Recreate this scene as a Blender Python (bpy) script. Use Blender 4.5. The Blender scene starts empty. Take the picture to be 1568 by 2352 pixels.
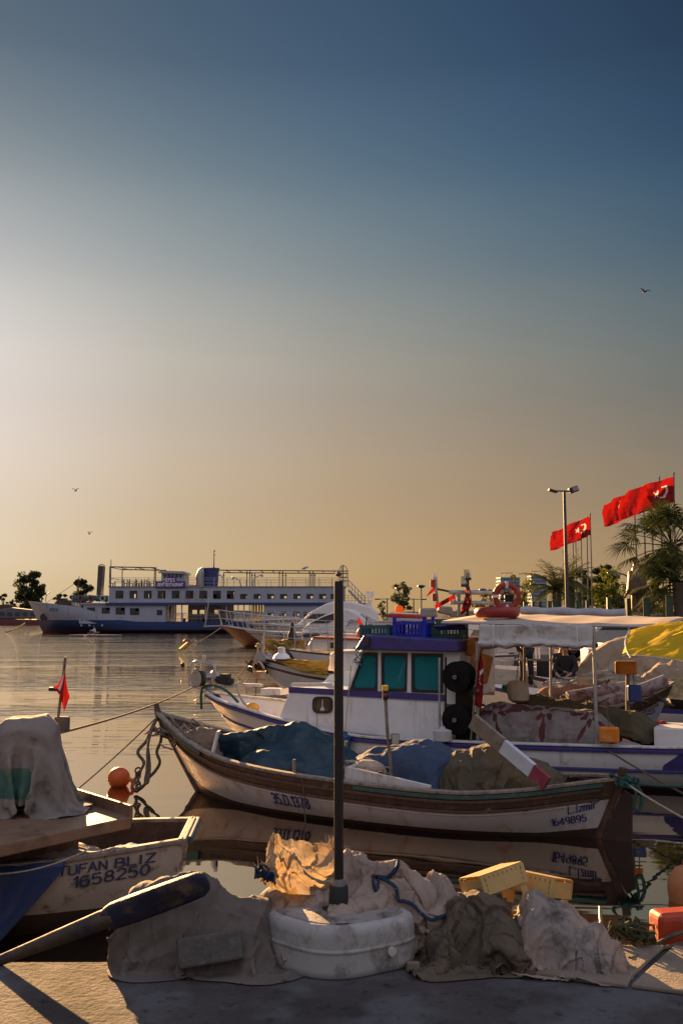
import bpy, math, random
import numpy as np
from mathutils import Vector, Matrix
random.seed(7); rng = np.random.default_rng(7)
scene = bpy.context.scene
COL = scene.collection
R = math.radians
# ------------------------------------------------------------------ camera
FPX = 35.0/36.0*2352.0            # focal length in pixels of a 1568 x 2352 picture
CAMZ = 2.3; PITCH = math.atan(241/FPX)
cam = bpy.data.cameras.new('camera'); cam.lens = 35; cam.sensor_fit = 'VERTICAL'; cam.sensor_height = 36; cam.sensor_width = 24
cam.clip_start = .05; cam.clip_end = 20000
camo = bpy.data.objects.new('camera', cam); COL.objects.link(camo)
camo.location = (0, 0, CAMZ); camo.rotation_euler = (math.pi/2+PITCH, 0, 0); scene.camera = camo
def ray(x, y):
    u, v = (x-784)/FPX, (1176-y)/FPX
    c, s = math.cos(PITCH), math.sin(PITCH)
    return np.array([u, c-v*s, s+v*c])
def at(x, y, Y):                   # point seen at (x, y) standing Y metres away
    d = ray(x, y); t = Y/d[1]; return np.array([d[0]*t, Y, CAMZ+d[2]*t])
def onz(x, y, z):                  # point seen at (x, y) lying at height z
    d = ray(x, y); t = (z-CAMZ)/d[2]; return np.array([d[0]*t, d[1]*t, z])
def atx(x, Y, z):                  # point in column x, Y away, at height z
    d = ray(x, 1417); return np.array([d[0]/d[1]*Y, Y, z])
QZ = .85
SUN_AZ, SUN_EL = R(22), R(12)
SDIR = Vector((-math.sin(SUN_AZ)*math.cos(SUN_EL), math.cos(SUN_AZ)*math.cos(SUN_EL), math.sin(SUN_EL)))
# ------------------------------------------------------------------ meshes
def V3(p): return np.array(p, float)
class MB:
    def __init__(s): s.v = []; s.f = []; s.m = []; s.cur = 0; s.n = 0
    def mat(s, i): s.cur = i; return s
    def add(s, verts, faces):
        b = s.n
        s.v.extend([tuple(map(float, p)) for p in verts]); s.n += len(verts)
        for f in faces: s.f.append([b+i for i in f]); s.m.append(s.cur)
        return s
    def box(s, c, sz, rz=0, ry=0, rx=0, M=None):
        h = np.array(sz, float)/2
        P = np.array([[i, j, k] for k in (-1, 1) for j in (-1, 1) for i in (-1, 1)])*h
        if M is None: M = np.array(Matrix.Rotation(rz, 3, 'Z') @ Matrix.Rotation(ry, 3, 'Y') @ Matrix.Rotation(rx, 3, 'X'))
        P = P @ np.array(M).T + V3(c)
        return s.add(P, [(0,2,3,1),(4,5,7,6),(0,1,5,4),(2,6,7,3),(0,4,6,2),(1,3,7,5)])
    def bar(s, p, q, w, h=None, up=(0,0,1)):
        h = w if h is None else h
        p, q = V3(p), V3(q); d = q-p; L = np.linalg.norm(d)
        if L < 1e-9: return s
        d /= L; up = V3(up)
        if abs(d @ up) > .98: up = V3((1,0,0))
        a = np.cross(d, up); a /= np.linalg.norm(a); b = np.cross(a, d)
        return s.box((p+q)/2, (L, w, h), M=np.array([d, a, b]).T)
    def tube(s, path, r, n=8, closed=False, cap=True):
        P = np.array(path, float); k = len(P)
        rr = np.full(k, r, float) if np.isscalar(r) else np.array(r, float)
        T = np.zeros_like(P)
        if closed: T = np.roll(P, -1, 0)-np.roll(P, 1, 0)
        else: T[1:-1] = P[2:]-P[:-2]; T[0] = P[1]-P[0]; T[-1] = P[-1]-P[-2]
        T /= np.linalg.norm(T, axis=1)[:, None]+1e-12
        a = np.cross(T[0], (0,0,1)); 
        if np.linalg.norm(a) < .05: a = np.cross(T[0], (1,0,0))
        vs = []
        for i in range(k):
            a = a-(a@T[i])*T[i]; a /= np.linalg.norm(a)+1e-12; b = np.cross(T[i], a)
            for j in range(n):
                t = 2*math.pi*j/n; vs.append(P[i]+rr[i]*(math.cos(t)*a+math.sin(t)*b))
        fs = []
        for i in range(k if closed else k-1):
            i2 = (i+1) % k
            for j in range(n):
                j2 = (j+1) % n; fs.append((i*n+j, i*n+j2, i2*n+j2, i2*n+j))
        if cap and not closed: fs.append(tuple(range(n))[::-1]); fs.append(tuple((k-1)*n+j for j in range(n)))
        return s.add(vs, fs)
    def lathe(s, prof, c=(0,0,0), n=20, axis=(0,0,1), sq=1.0):
        ax = V3(axis); ax /= np.linalg.norm(ax)
        a = np.cross(ax, (0,0,1)) if abs(ax[2]) < .9 else V3((1,0,0)); a /= np.linalg.norm(a); b = np.cross(ax, a)
        vs = []; c = V3(c)
        for r, z in prof:
            for j in range(n):
                t = 2*math.pi*j/n; vs.append(c+ax*z+r*(math.cos(t)*a+sq*math.sin(t)*b))
        k = len(prof); fs = [(i*n+j, i*n+(j+1) % n, (i+1)*n+(j+1) % n, (i+1)*n+j) for i in range(k-1) for j in range(n)]
        fs.append(tuple(range(n))[::-1]); fs.append(tuple((k-1)*n+j for j in range(n)))
        return s.add(vs, fs)
    def cyl(s, p, q, r, n=12, r2=None): return s.tube([p, q], [r, r if r2 is None else r2], n)
    def torus(s, c, Rr, r, axis=(0,0,1), n=32, k=12, sz=1.0):
        ax = V3(axis); ax /= np.linalg.norm(ax)
        a = np.cross(ax, (0,0,1)) if abs(ax[2]) < .9 else V3((1,0,0)); a /= np.linalg.norm(a); b = np.cross(ax, a)
        vs = []
        for i in range(n):
            t = 2*math.pi*i/n; d = math.cos(t)*a+math.sin(t)*b
            for j in range(k):
                q = 2*math.pi*j/k; vs.append(V3(c)+d*(Rr+r*math.cos(q))+ax*r*sz*math.sin(q))
        return s.add(vs, [(i*k+j, ((i+1) % n)*k+j, ((i+1) % n)*k+(j+1) % k, i*k+(j+1) % k) for i in range(n) for j in range(k)])
    def ball(s, c, r, n=16, k=10, M=None):
        r = np.array([r]*3 if np.isscalar(r) else r, float); vs = []
        for i in range(k+1):
            p = math.pi*i/k
            for j in range(n):
                t = 2*math.pi*j/n; q = np.array([math.sin(p)*math.cos(t), math.sin(p)*math.sin(t), math.cos(p)])*r
                if M is not None: q = np.array(M)@q
                vs.append(V3(c)+q)
        return s.add(vs, [(i*n+j, (i+1)*n+j, (i+1)*n+(j+1) % n, i*n+(j+1) % n) for i in range(k) for j in range(n)])
    def grid(s, P, flip=False):
        P = np.asarray(P, float); a, b = P.shape[:2]
        fs = []
        for i in range(a-1):
            for j in range(b-1):
                q = (i*b+j, (i+1)*b+j, (i+1)*b+j+1, i*b+j+1); fs.append(q[::-1] if flip else q)
        return s.add(P.reshape(-1, 3), fs)
    def prism(s, pts, off):
        n = len(pts); P = [V3(p) for p in pts]; Q = [p+V3(off) for p in P]
        return s.add(P+Q, [tuple(range(n))[::-1], tuple(range(n, 2*n))]+[(i, (i+1) % n, n+(i+1) % n, n+i) for i in range(n)])
    def quad(s, *p): return s.add(p, [tuple(range(len(p)))])
    def obj(s, name, mats, parent=None, smooth=False, w=False, bevel=0, sub=0, solid=0, ang=.7, seg=2):
        me = bpy.data.meshes.new(name)
        V = np.array(s.v, float)
        if w and parent is not None:
            Mx = Matrix.Identity(4); p = parent
            while p is not None: Mx = p.matrix_basis @ Mx; p = p.parent
            Mi = np.array(Mx.inverted()); V = V @ Mi[:3, :3].T + Mi[:3, 3]
        me.from_pydata(V.tolist(), [], s.f)
        if not isinstance(mats, (list, tuple)): mats = [mats]
        for m in mats: me.materials.append(m)
        if len(mats) > 1: me.polygons.foreach_set('material_index', s.m)
        if smooth:
            me.polygons.foreach_set('use_smooth', [True]*len(me.polygons))
            if ang: me.set_sharp_from_angle(angle=ang)
        me.update()
        o = bpy.data.objects.new(name, me); COL.objects.link(o)
        if parent is not None: o.parent = parent
        if bevel:
            b = o.modifiers.new('bevel', 'BEVEL'); b.width = bevel; b.segments = seg; b.limit_method = 'ANGLE'; b.angle_limit = R(40)
        if sub:
            b = o.modifiers.new('sub', 'SUBSURF'); b.levels = sub; b.render_levels = sub
        if solid:
            b = o.modifiers.new('solid', 'SOLIDIFY'); b.thickness = solid; b.offset = 0
        return o
def tag(o, label=None, cat=None, group=None, kind=None):
    if label: o['label'] = label
    if cat: o['category'] = cat
    if group: o['group'] = group
    if kind: o['kind'] = kind
    return o
def T(name, label, cat, loc=(0,0,0), rz=0, group=None):
    o = bpy.data.objects.new(name, None); COL.objects.link(o); o.empty_display_size = .1
    o.location = tuple(map(float, loc)); o.rotation_euler = (0, 0, rz)
    return tag(o, label, cat, group)
def dup(o, loc=None, rz=None, label=None, parent=None):
    c = o.copy(); COL.objects.link(c); c.parent = parent
    if loc is not None: c.location = tuple(map(float, loc))
    if rz is not None: c.rotation_euler = (0, 0, rz)
    if label: c['label'] = label
    for ch in list(o.children): dup(ch, parent=c)
    return c
# ------------------------------------------------------------------ materials
def mat(name, col, rough=.6, metal=0, var=.18, vs=5, bump=.15, bs=40, dirt=None, dscale=4, damt=.45, streak=None, samt=.5, sscale=9, spec=.4, transl=0, bdist=.01, mottle=None, veins=None):
    m = bpy.data.materials.new(name); m.use_nodes = True; nt = m.node_tree; N = nt.nodes; Lk = nt.links.new
    b = N['Principled BSDF']; out = N['Material Output']
    tc = N.new('ShaderNodeTexCoord')
    def noise(scale, det=5, rough_=.6, vec=None):
        n = N.new('ShaderNodeTexNoise'); n.inputs['Scale'].default_value = scale; n.inputs['Detail'].default_value = det; n.inputs['Roughness'].default_value = rough_
        Lk(vec if vec is not None else tc.outputs['Object'], n.inputs['Vector']); return n.outputs['Fac']
    def ramp(src, p0, p1, c0=(0,0,0,1), c1=(1,1,1,1)):
        r = N.new('ShaderNodeValToRGB'); e = r.color_ramp.elements; e[0].position = p0; e[1].position = p1; e[0].color = c0; e[1].color = c1
        Lk(src, r.inputs['Fac']); return r.outputs['Color']
    def mix(fac, a, bb):
        x = N.new('ShaderNodeMix'); x.data_type = 'RGBA'
        if isinstance(fac, float): x.inputs[0].default_value = fac
        else: Lk(fac, x.inputs[0])
        for v, i in ((a, 6), (bb, 7)):
            if isinstance(v, tuple): x.inputs[i].default_value = v
            else: Lk(v, x.inputs[i])
        return x.outputs[2]
    c = tuple(col)+(1,)
    lo = tuple(max(0, k*(1-var)) for k in col)+(1,); hi = tuple(min(1, k*(1+var)) for k in col)+(1,)
    cur = mix(ramp(noise(vs), .3, .7), lo, hi)
    if mottle: cur = mix(ramp(noise(mottle[1], 3), .45, .6), cur, tuple(mottle[0])+(1,))
    if veins:  # dark lines: dirt and painted-in crease shade on sacks, cracks in concrete
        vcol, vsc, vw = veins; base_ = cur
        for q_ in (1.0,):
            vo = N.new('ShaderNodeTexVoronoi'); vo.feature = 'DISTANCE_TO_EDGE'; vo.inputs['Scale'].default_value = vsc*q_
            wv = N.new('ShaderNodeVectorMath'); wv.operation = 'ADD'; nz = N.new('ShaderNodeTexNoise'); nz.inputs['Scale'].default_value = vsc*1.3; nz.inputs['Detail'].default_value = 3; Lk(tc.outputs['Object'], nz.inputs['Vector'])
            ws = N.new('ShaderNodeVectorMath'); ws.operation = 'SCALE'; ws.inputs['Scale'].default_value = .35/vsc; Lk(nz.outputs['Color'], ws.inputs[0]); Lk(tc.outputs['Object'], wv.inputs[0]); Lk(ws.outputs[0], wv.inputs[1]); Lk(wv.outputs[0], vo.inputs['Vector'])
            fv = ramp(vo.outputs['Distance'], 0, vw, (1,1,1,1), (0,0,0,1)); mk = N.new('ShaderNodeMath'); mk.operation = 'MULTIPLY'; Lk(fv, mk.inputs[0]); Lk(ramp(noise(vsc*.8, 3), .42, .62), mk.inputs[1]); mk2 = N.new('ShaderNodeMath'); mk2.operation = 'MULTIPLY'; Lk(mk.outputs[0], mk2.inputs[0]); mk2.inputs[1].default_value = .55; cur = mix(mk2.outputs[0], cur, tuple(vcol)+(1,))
    if streak:
        mp = N.new('ShaderNodeMapping'); mp.inputs['Scale'].default_value = (1, 1, .07); Lk(tc.outputs['Object'], mp.inputs['Vector'])
        f = ramp(noise(sscale, 4, .6, mp.outputs['Vector']), .62-.12*samt, .78); cur = mix(f, cur, tuple(streak)+(1,))
    if dirt:
        f = ramp(noise(dscale, 8, .68), .68-.3*damt, .74-.1*damt); cur = mix(f, cur, tuple(dirt)+(1,))
    Lk(cur, b.inputs['Base Color'])
    b.inputs['Metallic'].default_value = metal; b.inputs['Specular IOR Level'].default_value = spec
    rr = N.new('ShaderNodeMapRange'); Lk(noise(vs*3, 4), rr.inputs['Value']); rr.inputs['To Min'].default_value = max(.02, rough-.12); rr.inputs['To Max'].default_value = min(1, rough+.12)
    Lk(rr.outputs['Result'], b.inputs['Roughness'])
    if bump:
        bn = N.new('ShaderNodeBump'); bn.inputs['Strength'].default_value = bump; bn.inputs['Distance'].default_value = bdist
        Lk(noise(bs, 6, .65), bn.inputs['Height']); Lk(bn.outputs['Normal'], b.inputs['Normal'])
    if transl:
        t = N.new('ShaderNodeBsdfTranslucent'); Lk(cur, t.inputs['Color']); mx = N.new('ShaderNodeMixShader'); mx.inputs[0].default_value = transl
        Lk(b.outputs['BSDF'], mx.inputs[1]); Lk(t.outputs['BSDF'], mx.inputs[2]); Lk(mx.outputs['Shader'], out.inputs['Surface'])
    return m
def glass(name, col, rough=.05, trans=.6):
    m = bpy.data.materials.new(name); m.use_nodes = True; b = m.node_tree.nodes['Principled BSDF']
    b.inputs['Base Color'].default_value = tuple(col)+(1,); b.inputs['Roughness'].default_value = rough
    b.inputs['Transmission Weight'].default_value = trans; b.inputs['IOR'].default_value = 1.3
    return m
# ------------------------------------------------------------------ hand lettering: strokes on a 1 x 1.4 box
def arc(cx, cy, rx, ry, a0, a1, n=10): return [(cx+rx*math.cos(R(a0+(a1-a0)*i/n)), cy+ry*math.sin(R(a0+(a1-a0)*i/n))) for i in range(n+1)]
G = {
 'A': [[(0,0),(.45,1.4),(.9,0)],[(.18,.5),(.72,.5)]], 'B': [[(0,0),(0,1.4)],[(0,1.4)]+arc(.4,1.07,.35,.33,90,-90)+[(0,.74)],[(0,.74)]+arc(.42,.37,.42,.37,90,-90)+[(0,0)]],
 'D': [[(0,0),(0,1.4)],[(0,1.4)]+arc(.3,.7,.6,.7,90,-90)+[(0,0)]], 'E': [[(.75,1.4),(0,1.4),(0,0),(.8,0)],[(0,.73),(.65,.73)]],
 'F': [[(.78,1.4),(0,1.4),(0,0)],[(0,.73),(.65,.73)]], 'G': [arc(.48,.7,.48,.7,50,320,14)+[(.9,.6),(.52,.6)]], 'I': [[(.12,0),(.12,1.4)]],
 'K': [[(0,0),(0,1.4)],[(.8,1.4),(0,.6)],[(.25,.8),(.85,0)]], 'L': [[(0,1.4),(0,0),(.75,0)]], 'M': [[(0,0),(0,1.4),(.5,.5),(1,1.4),(1,0)]],
 'N': [[(0,0),(0,1.4),(.85,0),(.85,1.4)]], 'O': [arc(.48,.7,.48,.7,90,450,18)], 'R': [[(0,0),(0,1.4)],[(0,1.4)]+arc(.4,1.05,.4,.35,90,-90)+[(0,.7)],[(.4,.7),(.85,0)]],
 'S': [arc(.42,1.03,.38,.37,40,270,8)+arc(.42,.36,.42,.36,90,-140,8)], 'T': [[(0,1.4),(.9,1.4)],[(.45,1.4),(.45,0)]], 'U': [[(0,1.4),(0,.4)]+arc(.43,.4,.43,.4,180,360)+[(.86,1.4)]],
 'Z': [[(0,1.4),(.82,1.4),(0,0),(.85,0)]], '0': [arc(.4,.7,.4,.7,90,450,18)], '1': [[(.05,1.15),(.3,1.4),(.3,0)]], '2': [arc(.4,1,.4,.4,160,-30,8)+[(0,0),(.82,0)]],
 '3': [arc(.38,1.05,.36,.35,150,-90,8)+arc(.38,.36,.42,.36,90,-150,8)], '4': [[(.6,0),(.6,1.4),(0,.42),(.85,.42)]], '5': [[(.75,1.4),(.12,1.4),(.05,.78)]+arc(.38,.45,.42,.45,120,-145,9)],
 '6': [[(.68,1.36)]+arc(.4,.7,.4,.7,110,180,4)+arc(.4,.42,.4,.42,180,540,12)], '7': [[(0,1.4),(.8,1.4),(.28,0)]], '8': [arc(.4,1.06,.33,.34,-90,270,12),arc(.4,.36,.4,.36,90,450,12)],
 '9': [arc(.4,.98,.4,.42,0,360,12)+arc(.4,.7,.4,.7,0,-70,4)], '.': [[(.08,.0),(.08,.12)]], ' ': [],
 'i': [[(.1,0),(.1,.9)],[(.1,1.15),(.1,1.27)]], 'z': [[(0,.9),(.6,.9),(0,0),(.62,0)]], 'm': [[(0,0),(0,.9)],[(0,.6)]+arc(.27,.6,.25,.3,180,0,6)+[(.52,0)],[(.52,.6)]+arc(.79,.6,.25,.3,180,0,6)+[(1.04,0)]],
 'r': [[(0,0),(0,.9)],[(0,.55)]+arc(.3,.6,.28,.3,170,60,5)], '!': [[(.12,0),(.12,1.4)],[(.12,1.62),(.12,1.75)]]}
def lettering(txt, h, wid=.2, slant=0, serif=False, gap=.28, sx=1.0, jit=0):
    """quads (list of four (a, b) points) for a word, starting at 0, height h"""
    k = h/1.4; x = 0; quads = []
    for ch in txt:
        st = G[ch]; wmax = max([p[0] for s_ in st for p in s_]+[.3])
        jy = random.uniform(-jit, jit); js = random.uniform(-jit, jit)
        for s_ in st:
            for (a, b) in zip(s_[:-1], s_[1:]):
                dx, dy = b[0]-a[0], b[1]-a[1]; L = math.hypot(dx, dy)
                if L < 1e-6: continue
                w_ = wid*(.55+.45*abs(dy)/L) if serif else wid
                nx, ny = -dy/L*w_/2, dx/L*w_/2; ex, ey = dx/L*w_*.35, dy/L*w_*.35
                q = [(a[0]-ex-nx, a[1]-ey-ny), (b[0]+ex-nx, b[1]+ey-ny), (b[0]+ex+nx, b[1]+ey+ny), (a[0]-ex+nx, a[1]-ey+ny)]
                quads.append([((x+p[0]*sx+(p[1])*(slant+js))*k, (p[1]+jy)*k) for p in q])
            if serif and ch in 'DLI1imr':
                for e in (s_[0], s_[-1]):
                    if abs(e[1]) < .02 or (e[1] > .85 and ch in 'DIL1mr'):
                        q = [(e[0]-.16, e[1]-.04), (e[0]+.16, e[1]-.04), (e[0]+.16, e[1]+.04), (e[0]-.16, e[1]+.04)]
                        quads.append([((x+p[0]*sx+p[1]*slant)*k, p[1]*k) for p in q])
        x += (wmax+gap)*sx
    return quads, x*k
def put_text(quads, fn, name, m, parent, w=False):
    mb = MB()
    for i, q in enumerate(quads):
        a, b, c, d = [np.array(p) for p in q]; n = 3
        top = [fn(*(d+(c-d)*t/n), i) for t in range(n+1)]; bot = [fn(*(a+(b-a)*t/n), i) for t in range(n+1)]
        mb.grid(np.array([bot, top]))
    return mb.obj(name, m, parent, w=w)
# ------------------------------------------------------------------ a small cloth solver
def c_ellipsoid(c, r, rz=0):
    c = V3(c); r = V3(r); ca, sa = math.cos(rz), math.sin(rz)
    def f(P):
        d = P-c; q = np.stack([d[..., 0]*ca+d[..., 1]*sa, -d[..., 0]*sa+d[..., 1]*ca, d[..., 2]], -1)
        k = np.sqrt(((q/r)**2).sum(-1))+1e-9; hit = k < 1
        s_ = np.where(hit, 1/k, 1)[..., None]; return c+d*s_, hit
    return f
def c_box(c, s_, rz=0, rnd=0):
    c = V3(c); h = V3(s_)/2; ca, sa = math.cos(rz), math.sin(rz)
    def f(P):
        d = P-c; q = np.stack([d[..., 0]*ca+d[..., 1]*sa, -d[..., 0]*sa+d[..., 1]*ca, d[..., 2]], -1)
        pen = h-np.abs(q); hit = (pen > 0).all(-1)
        pen2 = pen.copy(); pen2[..., 2] *= .6
        k = pen2.argmin(-1); q2 = q.copy()
        for a in range(3):
            mk = hit & (k == a); q2[..., a] = np.where(mk, np.where(q[..., a] >= 0, 1, -1)*h[a], q[..., a])
        return np.stack([q2[..., 0]*ca-q2[..., 1]*sa, q2[..., 0]*sa+q2[..., 1]*ca, q2[..., 2]], -1)+c, hit
    return f
def c_floor(z, x0=-1e9, x1=1e9, y0=-1e9, y1=1e9):
    def f(P):
        hit = (P[..., 2] < z) & (P[..., 2] > z-.25) & (P[..., 0] > x0) & (P[..., 0] < x1) & (P[..., 1] > y0) & (P[..., 1] < y1)
        Q = P.copy(); Q[..., 2] = np.where(hit, z, P[..., 2]); return Q, hit
    return f
def cloth(P0, cols, steps=90, iters=8, pins=(), grow=1.0, grav=9.8, fric=.5, bend=.05, wind=(0,0,0), seed=1, noise=.004, damp=.985, crumple=.10, cscale=5):
    P = np.array(P0, float); n, m = P.shape[:2]; r_ = np.random.default_rng(seed)
    # cloth that has been creased: its rest lengths vary from place to place
    k1 = r_.normal(0, 1, (cscale+2, cscale+2)); k2 = r_.normal(0, 1, (3*cscale+2, 3*cscale+2))
    def up(k):
        a = np.linspace(0, k.shape[0]-1.001, n); b = np.linspace(0, k.shape[1]-1.001, m); ia, ib = a.astype(int), b.astype(int); fa, fb_ = (a-ia)[:, None], (b-ib)[None]
        return k[ia][:, ib]*(1-fa)*(1-fb_)+k[ia+1][:, ib]*fa*(1-fb_)+k[ia][:, ib+1]*(1-fa)*fb_+k[ia+1][:, ib+1]*fa*fb_
    stretch = 1+crumple*np.clip(.8*up(k1)+.6*up(k2), -.6, 1.8)
    def rl(A, B, sa=None): return np.linalg.norm(A-B, axis=-1)*grow*(stretch[sa] if sa is not None else 1)
    pairs = []
    def addp(sa, sb, k): pairs.append((sa, sb, rl(P[sa], P[sb], sa), k))
    S = slice
    for o in (0, 1):
        ha = (S(None), S(o, m-1, 2)); hb = (S(None), S(o+1, m, 2)); addp(ha, hb, 1.0)
        va = (S(o, n-1, 2), S(None)); vb = (S(o+1, n, 2), S(None)); addp(va, vb, 1.0)
        addp((S(o, n-1, 2), S(0, m-1)), (S(o+1, n, 2), S(1, m)), .5)
        addp((S(o, n-1, 2), S(1, m)), (S(o+1, n, 2), S(0, m-1)), .5)
    for o in range(4):
        if o < 2 or True:
            a = (S(None), S(o, m-2, 4)); 
            kk = len(range(o, m-2, 4)); b = (S(None), S(o+2, o+2+4*kk, 4))
            if kk: addp(a, b, bend)
            kk = len(range(o, n-2, 4)); a = (S(o, n-2, 4), S(None)); b = (S(o+2, o+2+4*kk, 4), S(None))
            if kk: addp(a, b, bend)
    P += r_.normal(0, noise, P.shape)
    fixed = np.zeros((n, m), bool); tgt = np.array(P0, float)
    for ij in pins: fixed[ij] = True
    prev = P.copy(); dt = 1/50; g = np.array([wind[0], wind[1], -grav+wind[2]])*dt*dt
    for st in range(steps):
        vel = (P-prev)*damp; prev = P.copy(); P = P+vel+g
        for it in range(iters):
            for sa, sb, L, k in pairs:
                d = P[sb]-P[sa]; ln = np.linalg.norm(d, axis=-1)+1e-9
                c = (d*((ln-L)/ln*.5*k)[..., None]); P[sa] += c; P[sb] -= c
            P[fixed] = tgt[fixed]
            if it % 3 == 2 or it == iters-1:
                for cf in cols:
                    Q, hit = cf(P); P = Q
                    mv = P-prev; P = np.where(hit[..., None], prev+mv*(1-fric*.35), P)
                    Q, hit = cf(P); P = Q
    return P
def sheet(c, w, d, n, m, rz=0, ragged=.05):       # flat rest grid with rounded corners and an uneven edge
    r_ = np.random.default_rng(int(abs(c[0]*997+w*131+n))); a = np.linspace(-1, 1, n); b = np.linspace(-1, 1, m)
    A, B = np.meshgrid(a, b, indexing='ij'); k = 1-.16*(np.abs(A)*np.abs(B))**3
    A2 = A*k*w/2+vnoise(n, m, 4, 4, r_)*ragged*w*.5*np.abs(A)**2; B2 = B*k*d/2+vnoise(n, m, 4, 4, r_)*ragged*d*.5*np.abs(B)**2
    ca, sa = math.cos(rz), math.sin(rz)
    return np.stack([c[0]+A2*ca-B2*sa, c[1]+A2*sa+B2*ca, np.full_like(A, c[2])], -1)
def vnoise(n, m, fx, fy, r_):
    k = r_.normal(0, 1, (int(fx)+3, int(fy)+3)); a = np.linspace(0, fx, n); b = np.linspace(0, fy, m); ia, ib = a.astype(int), b.astype(int)
    fa, fb_ = a-ia, b-ib; fa = (fa*fa*(3-2*fa))[:, None]; fb_ = (fb_*fb_*(3-2*fb_))[None]
    return k[ia][:, ib]*(1-fa)*(1-fb_)+k[ia+1][:, ib]*fa*(1-fb_)+k[ia][:, ib+1]*(1-fa)*fb_+k[ia+1][:, ib+1]*fa*fb_
def upsample(P, k):
    n, m = P.shape[:2]; a = np.linspace(0, n-1, (n-1)*k+1); b = np.linspace(0, m-1, (m-1)*k+1); ia, ib = np.minimum(a.astype(int), n-2), np.minimum(b.astype(int), m-2)
    fa, fb_ = (a-ia)[:, None, None], (b-ib)[None, :, None]
    return P[ia][:, ib]*(1-fa)*(1-fb_)+P[ia+1][:, ib]*fa*(1-fb_)+P[ia][:, ib+1]*(1-fa)*fb_+P[ia+1][:, ib+1]*fa*fb_
def wrinkle(P, amp=.015, f=6, seed=1, k=2):
    '''sharp creases: ridged noise pushed along the normals of a finer grid'''
    P = upsample(P, k) if k > 1 else P.copy(); n, m = P.shape[:2]; r_ = np.random.default_rng(seed)
    for _ in range(2):
        P[1:-1, 1:-1] = .5*P[1:-1, 1:-1]+.125*(P[:-2, 1:-1]+P[2:, 1:-1]+P[1:-1, :-2]+P[1:-1, 2:])
    N_ = np.cross(np.gradient(P, axis=0), np.gradient(P, axis=1)); N_ /= np.linalg.norm(N_, axis=-1)[..., None]+1e-9
    h = np.zeros((n, m))
    for g_, w in ((1, 1), (2.1, .55), (4.3, .28)):
        for fx, fy in ((f*g_*1.6, f*g_*.6), (f*g_*.6, f*g_*1.5)):
            v = vnoise(n, m, fx, fy, r_); h += w*(1-2*np.minimum(1, np.abs(v)))*.6
    return P+N_*(amp*h)[..., None]
def facets(P, amp=.02, cells=60, seed=1, k=2, sharp=.16):
    '''crumpled sheet: flat tilted facets that meet in creases, at two sizes'''
    P = upsample(P, k) if k > 1 else P.copy(); n, m = P.shape[:2]; r_ = np.random.default_rng(seed)
    N_ = np.cross(np.gradient(P, axis=0), np.gradient(P, axis=1)); N_ /= np.linalg.norm(N_, axis=-1)[..., None]+1e-9
    asp = m/n; A, B_ = np.meshgrid(np.linspace(0, 1, n), np.linspace(0, asp, m), indexing='ij'); h = np.zeros((n, m))
    wx, wy = vnoise(n, m, 5, 4, r_)*.04, vnoise(n, m, 5, 4, r_)*.04; A = A+wx; B_ = B_+wy
    for cnt, a in ((cells, 1.0), (cells*3, .5), (cells*9, .22)):
        S_ = r_.uniform(0, 1, (cnt, 2))*np.array([1, asp]); tilt = r_.normal(0, 1, (cnt, 2)); off = r_.normal(0, .25, cnt); size = math.sqrt(asp/cnt)
        d = (A[..., None]-S_[:, 0])**2+(B_[..., None]-S_[:, 1])**2; i = d.argmin(-1); f1 = np.sqrt(np.take_along_axis(d, i[..., None], -1)[..., 0]); np.put_along_axis(d, i[..., None], 9., -1); f2 = np.sqrt(d.min(-1))
        pl = ((A-S_[i, 0])*tilt[i, 0]+(B_-S_[i, 1])*tilt[i, 1])/size+off[i]; edge = np.exp(-(f2-f1)/(size*sharp)); h += a*(np.clip(pl, -1.5, 1.5)*(1-edge)+edge*.7*np.sign(off[i]+.08))
    h[1:-1, 1:-1] = .7*h[1:-1, 1:-1]+.075*(h[:-2, 1:-1]+h[2:, 1:-1]+h[1:-1, :-2]+h[1:-1, 2:])
    return P+N_*(amp*h)[..., None]
def cloth_obj(P, name, m, parent=None, sub=1, thick=.006, w=False, ang=.38):
    return MB().grid(P).obj(name, m, parent, smooth=True, sub=sub, solid=thick, w=w, ang=ang)
# ------------------------------------------------------------------ daylight: low sun in haze, left of the view
world = bpy.data.worlds.new('World'); scene.world = world; world.use_nodes = True
wn = world.node_tree.nodes; wl = world.node_tree.links.new
bg = wn['Background']
sky = wn.new('ShaderNodeTexSky'); sky.sky_type = 'NISHITA'; sky.sun_disc = False
sky.sun_elevation = SUN_EL; sky.sun_rotation = -SUN_AZ
sky.altitude = 0; sky.air_density = 1.3; sky.dust_density = 3.0; sky.ozone_density = 2.0
def wmath(op, a, b=None):
    n = wn.new('ShaderNodeMath'); n.operation = op
    for i, v in ((0, a), (1, b)):
        if v is None: continue
        if isinstance(v, (int, float)): n.inputs[i].default_value = v
        else: wl(v, n.inputs[i])
    return n.outputs[0]
wtc = wn.new('ShaderNodeTexCoord')
wsep = wn.new('ShaderNodeSeparateXYZ'); wl(wtc.outputs['Generated'], wsep.inputs[0])
elev = wmath('MULTIPLY', wmath('ARCSINE', wsep.outputs['Z']), 57.2958)
wdot = wn.new('ShaderNodeVectorMath'); wdot.operation = 'DOT_PRODUCT'; wl(wtc.outputs['Generated'], wdot.inputs[0]); wdot.inputs[1].default_value = SDIR
ang = wmath('MULTIPLY', wmath('ARCCOSINE', wdot.outputs['Value']), 57.2958)
K = 2.5                                              # radiance scale that goes with the strength below
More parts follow.
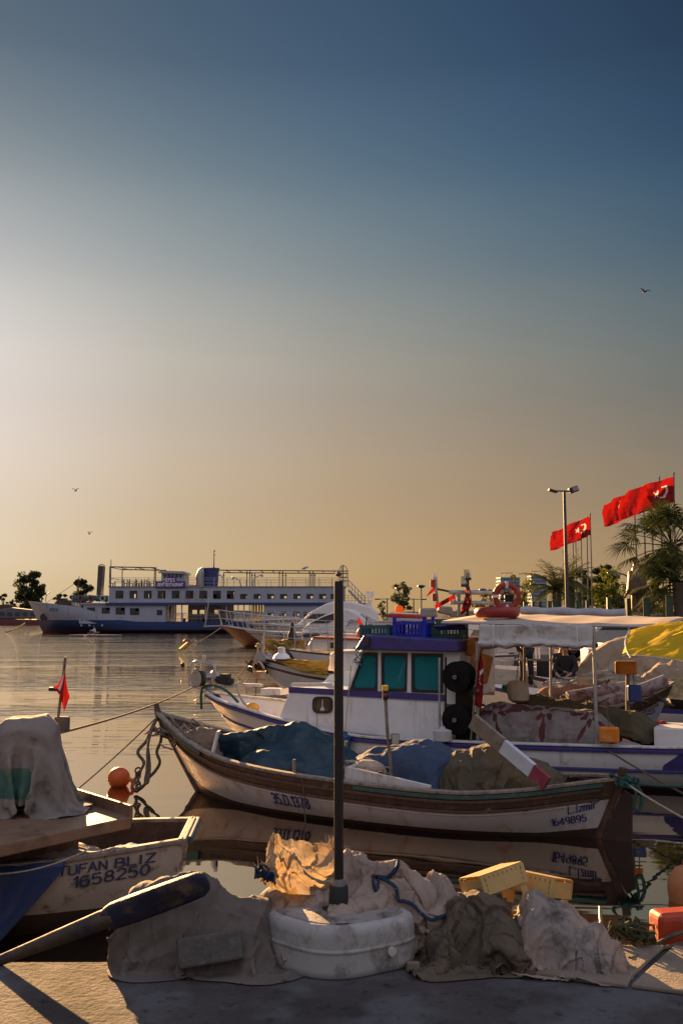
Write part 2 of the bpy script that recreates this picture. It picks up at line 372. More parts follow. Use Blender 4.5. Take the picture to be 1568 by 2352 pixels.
# colours of the hazy sky by height (degrees), for five bearings away from the sun
SKY = [
(2, [(1, (0.6733, 0.5218, 0.3146)), (3, (0.7116, 0.5729, 0.3869)), (6, (0.7564, 0.638, 0.4935)), (9, (0.77, 0.6749, 0.5759)), (12, (0.7367, 0.6692, 0.6111)), (15, (0.652, 0.6158, 0.5889)), (19, (0.4822, 0.4872, 0.4882)), (24, (0.2654, 0.3034, 0.3286)), (30, (0.1057, 0.1502, 0.2004))]) ,
(12, [(1, (0.5704, 0.4038, 0.2003)), (3, (0.5871, 0.4312, 0.2412)), (6, (0.5999, 0.4647, 0.3029)), (9, (0.588, 0.4814, 0.3556)), (12, (0.5438, 0.4741, 0.388)), (15, (0.468, 0.4398, 0.3929)), (19, (0.3378, 0.359, 0.3574)), (24, (0.1857, 0.2379, 0.2749)), (30, (0.0781, 0.1258, 0.1852))]) ,
(22, [(1, (0.5144, 0.3336, 0.1452)), (3, (0.5133, 0.3455, 0.1699)), (6, (0.4991, 0.3578, 0.2076)), (9, (0.465, 0.3597, 0.2418)), (12, (0.4095, 0.3479, 0.2675)), (15, (0.3371, 0.321, 0.2802)), (19, (0.2327, 0.2656, 0.2737)), (24, (0.1253, 0.1836, 0.2341)), (30, (0.0557, 0.1023, 0.1689))]) ,
(32, [(1, (0.4611, 0.2854, 0.1215)), (3, (0.4444, 0.2865, 0.1369)), (6, (0.4076, 0.2838, 0.1602)), (9, (0.3566, 0.2746, 0.1819)), (12, (0.2947, 0.2576, 0.1996)), (15, (0.2287, 0.2329, 0.2112)), (19, (0.1484, 0.1908, 0.2135)), (24, (0.0776, 0.1332, 0.1927)), (30, (0.0371, 0.0758, 0.1391))]) ,
(42, [(1, (0.3837, 0.2451, 0.1189)), (3, (0.3563, 0.239, 0.1278)), (6, (0.3057, 0.226, 0.1406)), (9, (0.2481, 0.2088, 0.152)), (12, (0.1899, 0.1875, 0.1609)), (15, (0.1372, 0.1633, 0.1663)), (19, (0.0826, 0.1285, 0.1653)), (24, (0.0419, 0.0869, 0.1457)), (30, (0.0224, 0.048, 0.0944))]) ,
]
def wmixrgb(op, f, a, b):
    n = wn.new('ShaderNodeMix'); n.data_type = 'RGBA'; n.blend_type = op
    for i, v in ((0, f), (6, a), (7, b)):
        if isinstance(v, (int, float)): n.inputs[i].default_value = v
        elif isinstance(v, tuple): n.inputs[i].default_value = v
        else: wl(v, n.inputs[i])
    return n.outputs[2]

az = wmath('MULTIPLY', wmath('ARCTAN2', wsep.outputs['X'], wsep.outputs['Y']), 57.2958)
rel = wmath('ABSOLUTE', wmath('SUBTRACT', az, -22.0))
front = None; prev_r = None
for r_, row in SKY:
    rp = wn.new('ShaderNodeValToRGB'); wl(wmath('DIVIDE', elev, 60.0), rp.inputs['Fac']); ce = rp.color_ramp.elements; rp.color_ramp.interpolation = 'CARDINAL'
    row = [(d, (c[0]*.98, c[1]*1.0, c[2]*1.06) if d <= 3 else ((c[0]*.915, c[1]*.918, c[2]*.955) if d <= 12 else c)) for d, c in row]+[(45, tuple(c*.6 for c in row[-1][1])), (60, (.03,.05,.09))]
    while len(ce) < len(row): ce.new(.5)
    for e, (d, c) in zip(ce, row): e.position = d/60; e.color = tuple(c)+(1,)
    if front is None: front = rp.outputs['Color']
    else:
        m_ = wn.new('ShaderNodeMapRange'); wl(rel, m_.inputs['Value']); m_.inputs['From Min'].default_value = prev_r; m_.inputs['From Max'].default_value = r_
        front = wmixrgb('MIX', m_.outputs['Result'], front, rp.outputs['Color'])
    prev_r = r_
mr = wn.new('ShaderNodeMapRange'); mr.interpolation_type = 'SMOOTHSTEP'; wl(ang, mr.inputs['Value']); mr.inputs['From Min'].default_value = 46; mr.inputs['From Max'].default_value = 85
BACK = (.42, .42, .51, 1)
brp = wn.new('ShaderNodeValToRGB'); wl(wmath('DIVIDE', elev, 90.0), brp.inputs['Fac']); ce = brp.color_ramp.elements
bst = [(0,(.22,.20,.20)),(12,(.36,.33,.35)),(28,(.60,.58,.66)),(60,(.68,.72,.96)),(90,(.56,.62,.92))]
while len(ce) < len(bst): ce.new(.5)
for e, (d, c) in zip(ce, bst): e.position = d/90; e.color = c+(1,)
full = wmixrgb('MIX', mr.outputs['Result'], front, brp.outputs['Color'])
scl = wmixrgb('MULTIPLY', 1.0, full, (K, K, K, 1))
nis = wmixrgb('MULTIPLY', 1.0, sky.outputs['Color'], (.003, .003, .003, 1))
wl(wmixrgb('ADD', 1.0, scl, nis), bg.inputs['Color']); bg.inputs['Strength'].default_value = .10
sun = bpy.data.lights.new('sun', 'SUN'); sun.energy = 5; sun.angle = R(.6); sun.color = (1, .57, .23)
suno = bpy.data.objects.new('sun', sun); COL.objects.link(suno); suno.rotation_euler = (-SDIR).to_track_quat('-Z', 'Y').to_euler()
suno.location = (0, 0, 60)
scene.view_settings.view_transform = 'Standard'; scene.view_settings.look = 'None'; scene.view_settings.gamma = 1; scene.view_settings.exposure = 2.0
scene.cycles.max_bounces = 6; scene.cycles.transparent_max_bounces = 12; scene.cycles.caustics_reflective = False; scene.cycles.caustics_refractive = False
# ------------------------------------------------------------------ shared materials
MWHITE = mat('white_paint', (.66,.65,.64), .45, var=.06, dirt=(.30,.26,.21), dscale=2.2, damt=.25, streak=(.35,.24,.14), samt=.15, bump=.04)
MWHITE_OLD = mat('worn_white_paint', (.56,.54,.52), .55, var=.10, dirt=(.22,.18,.14), dscale=3.5, damt=.42, streak=(.36,.22,.10), samt=.55, bump=.10, bs=30)
MNAVY = mat('navy_paint', (.035,.03,.16), .4, var=.2, dirt=(.2,.18,.2), dscale=9, damt=.12, bump=.05)
MBLUEHULL = mat('blue_hull_paint', (.009,.033,.115), .45, var=.2, streak=(.03,.05,.09), samt=.3, bump=.05)
MBROWN = mat('old_varnished_wood', (.060,.030,.018), .55, var=.4, vs=9, dirt=(.20,.13,.08), dscale=12, damt=.32, bump=.25, bs=55, streak=(.13,.08,.05), samt=.2)
MWOOD = mat('grey_weathered_wood', (.20,.155,.115), .75, var=.3, vs=11, dirt=(.07,.05,.04), dscale=9, damt=.4, bump=.35, bs=50)
MPALEWOOD = mat('pale_plank', (.52,.47,.40), .7, var=.15, vs=14, dirt=(.2,.15,.1), dscale=9, damt=.3, bump=.2)
MROPE = mat('old_rope', (.11,.085,.06), .9, var=.35, vs=40, bump=.6, bs=120)
MROPE_PALE = mat('pale_rope', (.36,.30,.22), .9, var=.3, vs=40, bump=.6, bs=120)
MROPE_GREEN = mat('green_rope', (.02,.075,.06), .8, var=.35, vs=60, bump=.5, bs=120)
MSTEEL = mat('galvanised_steel', (.34,.34,.34), .42, metal=.7, var=.2, dirt=(.16,.11,.07), dscale=7, damt=.35, bump=.06)
MDARK = mat('black_iron', (.018,.016,.015), .5, var=.3, dirt=(.06,.035,.02), dscale=12, damt=.35, bump=.15)
MBLACK = mat('black_rubber', (.012,.012,.013), .6, var=.3, bump=.1)
MRED = mat('red_cloth', (.27,.007,.005), .8, var=.2, bump=.05, transl=.38)
MFLAGWHITE = mat('white_flag_cloth', (.75,.73,.70), .8, var=.05, bump=0, transl=.3)
MORANGE = mat('orange_plastic', (.50,.095,.012), .45, var=.15, dirt=(.35,.12,.05), dscale=6, damt=.3, bump=.08)
MORED = mat('faded_red_orange', (.27,.03,.015), .55, var=.2, dirt=(.2,.06,.04), dscale=9, damt=.3, bump=.1)
MINK = mat('dark_blue_lettering', (.012,.02,.09), .5, var=.25, vs=20, bump=0)
MGLASSDK = mat('dark_window_glass', (.018,.022,.024), .08, var=.2, bump=0, spec=.8)
MBOOT = mat('fouled_bottom_paint', (.035,.018,.013), .7, var=.4, dirt=(.02,.02,.014), dscale=8, damt=.5, bump=.2)
# ------------------------------------------------------------------ water
def water_mat():
    m = bpy.data.materials.new('harbour_water'); m.use_nodes = True; nt = m.node_tree; N = nt.nodes; Lk = nt.links.new
    b = N['Principled BSDF']; b.inputs['Base Color'].default_value = (.004,.010,.012,1); b.inputs['IOR'].default_value = 1.45
    b.inputs['Roughness'].default_value = .02; b.inputs['Specular IOR Level'].default_value = .5; b.inputs['Specular Tint'].default_value = (1,.9,.78,1)
    tc = N.new('ShaderNodeTexCoord'); sp = N.new('ShaderNodeSeparateXYZ'); Lk(tc.outputs['Object'], sp.inputs[0])
    def mr(src, a, b_, c, d, smooth=True):
        r = N.new('ShaderNodeMapRange'); r.interpolation_type = 'SMOOTHSTEP' if smooth else 'LINEAR'; Lk(src, r.inputs[0])
        for i, v in zip((1, 2, 3, 4), (a, b_, c, d)): r.inputs[i].default_value = v
        return r.outputs[0]
    def noise(sx, sy, rz=0, det=2, rough=.5, dist=0):
        mp = N.new('ShaderNodeMapping'); mp.inputs['Scale'].default_value = (sx, sy, 1); mp.inputs['Rotation'].default_value = (0, 0, R(rz)); Lk(tc.outputs['Object'], mp.inputs[0])
        n = N.new('ShaderNodeTexNoise'); n.inputs['Scale'].default_value = 1; n.inputs['Detail'].default_value = det; n.inputs['Roughness'].default_value = rough; n.inputs['Distortion'].default_value = dist; Lk(mp.outputs[0], n.inputs['Vector']); return n.outputs['Fac']
    def mul(a, b_, op='MULTIPLY'):
        n = N.new('ShaderNodeMath'); n.operation = op
        for i, v in ((0, a), (1, b_)):
            if isinstance(v, (int, float)): n.inputs[i].default_value = v
            else: Lk(v, n.inputs[i])
        return n.outputs[0]
    y = sp.outputs['Y']
    swell = mul(noise(.35, 1.3, 4, 1), mr(y, 5, 40, .004, .02))
    rip = mul(mul(noise(.55, 3.2, -3, 2, .55, .3), mr(y, 12, 26, .0016, .062)), mr(noise(.05, .16, 8, 1), .36, .62, .15, 1))
    chop = mul(mul(noise(2.2, 6.5, 6, 3, .6), mr(y, 40, 75, .0, .02)), mr(noise(.02, .05, 3, 1), .3, .6, .5, 1))
    near = mul(noise(1.6, 2.6, 20, 1), .0011)
    h = mul(mul(swell, rip, 'ADD'), mul(chop, near, 'ADD'), 'ADD')
    bp = N.new('ShaderNodeBump'); bp.inputs['Strength'].default_value = 1; bp.inputs['Distance'].default_value = 1; Lk(h, bp.inputs['Height']); Lk(bp.outputs[0], b.inputs['Normal'])
    gl_ = N.new('ShaderNodeBsdfGlossy'); gl_.inputs['Color'].default_value = (1,.79,.56,1); gl_.inputs['Roughness'].default_value = .02; Lk(bp.outputs[0], gl_.inputs['Normal'])
    mx = N.new('ShaderNodeMixShader'); mx.inputs[0].default_value = .6; Lk(b.outputs[0], mx.inputs[1]); Lk(gl_.outputs[0], mx.inputs[2]); Lk(mx.outputs[0], N['Material Output'].inputs['Surface'])
    return m
wm = MB(); wm.quad((-3000, -20, 0), (3000, -20, 0), (3000, 6000, 0), (-3000, 6000, 0))
tag(wm.obj('water', water_mat()), kind='structure')
# ------------------------------------------------------------------ quay
MQUAY = mat('worn_concrete', (.064,.056,.051), .9, var=.32, vs=2.2, veins=((.016,.014,.013), 1.3, .012), mottle=((.112,.107,.110), 2.6), dirt=(.026,.022,.020), dscale=13, damt=.42, spec=.2, bump=1.0, bs=34, bdist=.022)
MQUAYWALL = mat('wet_quay_wall', (.05,.045,.038), .7, var=.3, dirt=(.015,.02,.012), dscale=3, damt=.5, bump=.4, bs=14)
QE = 4.55
qm = MB(); out = [(-40,-30),(300,-30),(300,260),(4.6,260),(5.0,150),(6.2,30),(6.6,10.5),(9,QE),(-.74,QE),(-.80,QE-.17),(-40,QE-.17)]
qm.mat(0).quad(*[(x, y, QZ) for x, y in out])
n = len(out)
for i in range(n): a, b = out[i], out[(i+1) % n]; qm.mat(1).quad((a[0],a[1],-2),(b[0],b[1],-2),(b[0],b[1],QZ),(a[0],a[1],QZ))
tag(qm.obj('quay', [MQUAY, MQUAYWALL]), kind='structure')
# raised edge course of the quay: a slab lip with a broken joint, on the right
km = MB(); 
def lip(pts, th=.018):
    km.prism([(x, y, QZ+.002) for x, y in pts], (0,0,th))
g = lambda x, y: tuple(onz(x, y, QZ)[:2])
lip([g(1210,2241), g(1440,2273), g(1452,2250), (.62+.8,QE-.004), (.5,QE-.004)])
lip([g(1449,2272), g(1800,2318), (3.2,QE-.004), (1.36+.1,QE-.004)])
MEDGE = mat('edge_concrete', (.20,.155,.11), .85, var=.3, vs=5, dirt=(.45,.42,.37), dscale=14, damt=.2, bump=.7, bs=45, bdist=.012)
tag(km.obj('quay_edge', MEDGE, bevel=.006), kind='structure')
# ------------------------------------------------------------------ far spit on the left
sm = MB(); rs = np.random.default_rng(3)
xs = np.linspace(-240, -84, 60); P = []
for yy, hh in ((388, -.5), (392, 1.1), (405, 2.0), (460, 1.8), (520, -.5)):
    P.append([(x, yy+rs.normal(0,.8), hh+(rs.normal(0,.15) if hh > 0 else 0)-(3 if x > -90 else 0)) for x in xs])
tag(sm.grid(P).obj('shore', mat('dark_shore', (.06,.05,.04), .9, var=.4, vs=.4)), kind='structure')
fm = MB(); xs = np.linspace(-2600, 2600, 120)
hz_ = [6+10*abs(math.sin(i*.21))+6*math.sin(i*.57)**2 for i in range(120)]
fm.grid([[(x, 2900, -1) for x in xs], [(x, 3000, h) for x, h in zip(xs, hz_)], [(x, 3200, -1) for x in xs]])
tag(fm.obj('hills', mat('distant_hills', (.10,.085,.07), .95, var=.2, vs=.01, bump=0)), kind='structure')
# ------------------------------------------------------------------ trees
def leaf_mat(name, c): return mat(name, c, .75, var=.45, vs=1.3, bump=0, transl=.35, spec=.08)
MLEAF = leaf_mat('dark_leaves', (.045,.055,.022)); MLEAF2 = leaf_mat('fresh_leaves', (.13,.15,.022)); MLEAF3 = leaf_mat('olive_leaves', (.07,.085,.03)); MBARK = mat('bark', (.08,.06,.045), .9, var=.3, vs=3, bump=.4)
def tree(base, h, w, nleaf, leaf, label, lm=MLEAF, seed=1, crown0=.3, clumps=9, group=None, name='tree', bare=.0, lean=0):
    r = np.random.default_rng(seed); t = T(name, label, 'tree', base, 0, group)
    mb = MB(); top = np.array([lean*h, 0, h*.62])
    mb.tube([(0,0,-.1),(lean*h*.3,0,h*.3),tuple(top)], [h*.028,h*.02,h*.008], 7)
    cs = []; clumps = int(clumps*2.2)
    for k in range(clumps):
        a = r.uniform(0, 2*math.pi); rr = w/2*math.sqrt(r.uniform(.05,1))*.78; z = h*(crown0+(1-crown0)*r.uniform(.12,.88))
        rr *= math.sin(math.pi*min(1,max(.12,(z/h-crown0)/(1-crown0)*.85+.12)))**.5
        c = np.array([rr*math.cos(a)+lean*h*.6, rr*math.sin(a), z]); cs.append((c, r.uniform(.07,.15)*w))
        s0 = np.array([lean*h*.35,0,h*r.uniform(.22,.5)]); mb.tube([s0, (s0+c)/2+r.normal(0,.03*h,3), c], [h*.012,h*.007,h*.003], 5)
    mb.obj('trunk', MBARK, t, smooth=True)
    cb = MB()
    for k in range(nleaf):
        c, rad = cs[r.integers(len(cs))]; d = r.normal(0,1,3); d /= np.linalg.norm(d); p = c+d*rad*r.uniform(.2,1)**.6*np.array([1,1,.75])
        if r.random() < bare: continue
        u = r.normal(0,1,3); u /= np.linalg.norm(u); v = np.cross(u, r.normal(0,1,3)); v /= np.linalg.norm(v); s_ = leaf*r.uniform(.6,1.4)
        cb.quad(p-u*s_, p-v*s_*.55, p+u*s_, p+v*s_*.55)
    cb.obj('crown', lm, t); return t
def on_spit(x, Y=405): 
    p = at(x, 1417, Y); p[2] = 1.5; return p
px400 = 400/FPX
tree(on_spit(66), 118*px400, 86*px400, 5000, .5, 'biggest bushy dark tree on the far left shore', seed=11, crown0=.10, clumps=34, group='trees on the far shore')
tree(on_spit(186), 97*px400, 58*px400, 3000, .45, 'round dark tree behind the bow of the white and blue ship', seed=12, crown0=.25, clumps=22, group='trees on the far shore')
tree(on_spit(143), 68*px400, 46*px400, 900, .55, 'thin small tree just left of the round dark tree behind the ship bow', seed=13, crown0=.2, clumps=8, bare=.2, group='trees on the far shore')
tree(on_spit(6), 62*px400, 26*px400, 700, .5, 'small slim tree at the far left edge of the picture', seed=14, crown0=.2, clumps=7, group='trees on the far shore', lm=MLEAF3)
tree(on_spit(33), 50*px400, 28*px400, 600, .5, 'smallest sparse tree between the slim tree and the biggest dark tree', seed=15, crown0=.2, clumps=7, bare=.2, group='trees on the far shore', lm=MLEAF3)
# ------------------------------------------------------------------ generic boat hull: u runs from bow to stern, w is away from the viewer
class Hull:
    def __init__(s, L, B, S, K, rb=.4, rs=.1, n=2.2, nb=1.1, ns=1.6, nt=44, rbp=3, bowp=1.0):
        s.L, s.rb, s.rs, s.n, s.nb, s.ns, s.nt, s.rbp = L, rb, rs, n, nb, ns, nt, rbp
        s.Bk, s.Sk, s.Kk = B, S, K
    @staticmethod
    def ip(k, t):
        xs = [a for a, _ in k]; ys = [b for _, b in k]
        i = max(0, min(len(xs)-2, int(np.searchsorted(xs, t)-1))); x0, x1 = xs[i], xs[i+1]; q = min(1, max(0, (t-x0)/(x1-x0)))
        def slope(j):
            if j == 0: return (ys[1]-ys[0])/(xs[1]-xs[0])
            if j == len(xs)-1: return (ys[-1]-ys[-2])/(xs[-1]-xs[-2])
            return (ys[j+1]-ys[j-1])/(xs[j+1]-xs[j-1])
        m0, m1, h = slope(i), slope(i+1), x1-x0
        return (2*q**3-3*q**2+1)*ys[i]+(q**3-2*q**2+q)*h*m0+(-2*q**3+3*q**2)*ys[i+1]+(q**3-q**2)*h*m1
    def B(s, t): return max(.004, s.ip(s.Bk, t))
    def S(s, t): return s.ip(s.Sk, t)
    def Kz(s, t): return s.ip(s.Kk, t)
    def ex(s, t):
        f = min(1, t/.35); g_ = min(1, (1-t)/.3); return s.nb+(s.n-s.nb)*f if g_ >= 1 else s.ns+(s.n-s.ns)*g_
    def pt(s, t, z, side=-1, off=0):
        zb, zs = s.Kz(t), s.S(t); w = min(1.05, max(0, (z-zb)/(zs-zb))); 
        hb = s.B(t)*(1-(1-min(w, 1))**s.ex(t))+off
        q = 1-w
        u = s.L*t+s.rb*q*(1-t)**s.rbp*1.0-s.rs*q*t**s.rbp
        return np.array([u, side*hb, z])
    def t_of(s, u, z):
        t = u/s.L
        for _ in range(8):
            q = 1-min(1, max(0, (z-s.Kz(min(1,max(0,t))))/(s.S(min(1,max(0,t)))-s.Kz(min(1,max(0,t))))))
            t = min(1, max(0, (u-s.rb*q*(1-min(1,max(0,t)))**s.rbp+s.rs*q*max(0,t)**s.rbp)/s.L))
        return t
    def skin(s, rows):
        """rows: list of (kind, value, material above this row) from the bottom to the sheer"""
        mb = MB(); ts = [(i/s.nt) for i in range(s.nt+1)]
        for side in (-1, 1):
            prev = None
            for (k, v, mi, sub) in rows:
                P = []
                for t in ts:
                    zb, zs = s.Kz(t), s.S(t); v_ = v(t) if callable(v) else v; z = zb if k == 'k' else (v_ if k == 'z' else zs-v_); z = min(max(z, zb), zs); P.append(z)
                if prev is not None:
                    G_ = []
                    for j in range(sub+1): G_.append([s.pt(t, a+(b-a)*j/sub, side) for t, a, b in zip(ts, prev, P)])
                    mb.mat(pm); mb.grid(G_, flip=(side > 0))
                prev, pm = P, mi
        return mb
    def transom(s, mb, mi, nz=8, rows=None):
        zb, zs = s.Kz(1), s.S(1); mb.mat(mi)
        G_ = [[s.pt(1, zb+(zs-zb)*j/nz, sd)*np.array([1,f,1]) for sd, f in ((-1,1),(-1,.5),(1,0),(1,.5),(1,1))] for j in range(nz+1)]
        mb.grid(G_)
    def rail(s, off, wid, hgt, t0=0, t1=1, side=-1, out=0, n=40):
        """closed box section running along the sheer; returns rings"""
        rings = []
        for i in range(n+1):
            t = t0+(t1-t0)*i/n; z = s.S(t)-off; p = s.pt(t, min(z, s.S(t)), side); p[2] = z
            o = np.array([0, side, 0]); 
            rings.append([p+o*out+np.array([0,0,-hgt/2]), p+o*(out)+np.array([0,0,hgt/2]), p+o*(out-wid)+np.array([0,0,hgt/2]), p+o*(out-wid)+np.array([0,0,-hgt/2])])
        return rings
    def sweep(s, mb, *a, **k):
        r = s.rail(*a, **k); n = len(r); vs = [q for ring in r for q in ring]
        fs = [(i*4+j, i*4+(j+1) % 4, (i+1)*4+(j+1) % 4, (i+1)*4+j) for i in range(n-1) for j in range(4)]+[(0,1,2,3), ((n-1)*4+3,(n-1)*4+2,(n-1)*4+1,(n-1)*4)]
        mb.add(vs, fs)
    def inside(s, mb, zf, inset=.05, t0=.02, t1=.98, mi=0, mf=1, n=36):
        ts = [t0+(t1-t0)*i/n for i in range(n+1)]; fl = callable(zf)
        for side in (-1, 1):
            G_ = []
            for q in (1.0, .66, .33, 0):
                row = []
                for t in ts:
                    zz = zf(t) if fl else zf
                    z = zz+(s.S(t)-.004-zz)*q; p = s.pt(t, z, side); p[1] = side*max(.0, abs(p[1])-inset); row.append(p)
                G_.append(row)
            mb.mat(mi).grid(G_, flip=(side < 0))
        A, B_ = [], []
        for t in ts:
            zz = zf(t) if fl else zf
            p = s.pt(t, zz, -1); h = max(0, abs(p[1])-inset); A.append((p[0], -h, zz)); B_.append((p[0], h, zz))
        mb.mat(mf).grid([A, B_])
def wall_holes(mb, x0, x1, z0, z1, holes, y, th=.12):
    """a wall in the x-z plane with rectangular openings (hx0, hx1, hz0, hz1)"""
    xs = sorted({x0, x1, *[h[0] for h in holes], *[h[1] for h in holes]}); zs = sorted({z0, z1, *[h[2] for h in holes], *[h[3] for h in holes]})
    for a, b in zip(xs[:-1], xs[1:]):
        cz = z0
        hs = sorted([h for h in holes if h[0] < (a+b)/2 < h[1]], key=lambda h: h[2])
        for h in hs:
            if h[2] > cz: mb.box(((a+b)/2, y, (cz+h[2])/2), (b-a, th, h[2]-cz))
            cz = h[3]
        if z1 > cz: mb.box(((a+b)/2, y, (cz+z1)/2), (b-a, th, z1-cz))
# ------------------------------------------------------------------ restaurant ship across the basin
SY = 145.0
def d1(cx, cy, Y=SY): return at(cx*.3662, 1205.6+cy*.3662, Y)
def d2(cx, cy, Y=SY): return at((800+cx*.5102)*.5742, (2100+cy*.5102)*.5742, Y)
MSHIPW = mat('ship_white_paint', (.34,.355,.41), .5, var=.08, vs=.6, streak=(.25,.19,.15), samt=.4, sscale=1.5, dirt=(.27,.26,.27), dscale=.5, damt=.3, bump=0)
MSHIPSTRIPE = mat('ship_blue_stripe', (.02,.035,.14), .5, var=.15, bump=0)
MSHIPDECK = mat('ship_deck', (.25,.22,.19), .8, var=.2, bump=0)
MFUNNEL = mat('ship_blue_funnel', (.03,.045,.17), .5, var=.2, vs=.8, streak=(.08,.07,.12), samt=.3, sscale=2, bump=0)
MSIGN = mat('purple_sign', (.075,.018,.16), .5, var=.1, bump=0); MSIGNTXT = mat('sign_white', (.8,.78,.78), .5, var=.03, bump=0)
MSTACK = mat('grey_stack', (.055,.05,.055), .6, var=.2, vs=1, bump=0)
MTARP_TEAL = mat('teal_tarp', (.02,.09,.10), .6, var=.3, bump=0)
MCURTAIN = mat('yellow_curtain', (.62,.43,.12), .8, var=.2, vs=2, bump=0, transl=.3)
bow = d1(215, 684); bow[2] = 0; BM = 4.6
ship = T('restaurant_ship', 'long white and blue two deck ship moored across the basin, purple sign on top', 'ship', (bow[0], SY+BM, 0))
X0 = bow[0]; 
sx1 = lambda cx: d1(cx, 500)[0]-X0
sz1 = lambda cy: d1(600, cy)[2]
sx2 = lambda cx: d2(cx, 500)[0]-X0
sz2 = lambda cy: d2(600, cy)[2]
Ls = sx2(1240)
zb = sz1(474)
hb = Hull(Ls+2, [(0,.05),(.04,2.2),(.08,3.7),(.125,4.5),(.17,4.66),(.3,4.66),(.85,4.66),(.95,4.2),(1,3.4)],
          [(0,sz1(474)),(.05,sz1(487)),(.1,sz1(497)),(.17,sz1(512)),(.24,sz1(552)),(.30,sz1(592)),(.36,sz1(606)),(.6,sz1(606)),(1,sz1(600))], [(0,-.6),(.1,-1),(1,-1)], rb=2.6, rs=.3, n=5, nb=1.6, ns=4, nt=60, rbp=6)
# local u starts at the stem head, left of the waterline stem
U0 = d1(180, 474, SY+BM)[0]-X0
mb = hb.skin([('k',0,2,1),('z',.45,1,1),('z',sz1(597),0,3),('s',0,0,4)]); hb.transom(mb, 1)
for i, v in enumerate(mb.v): mb.v[i] = (v[0]+U0, v[1], v[2])
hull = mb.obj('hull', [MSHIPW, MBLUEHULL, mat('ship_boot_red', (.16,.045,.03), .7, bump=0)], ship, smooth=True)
dm = MB(); hb.inside(dm, lambda t: min(hb.S(t)-.05, max(sz1(606)-.1, hb.S(t)-1.0)), inset=.15, mi=0, mf=1)
for i, v in enumerate(dm.v): dm.v[i] = (v[0]+U0, v[1], v[2])
dm.obj('main_deck', [MSHIPW, MSHIPDECK], ship)
# bow name and anchor pocket
q, wd = lettering('EFES', sz1(524)-sz1(540), .26, gap=.55)
put_text(q, lambda a, b, i: (lambda u, z: hb.pt(hb.t_of(u-U0, z), z, -1, .04)+np.array([U0,0,0]))(sx1(305)+a, sz1(540)+b), 'bow_name', MINK, hull)
am = MB(); am.lathe([(0,0),(.55,0),(.55,.5),(0,.5)], (sx1(252), -hb.B(.045)-.15, sz1(578)), 12, axis=(0,1,0)); am.obj('anchor_pocket', MDARK, hull)
for cx in (515, 567, 646):
    pm_ = MB(); pm_.lathe([(0,0),(.15,0),(.15,.12),(0,.12)], (sx1(cx), -4.72 if cx > 560 else -4.6, sz1(630)), 10, axis=(0,1,0)); pm_.obj('porthole', MSHIPW, hull)
zm = sz1(606); zu = sz1(497); zt = sz1(390); YN, YF = -4.45, 4.45
# lower house, with openings; the recessed cafe; the glazed after part
def win_holes(cs, w, c0, c1, f, fz): return [(f(c)-w/2, f(c)+w/2, fz(c1), fz(c0)) for c in cs]
upW = win_holes([748,836,926,1013,1101,1188,1274,1360,1446], sx1(48)-sx1(0), 413, 461, sx1, sz1)+win_holes([131,238,342,448,553,655,760,861,960,1050], sx2(54)-sx2(0), 541, 579, sx2, sz2)
loW = win_holes([572,665,755,845], sx1(50)-sx1(0), 518, 556, sx1, sz1)+[(sx1(985), sx1(1019), sz1(566), sz1(534))]
loW[2] = (sx1(727), sx1(785), sz1(562), sz1(518)); loW[3] = (sx1(817), sx1(874), sz1(565), sz1(522))
afW = win_holes([552,655,757,838,940,1040], sx2(54)-sx2(0), 680, 718, sx2, sz2)
m = MB()
wall_holes(m, sx1(500), sx1(1035), zm-.3, zu, loW+[(sx1(497)+.3, sx1(523), zm+.1, sz1(506))], YN)
wall_holes(m, sx1(500), sx1(1035), zm-.3, zu, loW, YF)
m.box((sx1(500), 0, (zm+zu)/2-.1), (.12, 8.8, zu-zm)); m.box((sx1(1035), 0, (zm+zu)/2), (.12, 8.7, zu-zm))
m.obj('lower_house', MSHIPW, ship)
m = MB(); xr0, xr1 = sx1(1145), sx1(1440)
wall_holes(m, xr0, xr1, zm-.3, zu, [(sx1(c)-.35, sx1(c)+.35, sz1(560), sz1(532)) for c in (1186,1234,1330)], 1.2)
m.box((xr0, 2.8, (zm+zu)/2), (.12, 3.2, zu-zm)); m.obj('recessed_cafe_wall', MSHIPW, ship)
m = MB(); xa0, xa1 = sx2(500), sx2(1130)
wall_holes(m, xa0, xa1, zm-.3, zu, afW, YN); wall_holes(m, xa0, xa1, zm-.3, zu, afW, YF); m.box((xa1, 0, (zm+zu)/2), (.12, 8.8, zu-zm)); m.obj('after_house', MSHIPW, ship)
for cx in (418,438,462,482):
    m = MB(); m.box((sx2(cx), YN+.6, (zm+zu)/2), ((sx2(14)-sx2(0)), .08, zu-zm-.2)); m.obj('curtain', MCURTAIN, ship)
m = MB(); m.box((sx1(1060), YN+2.2, (zm+zu)/2+.1), (sx1(30)-sx1(0), .1, (zu-zm)*.8)); m.obj('curtain', MCURTAIN, ship)
for x in [sx1(c) for c in (1040,1080,1140,1290,1420)]+[sx2(c) for c in (300,345,405)]:
    for y in (YN, YF): m = MB(); m.box((x, y, (zm+zu)/2), (.14, .14, zu-zm)); m.obj('deck_post', MSHIPW, ship)
for a, b, zs_ in ((sx1(1035), sx1(1145), (.45,.8,1.1)), (sx1(1145), sx2(410), (.45,.8,1.1))):
    m = MB(); m.box((a+.05, YN, zm+.55), (.07,.07,1.1)); m.box((b-.05, YN, zm+.55), (.07,.07,1.1))
    for z in zs_: m.box(((a+b)/2, YN, zm+z), (b-a, .05, .05))
    m.obj('cafe_railing', MSHIPW, ship)
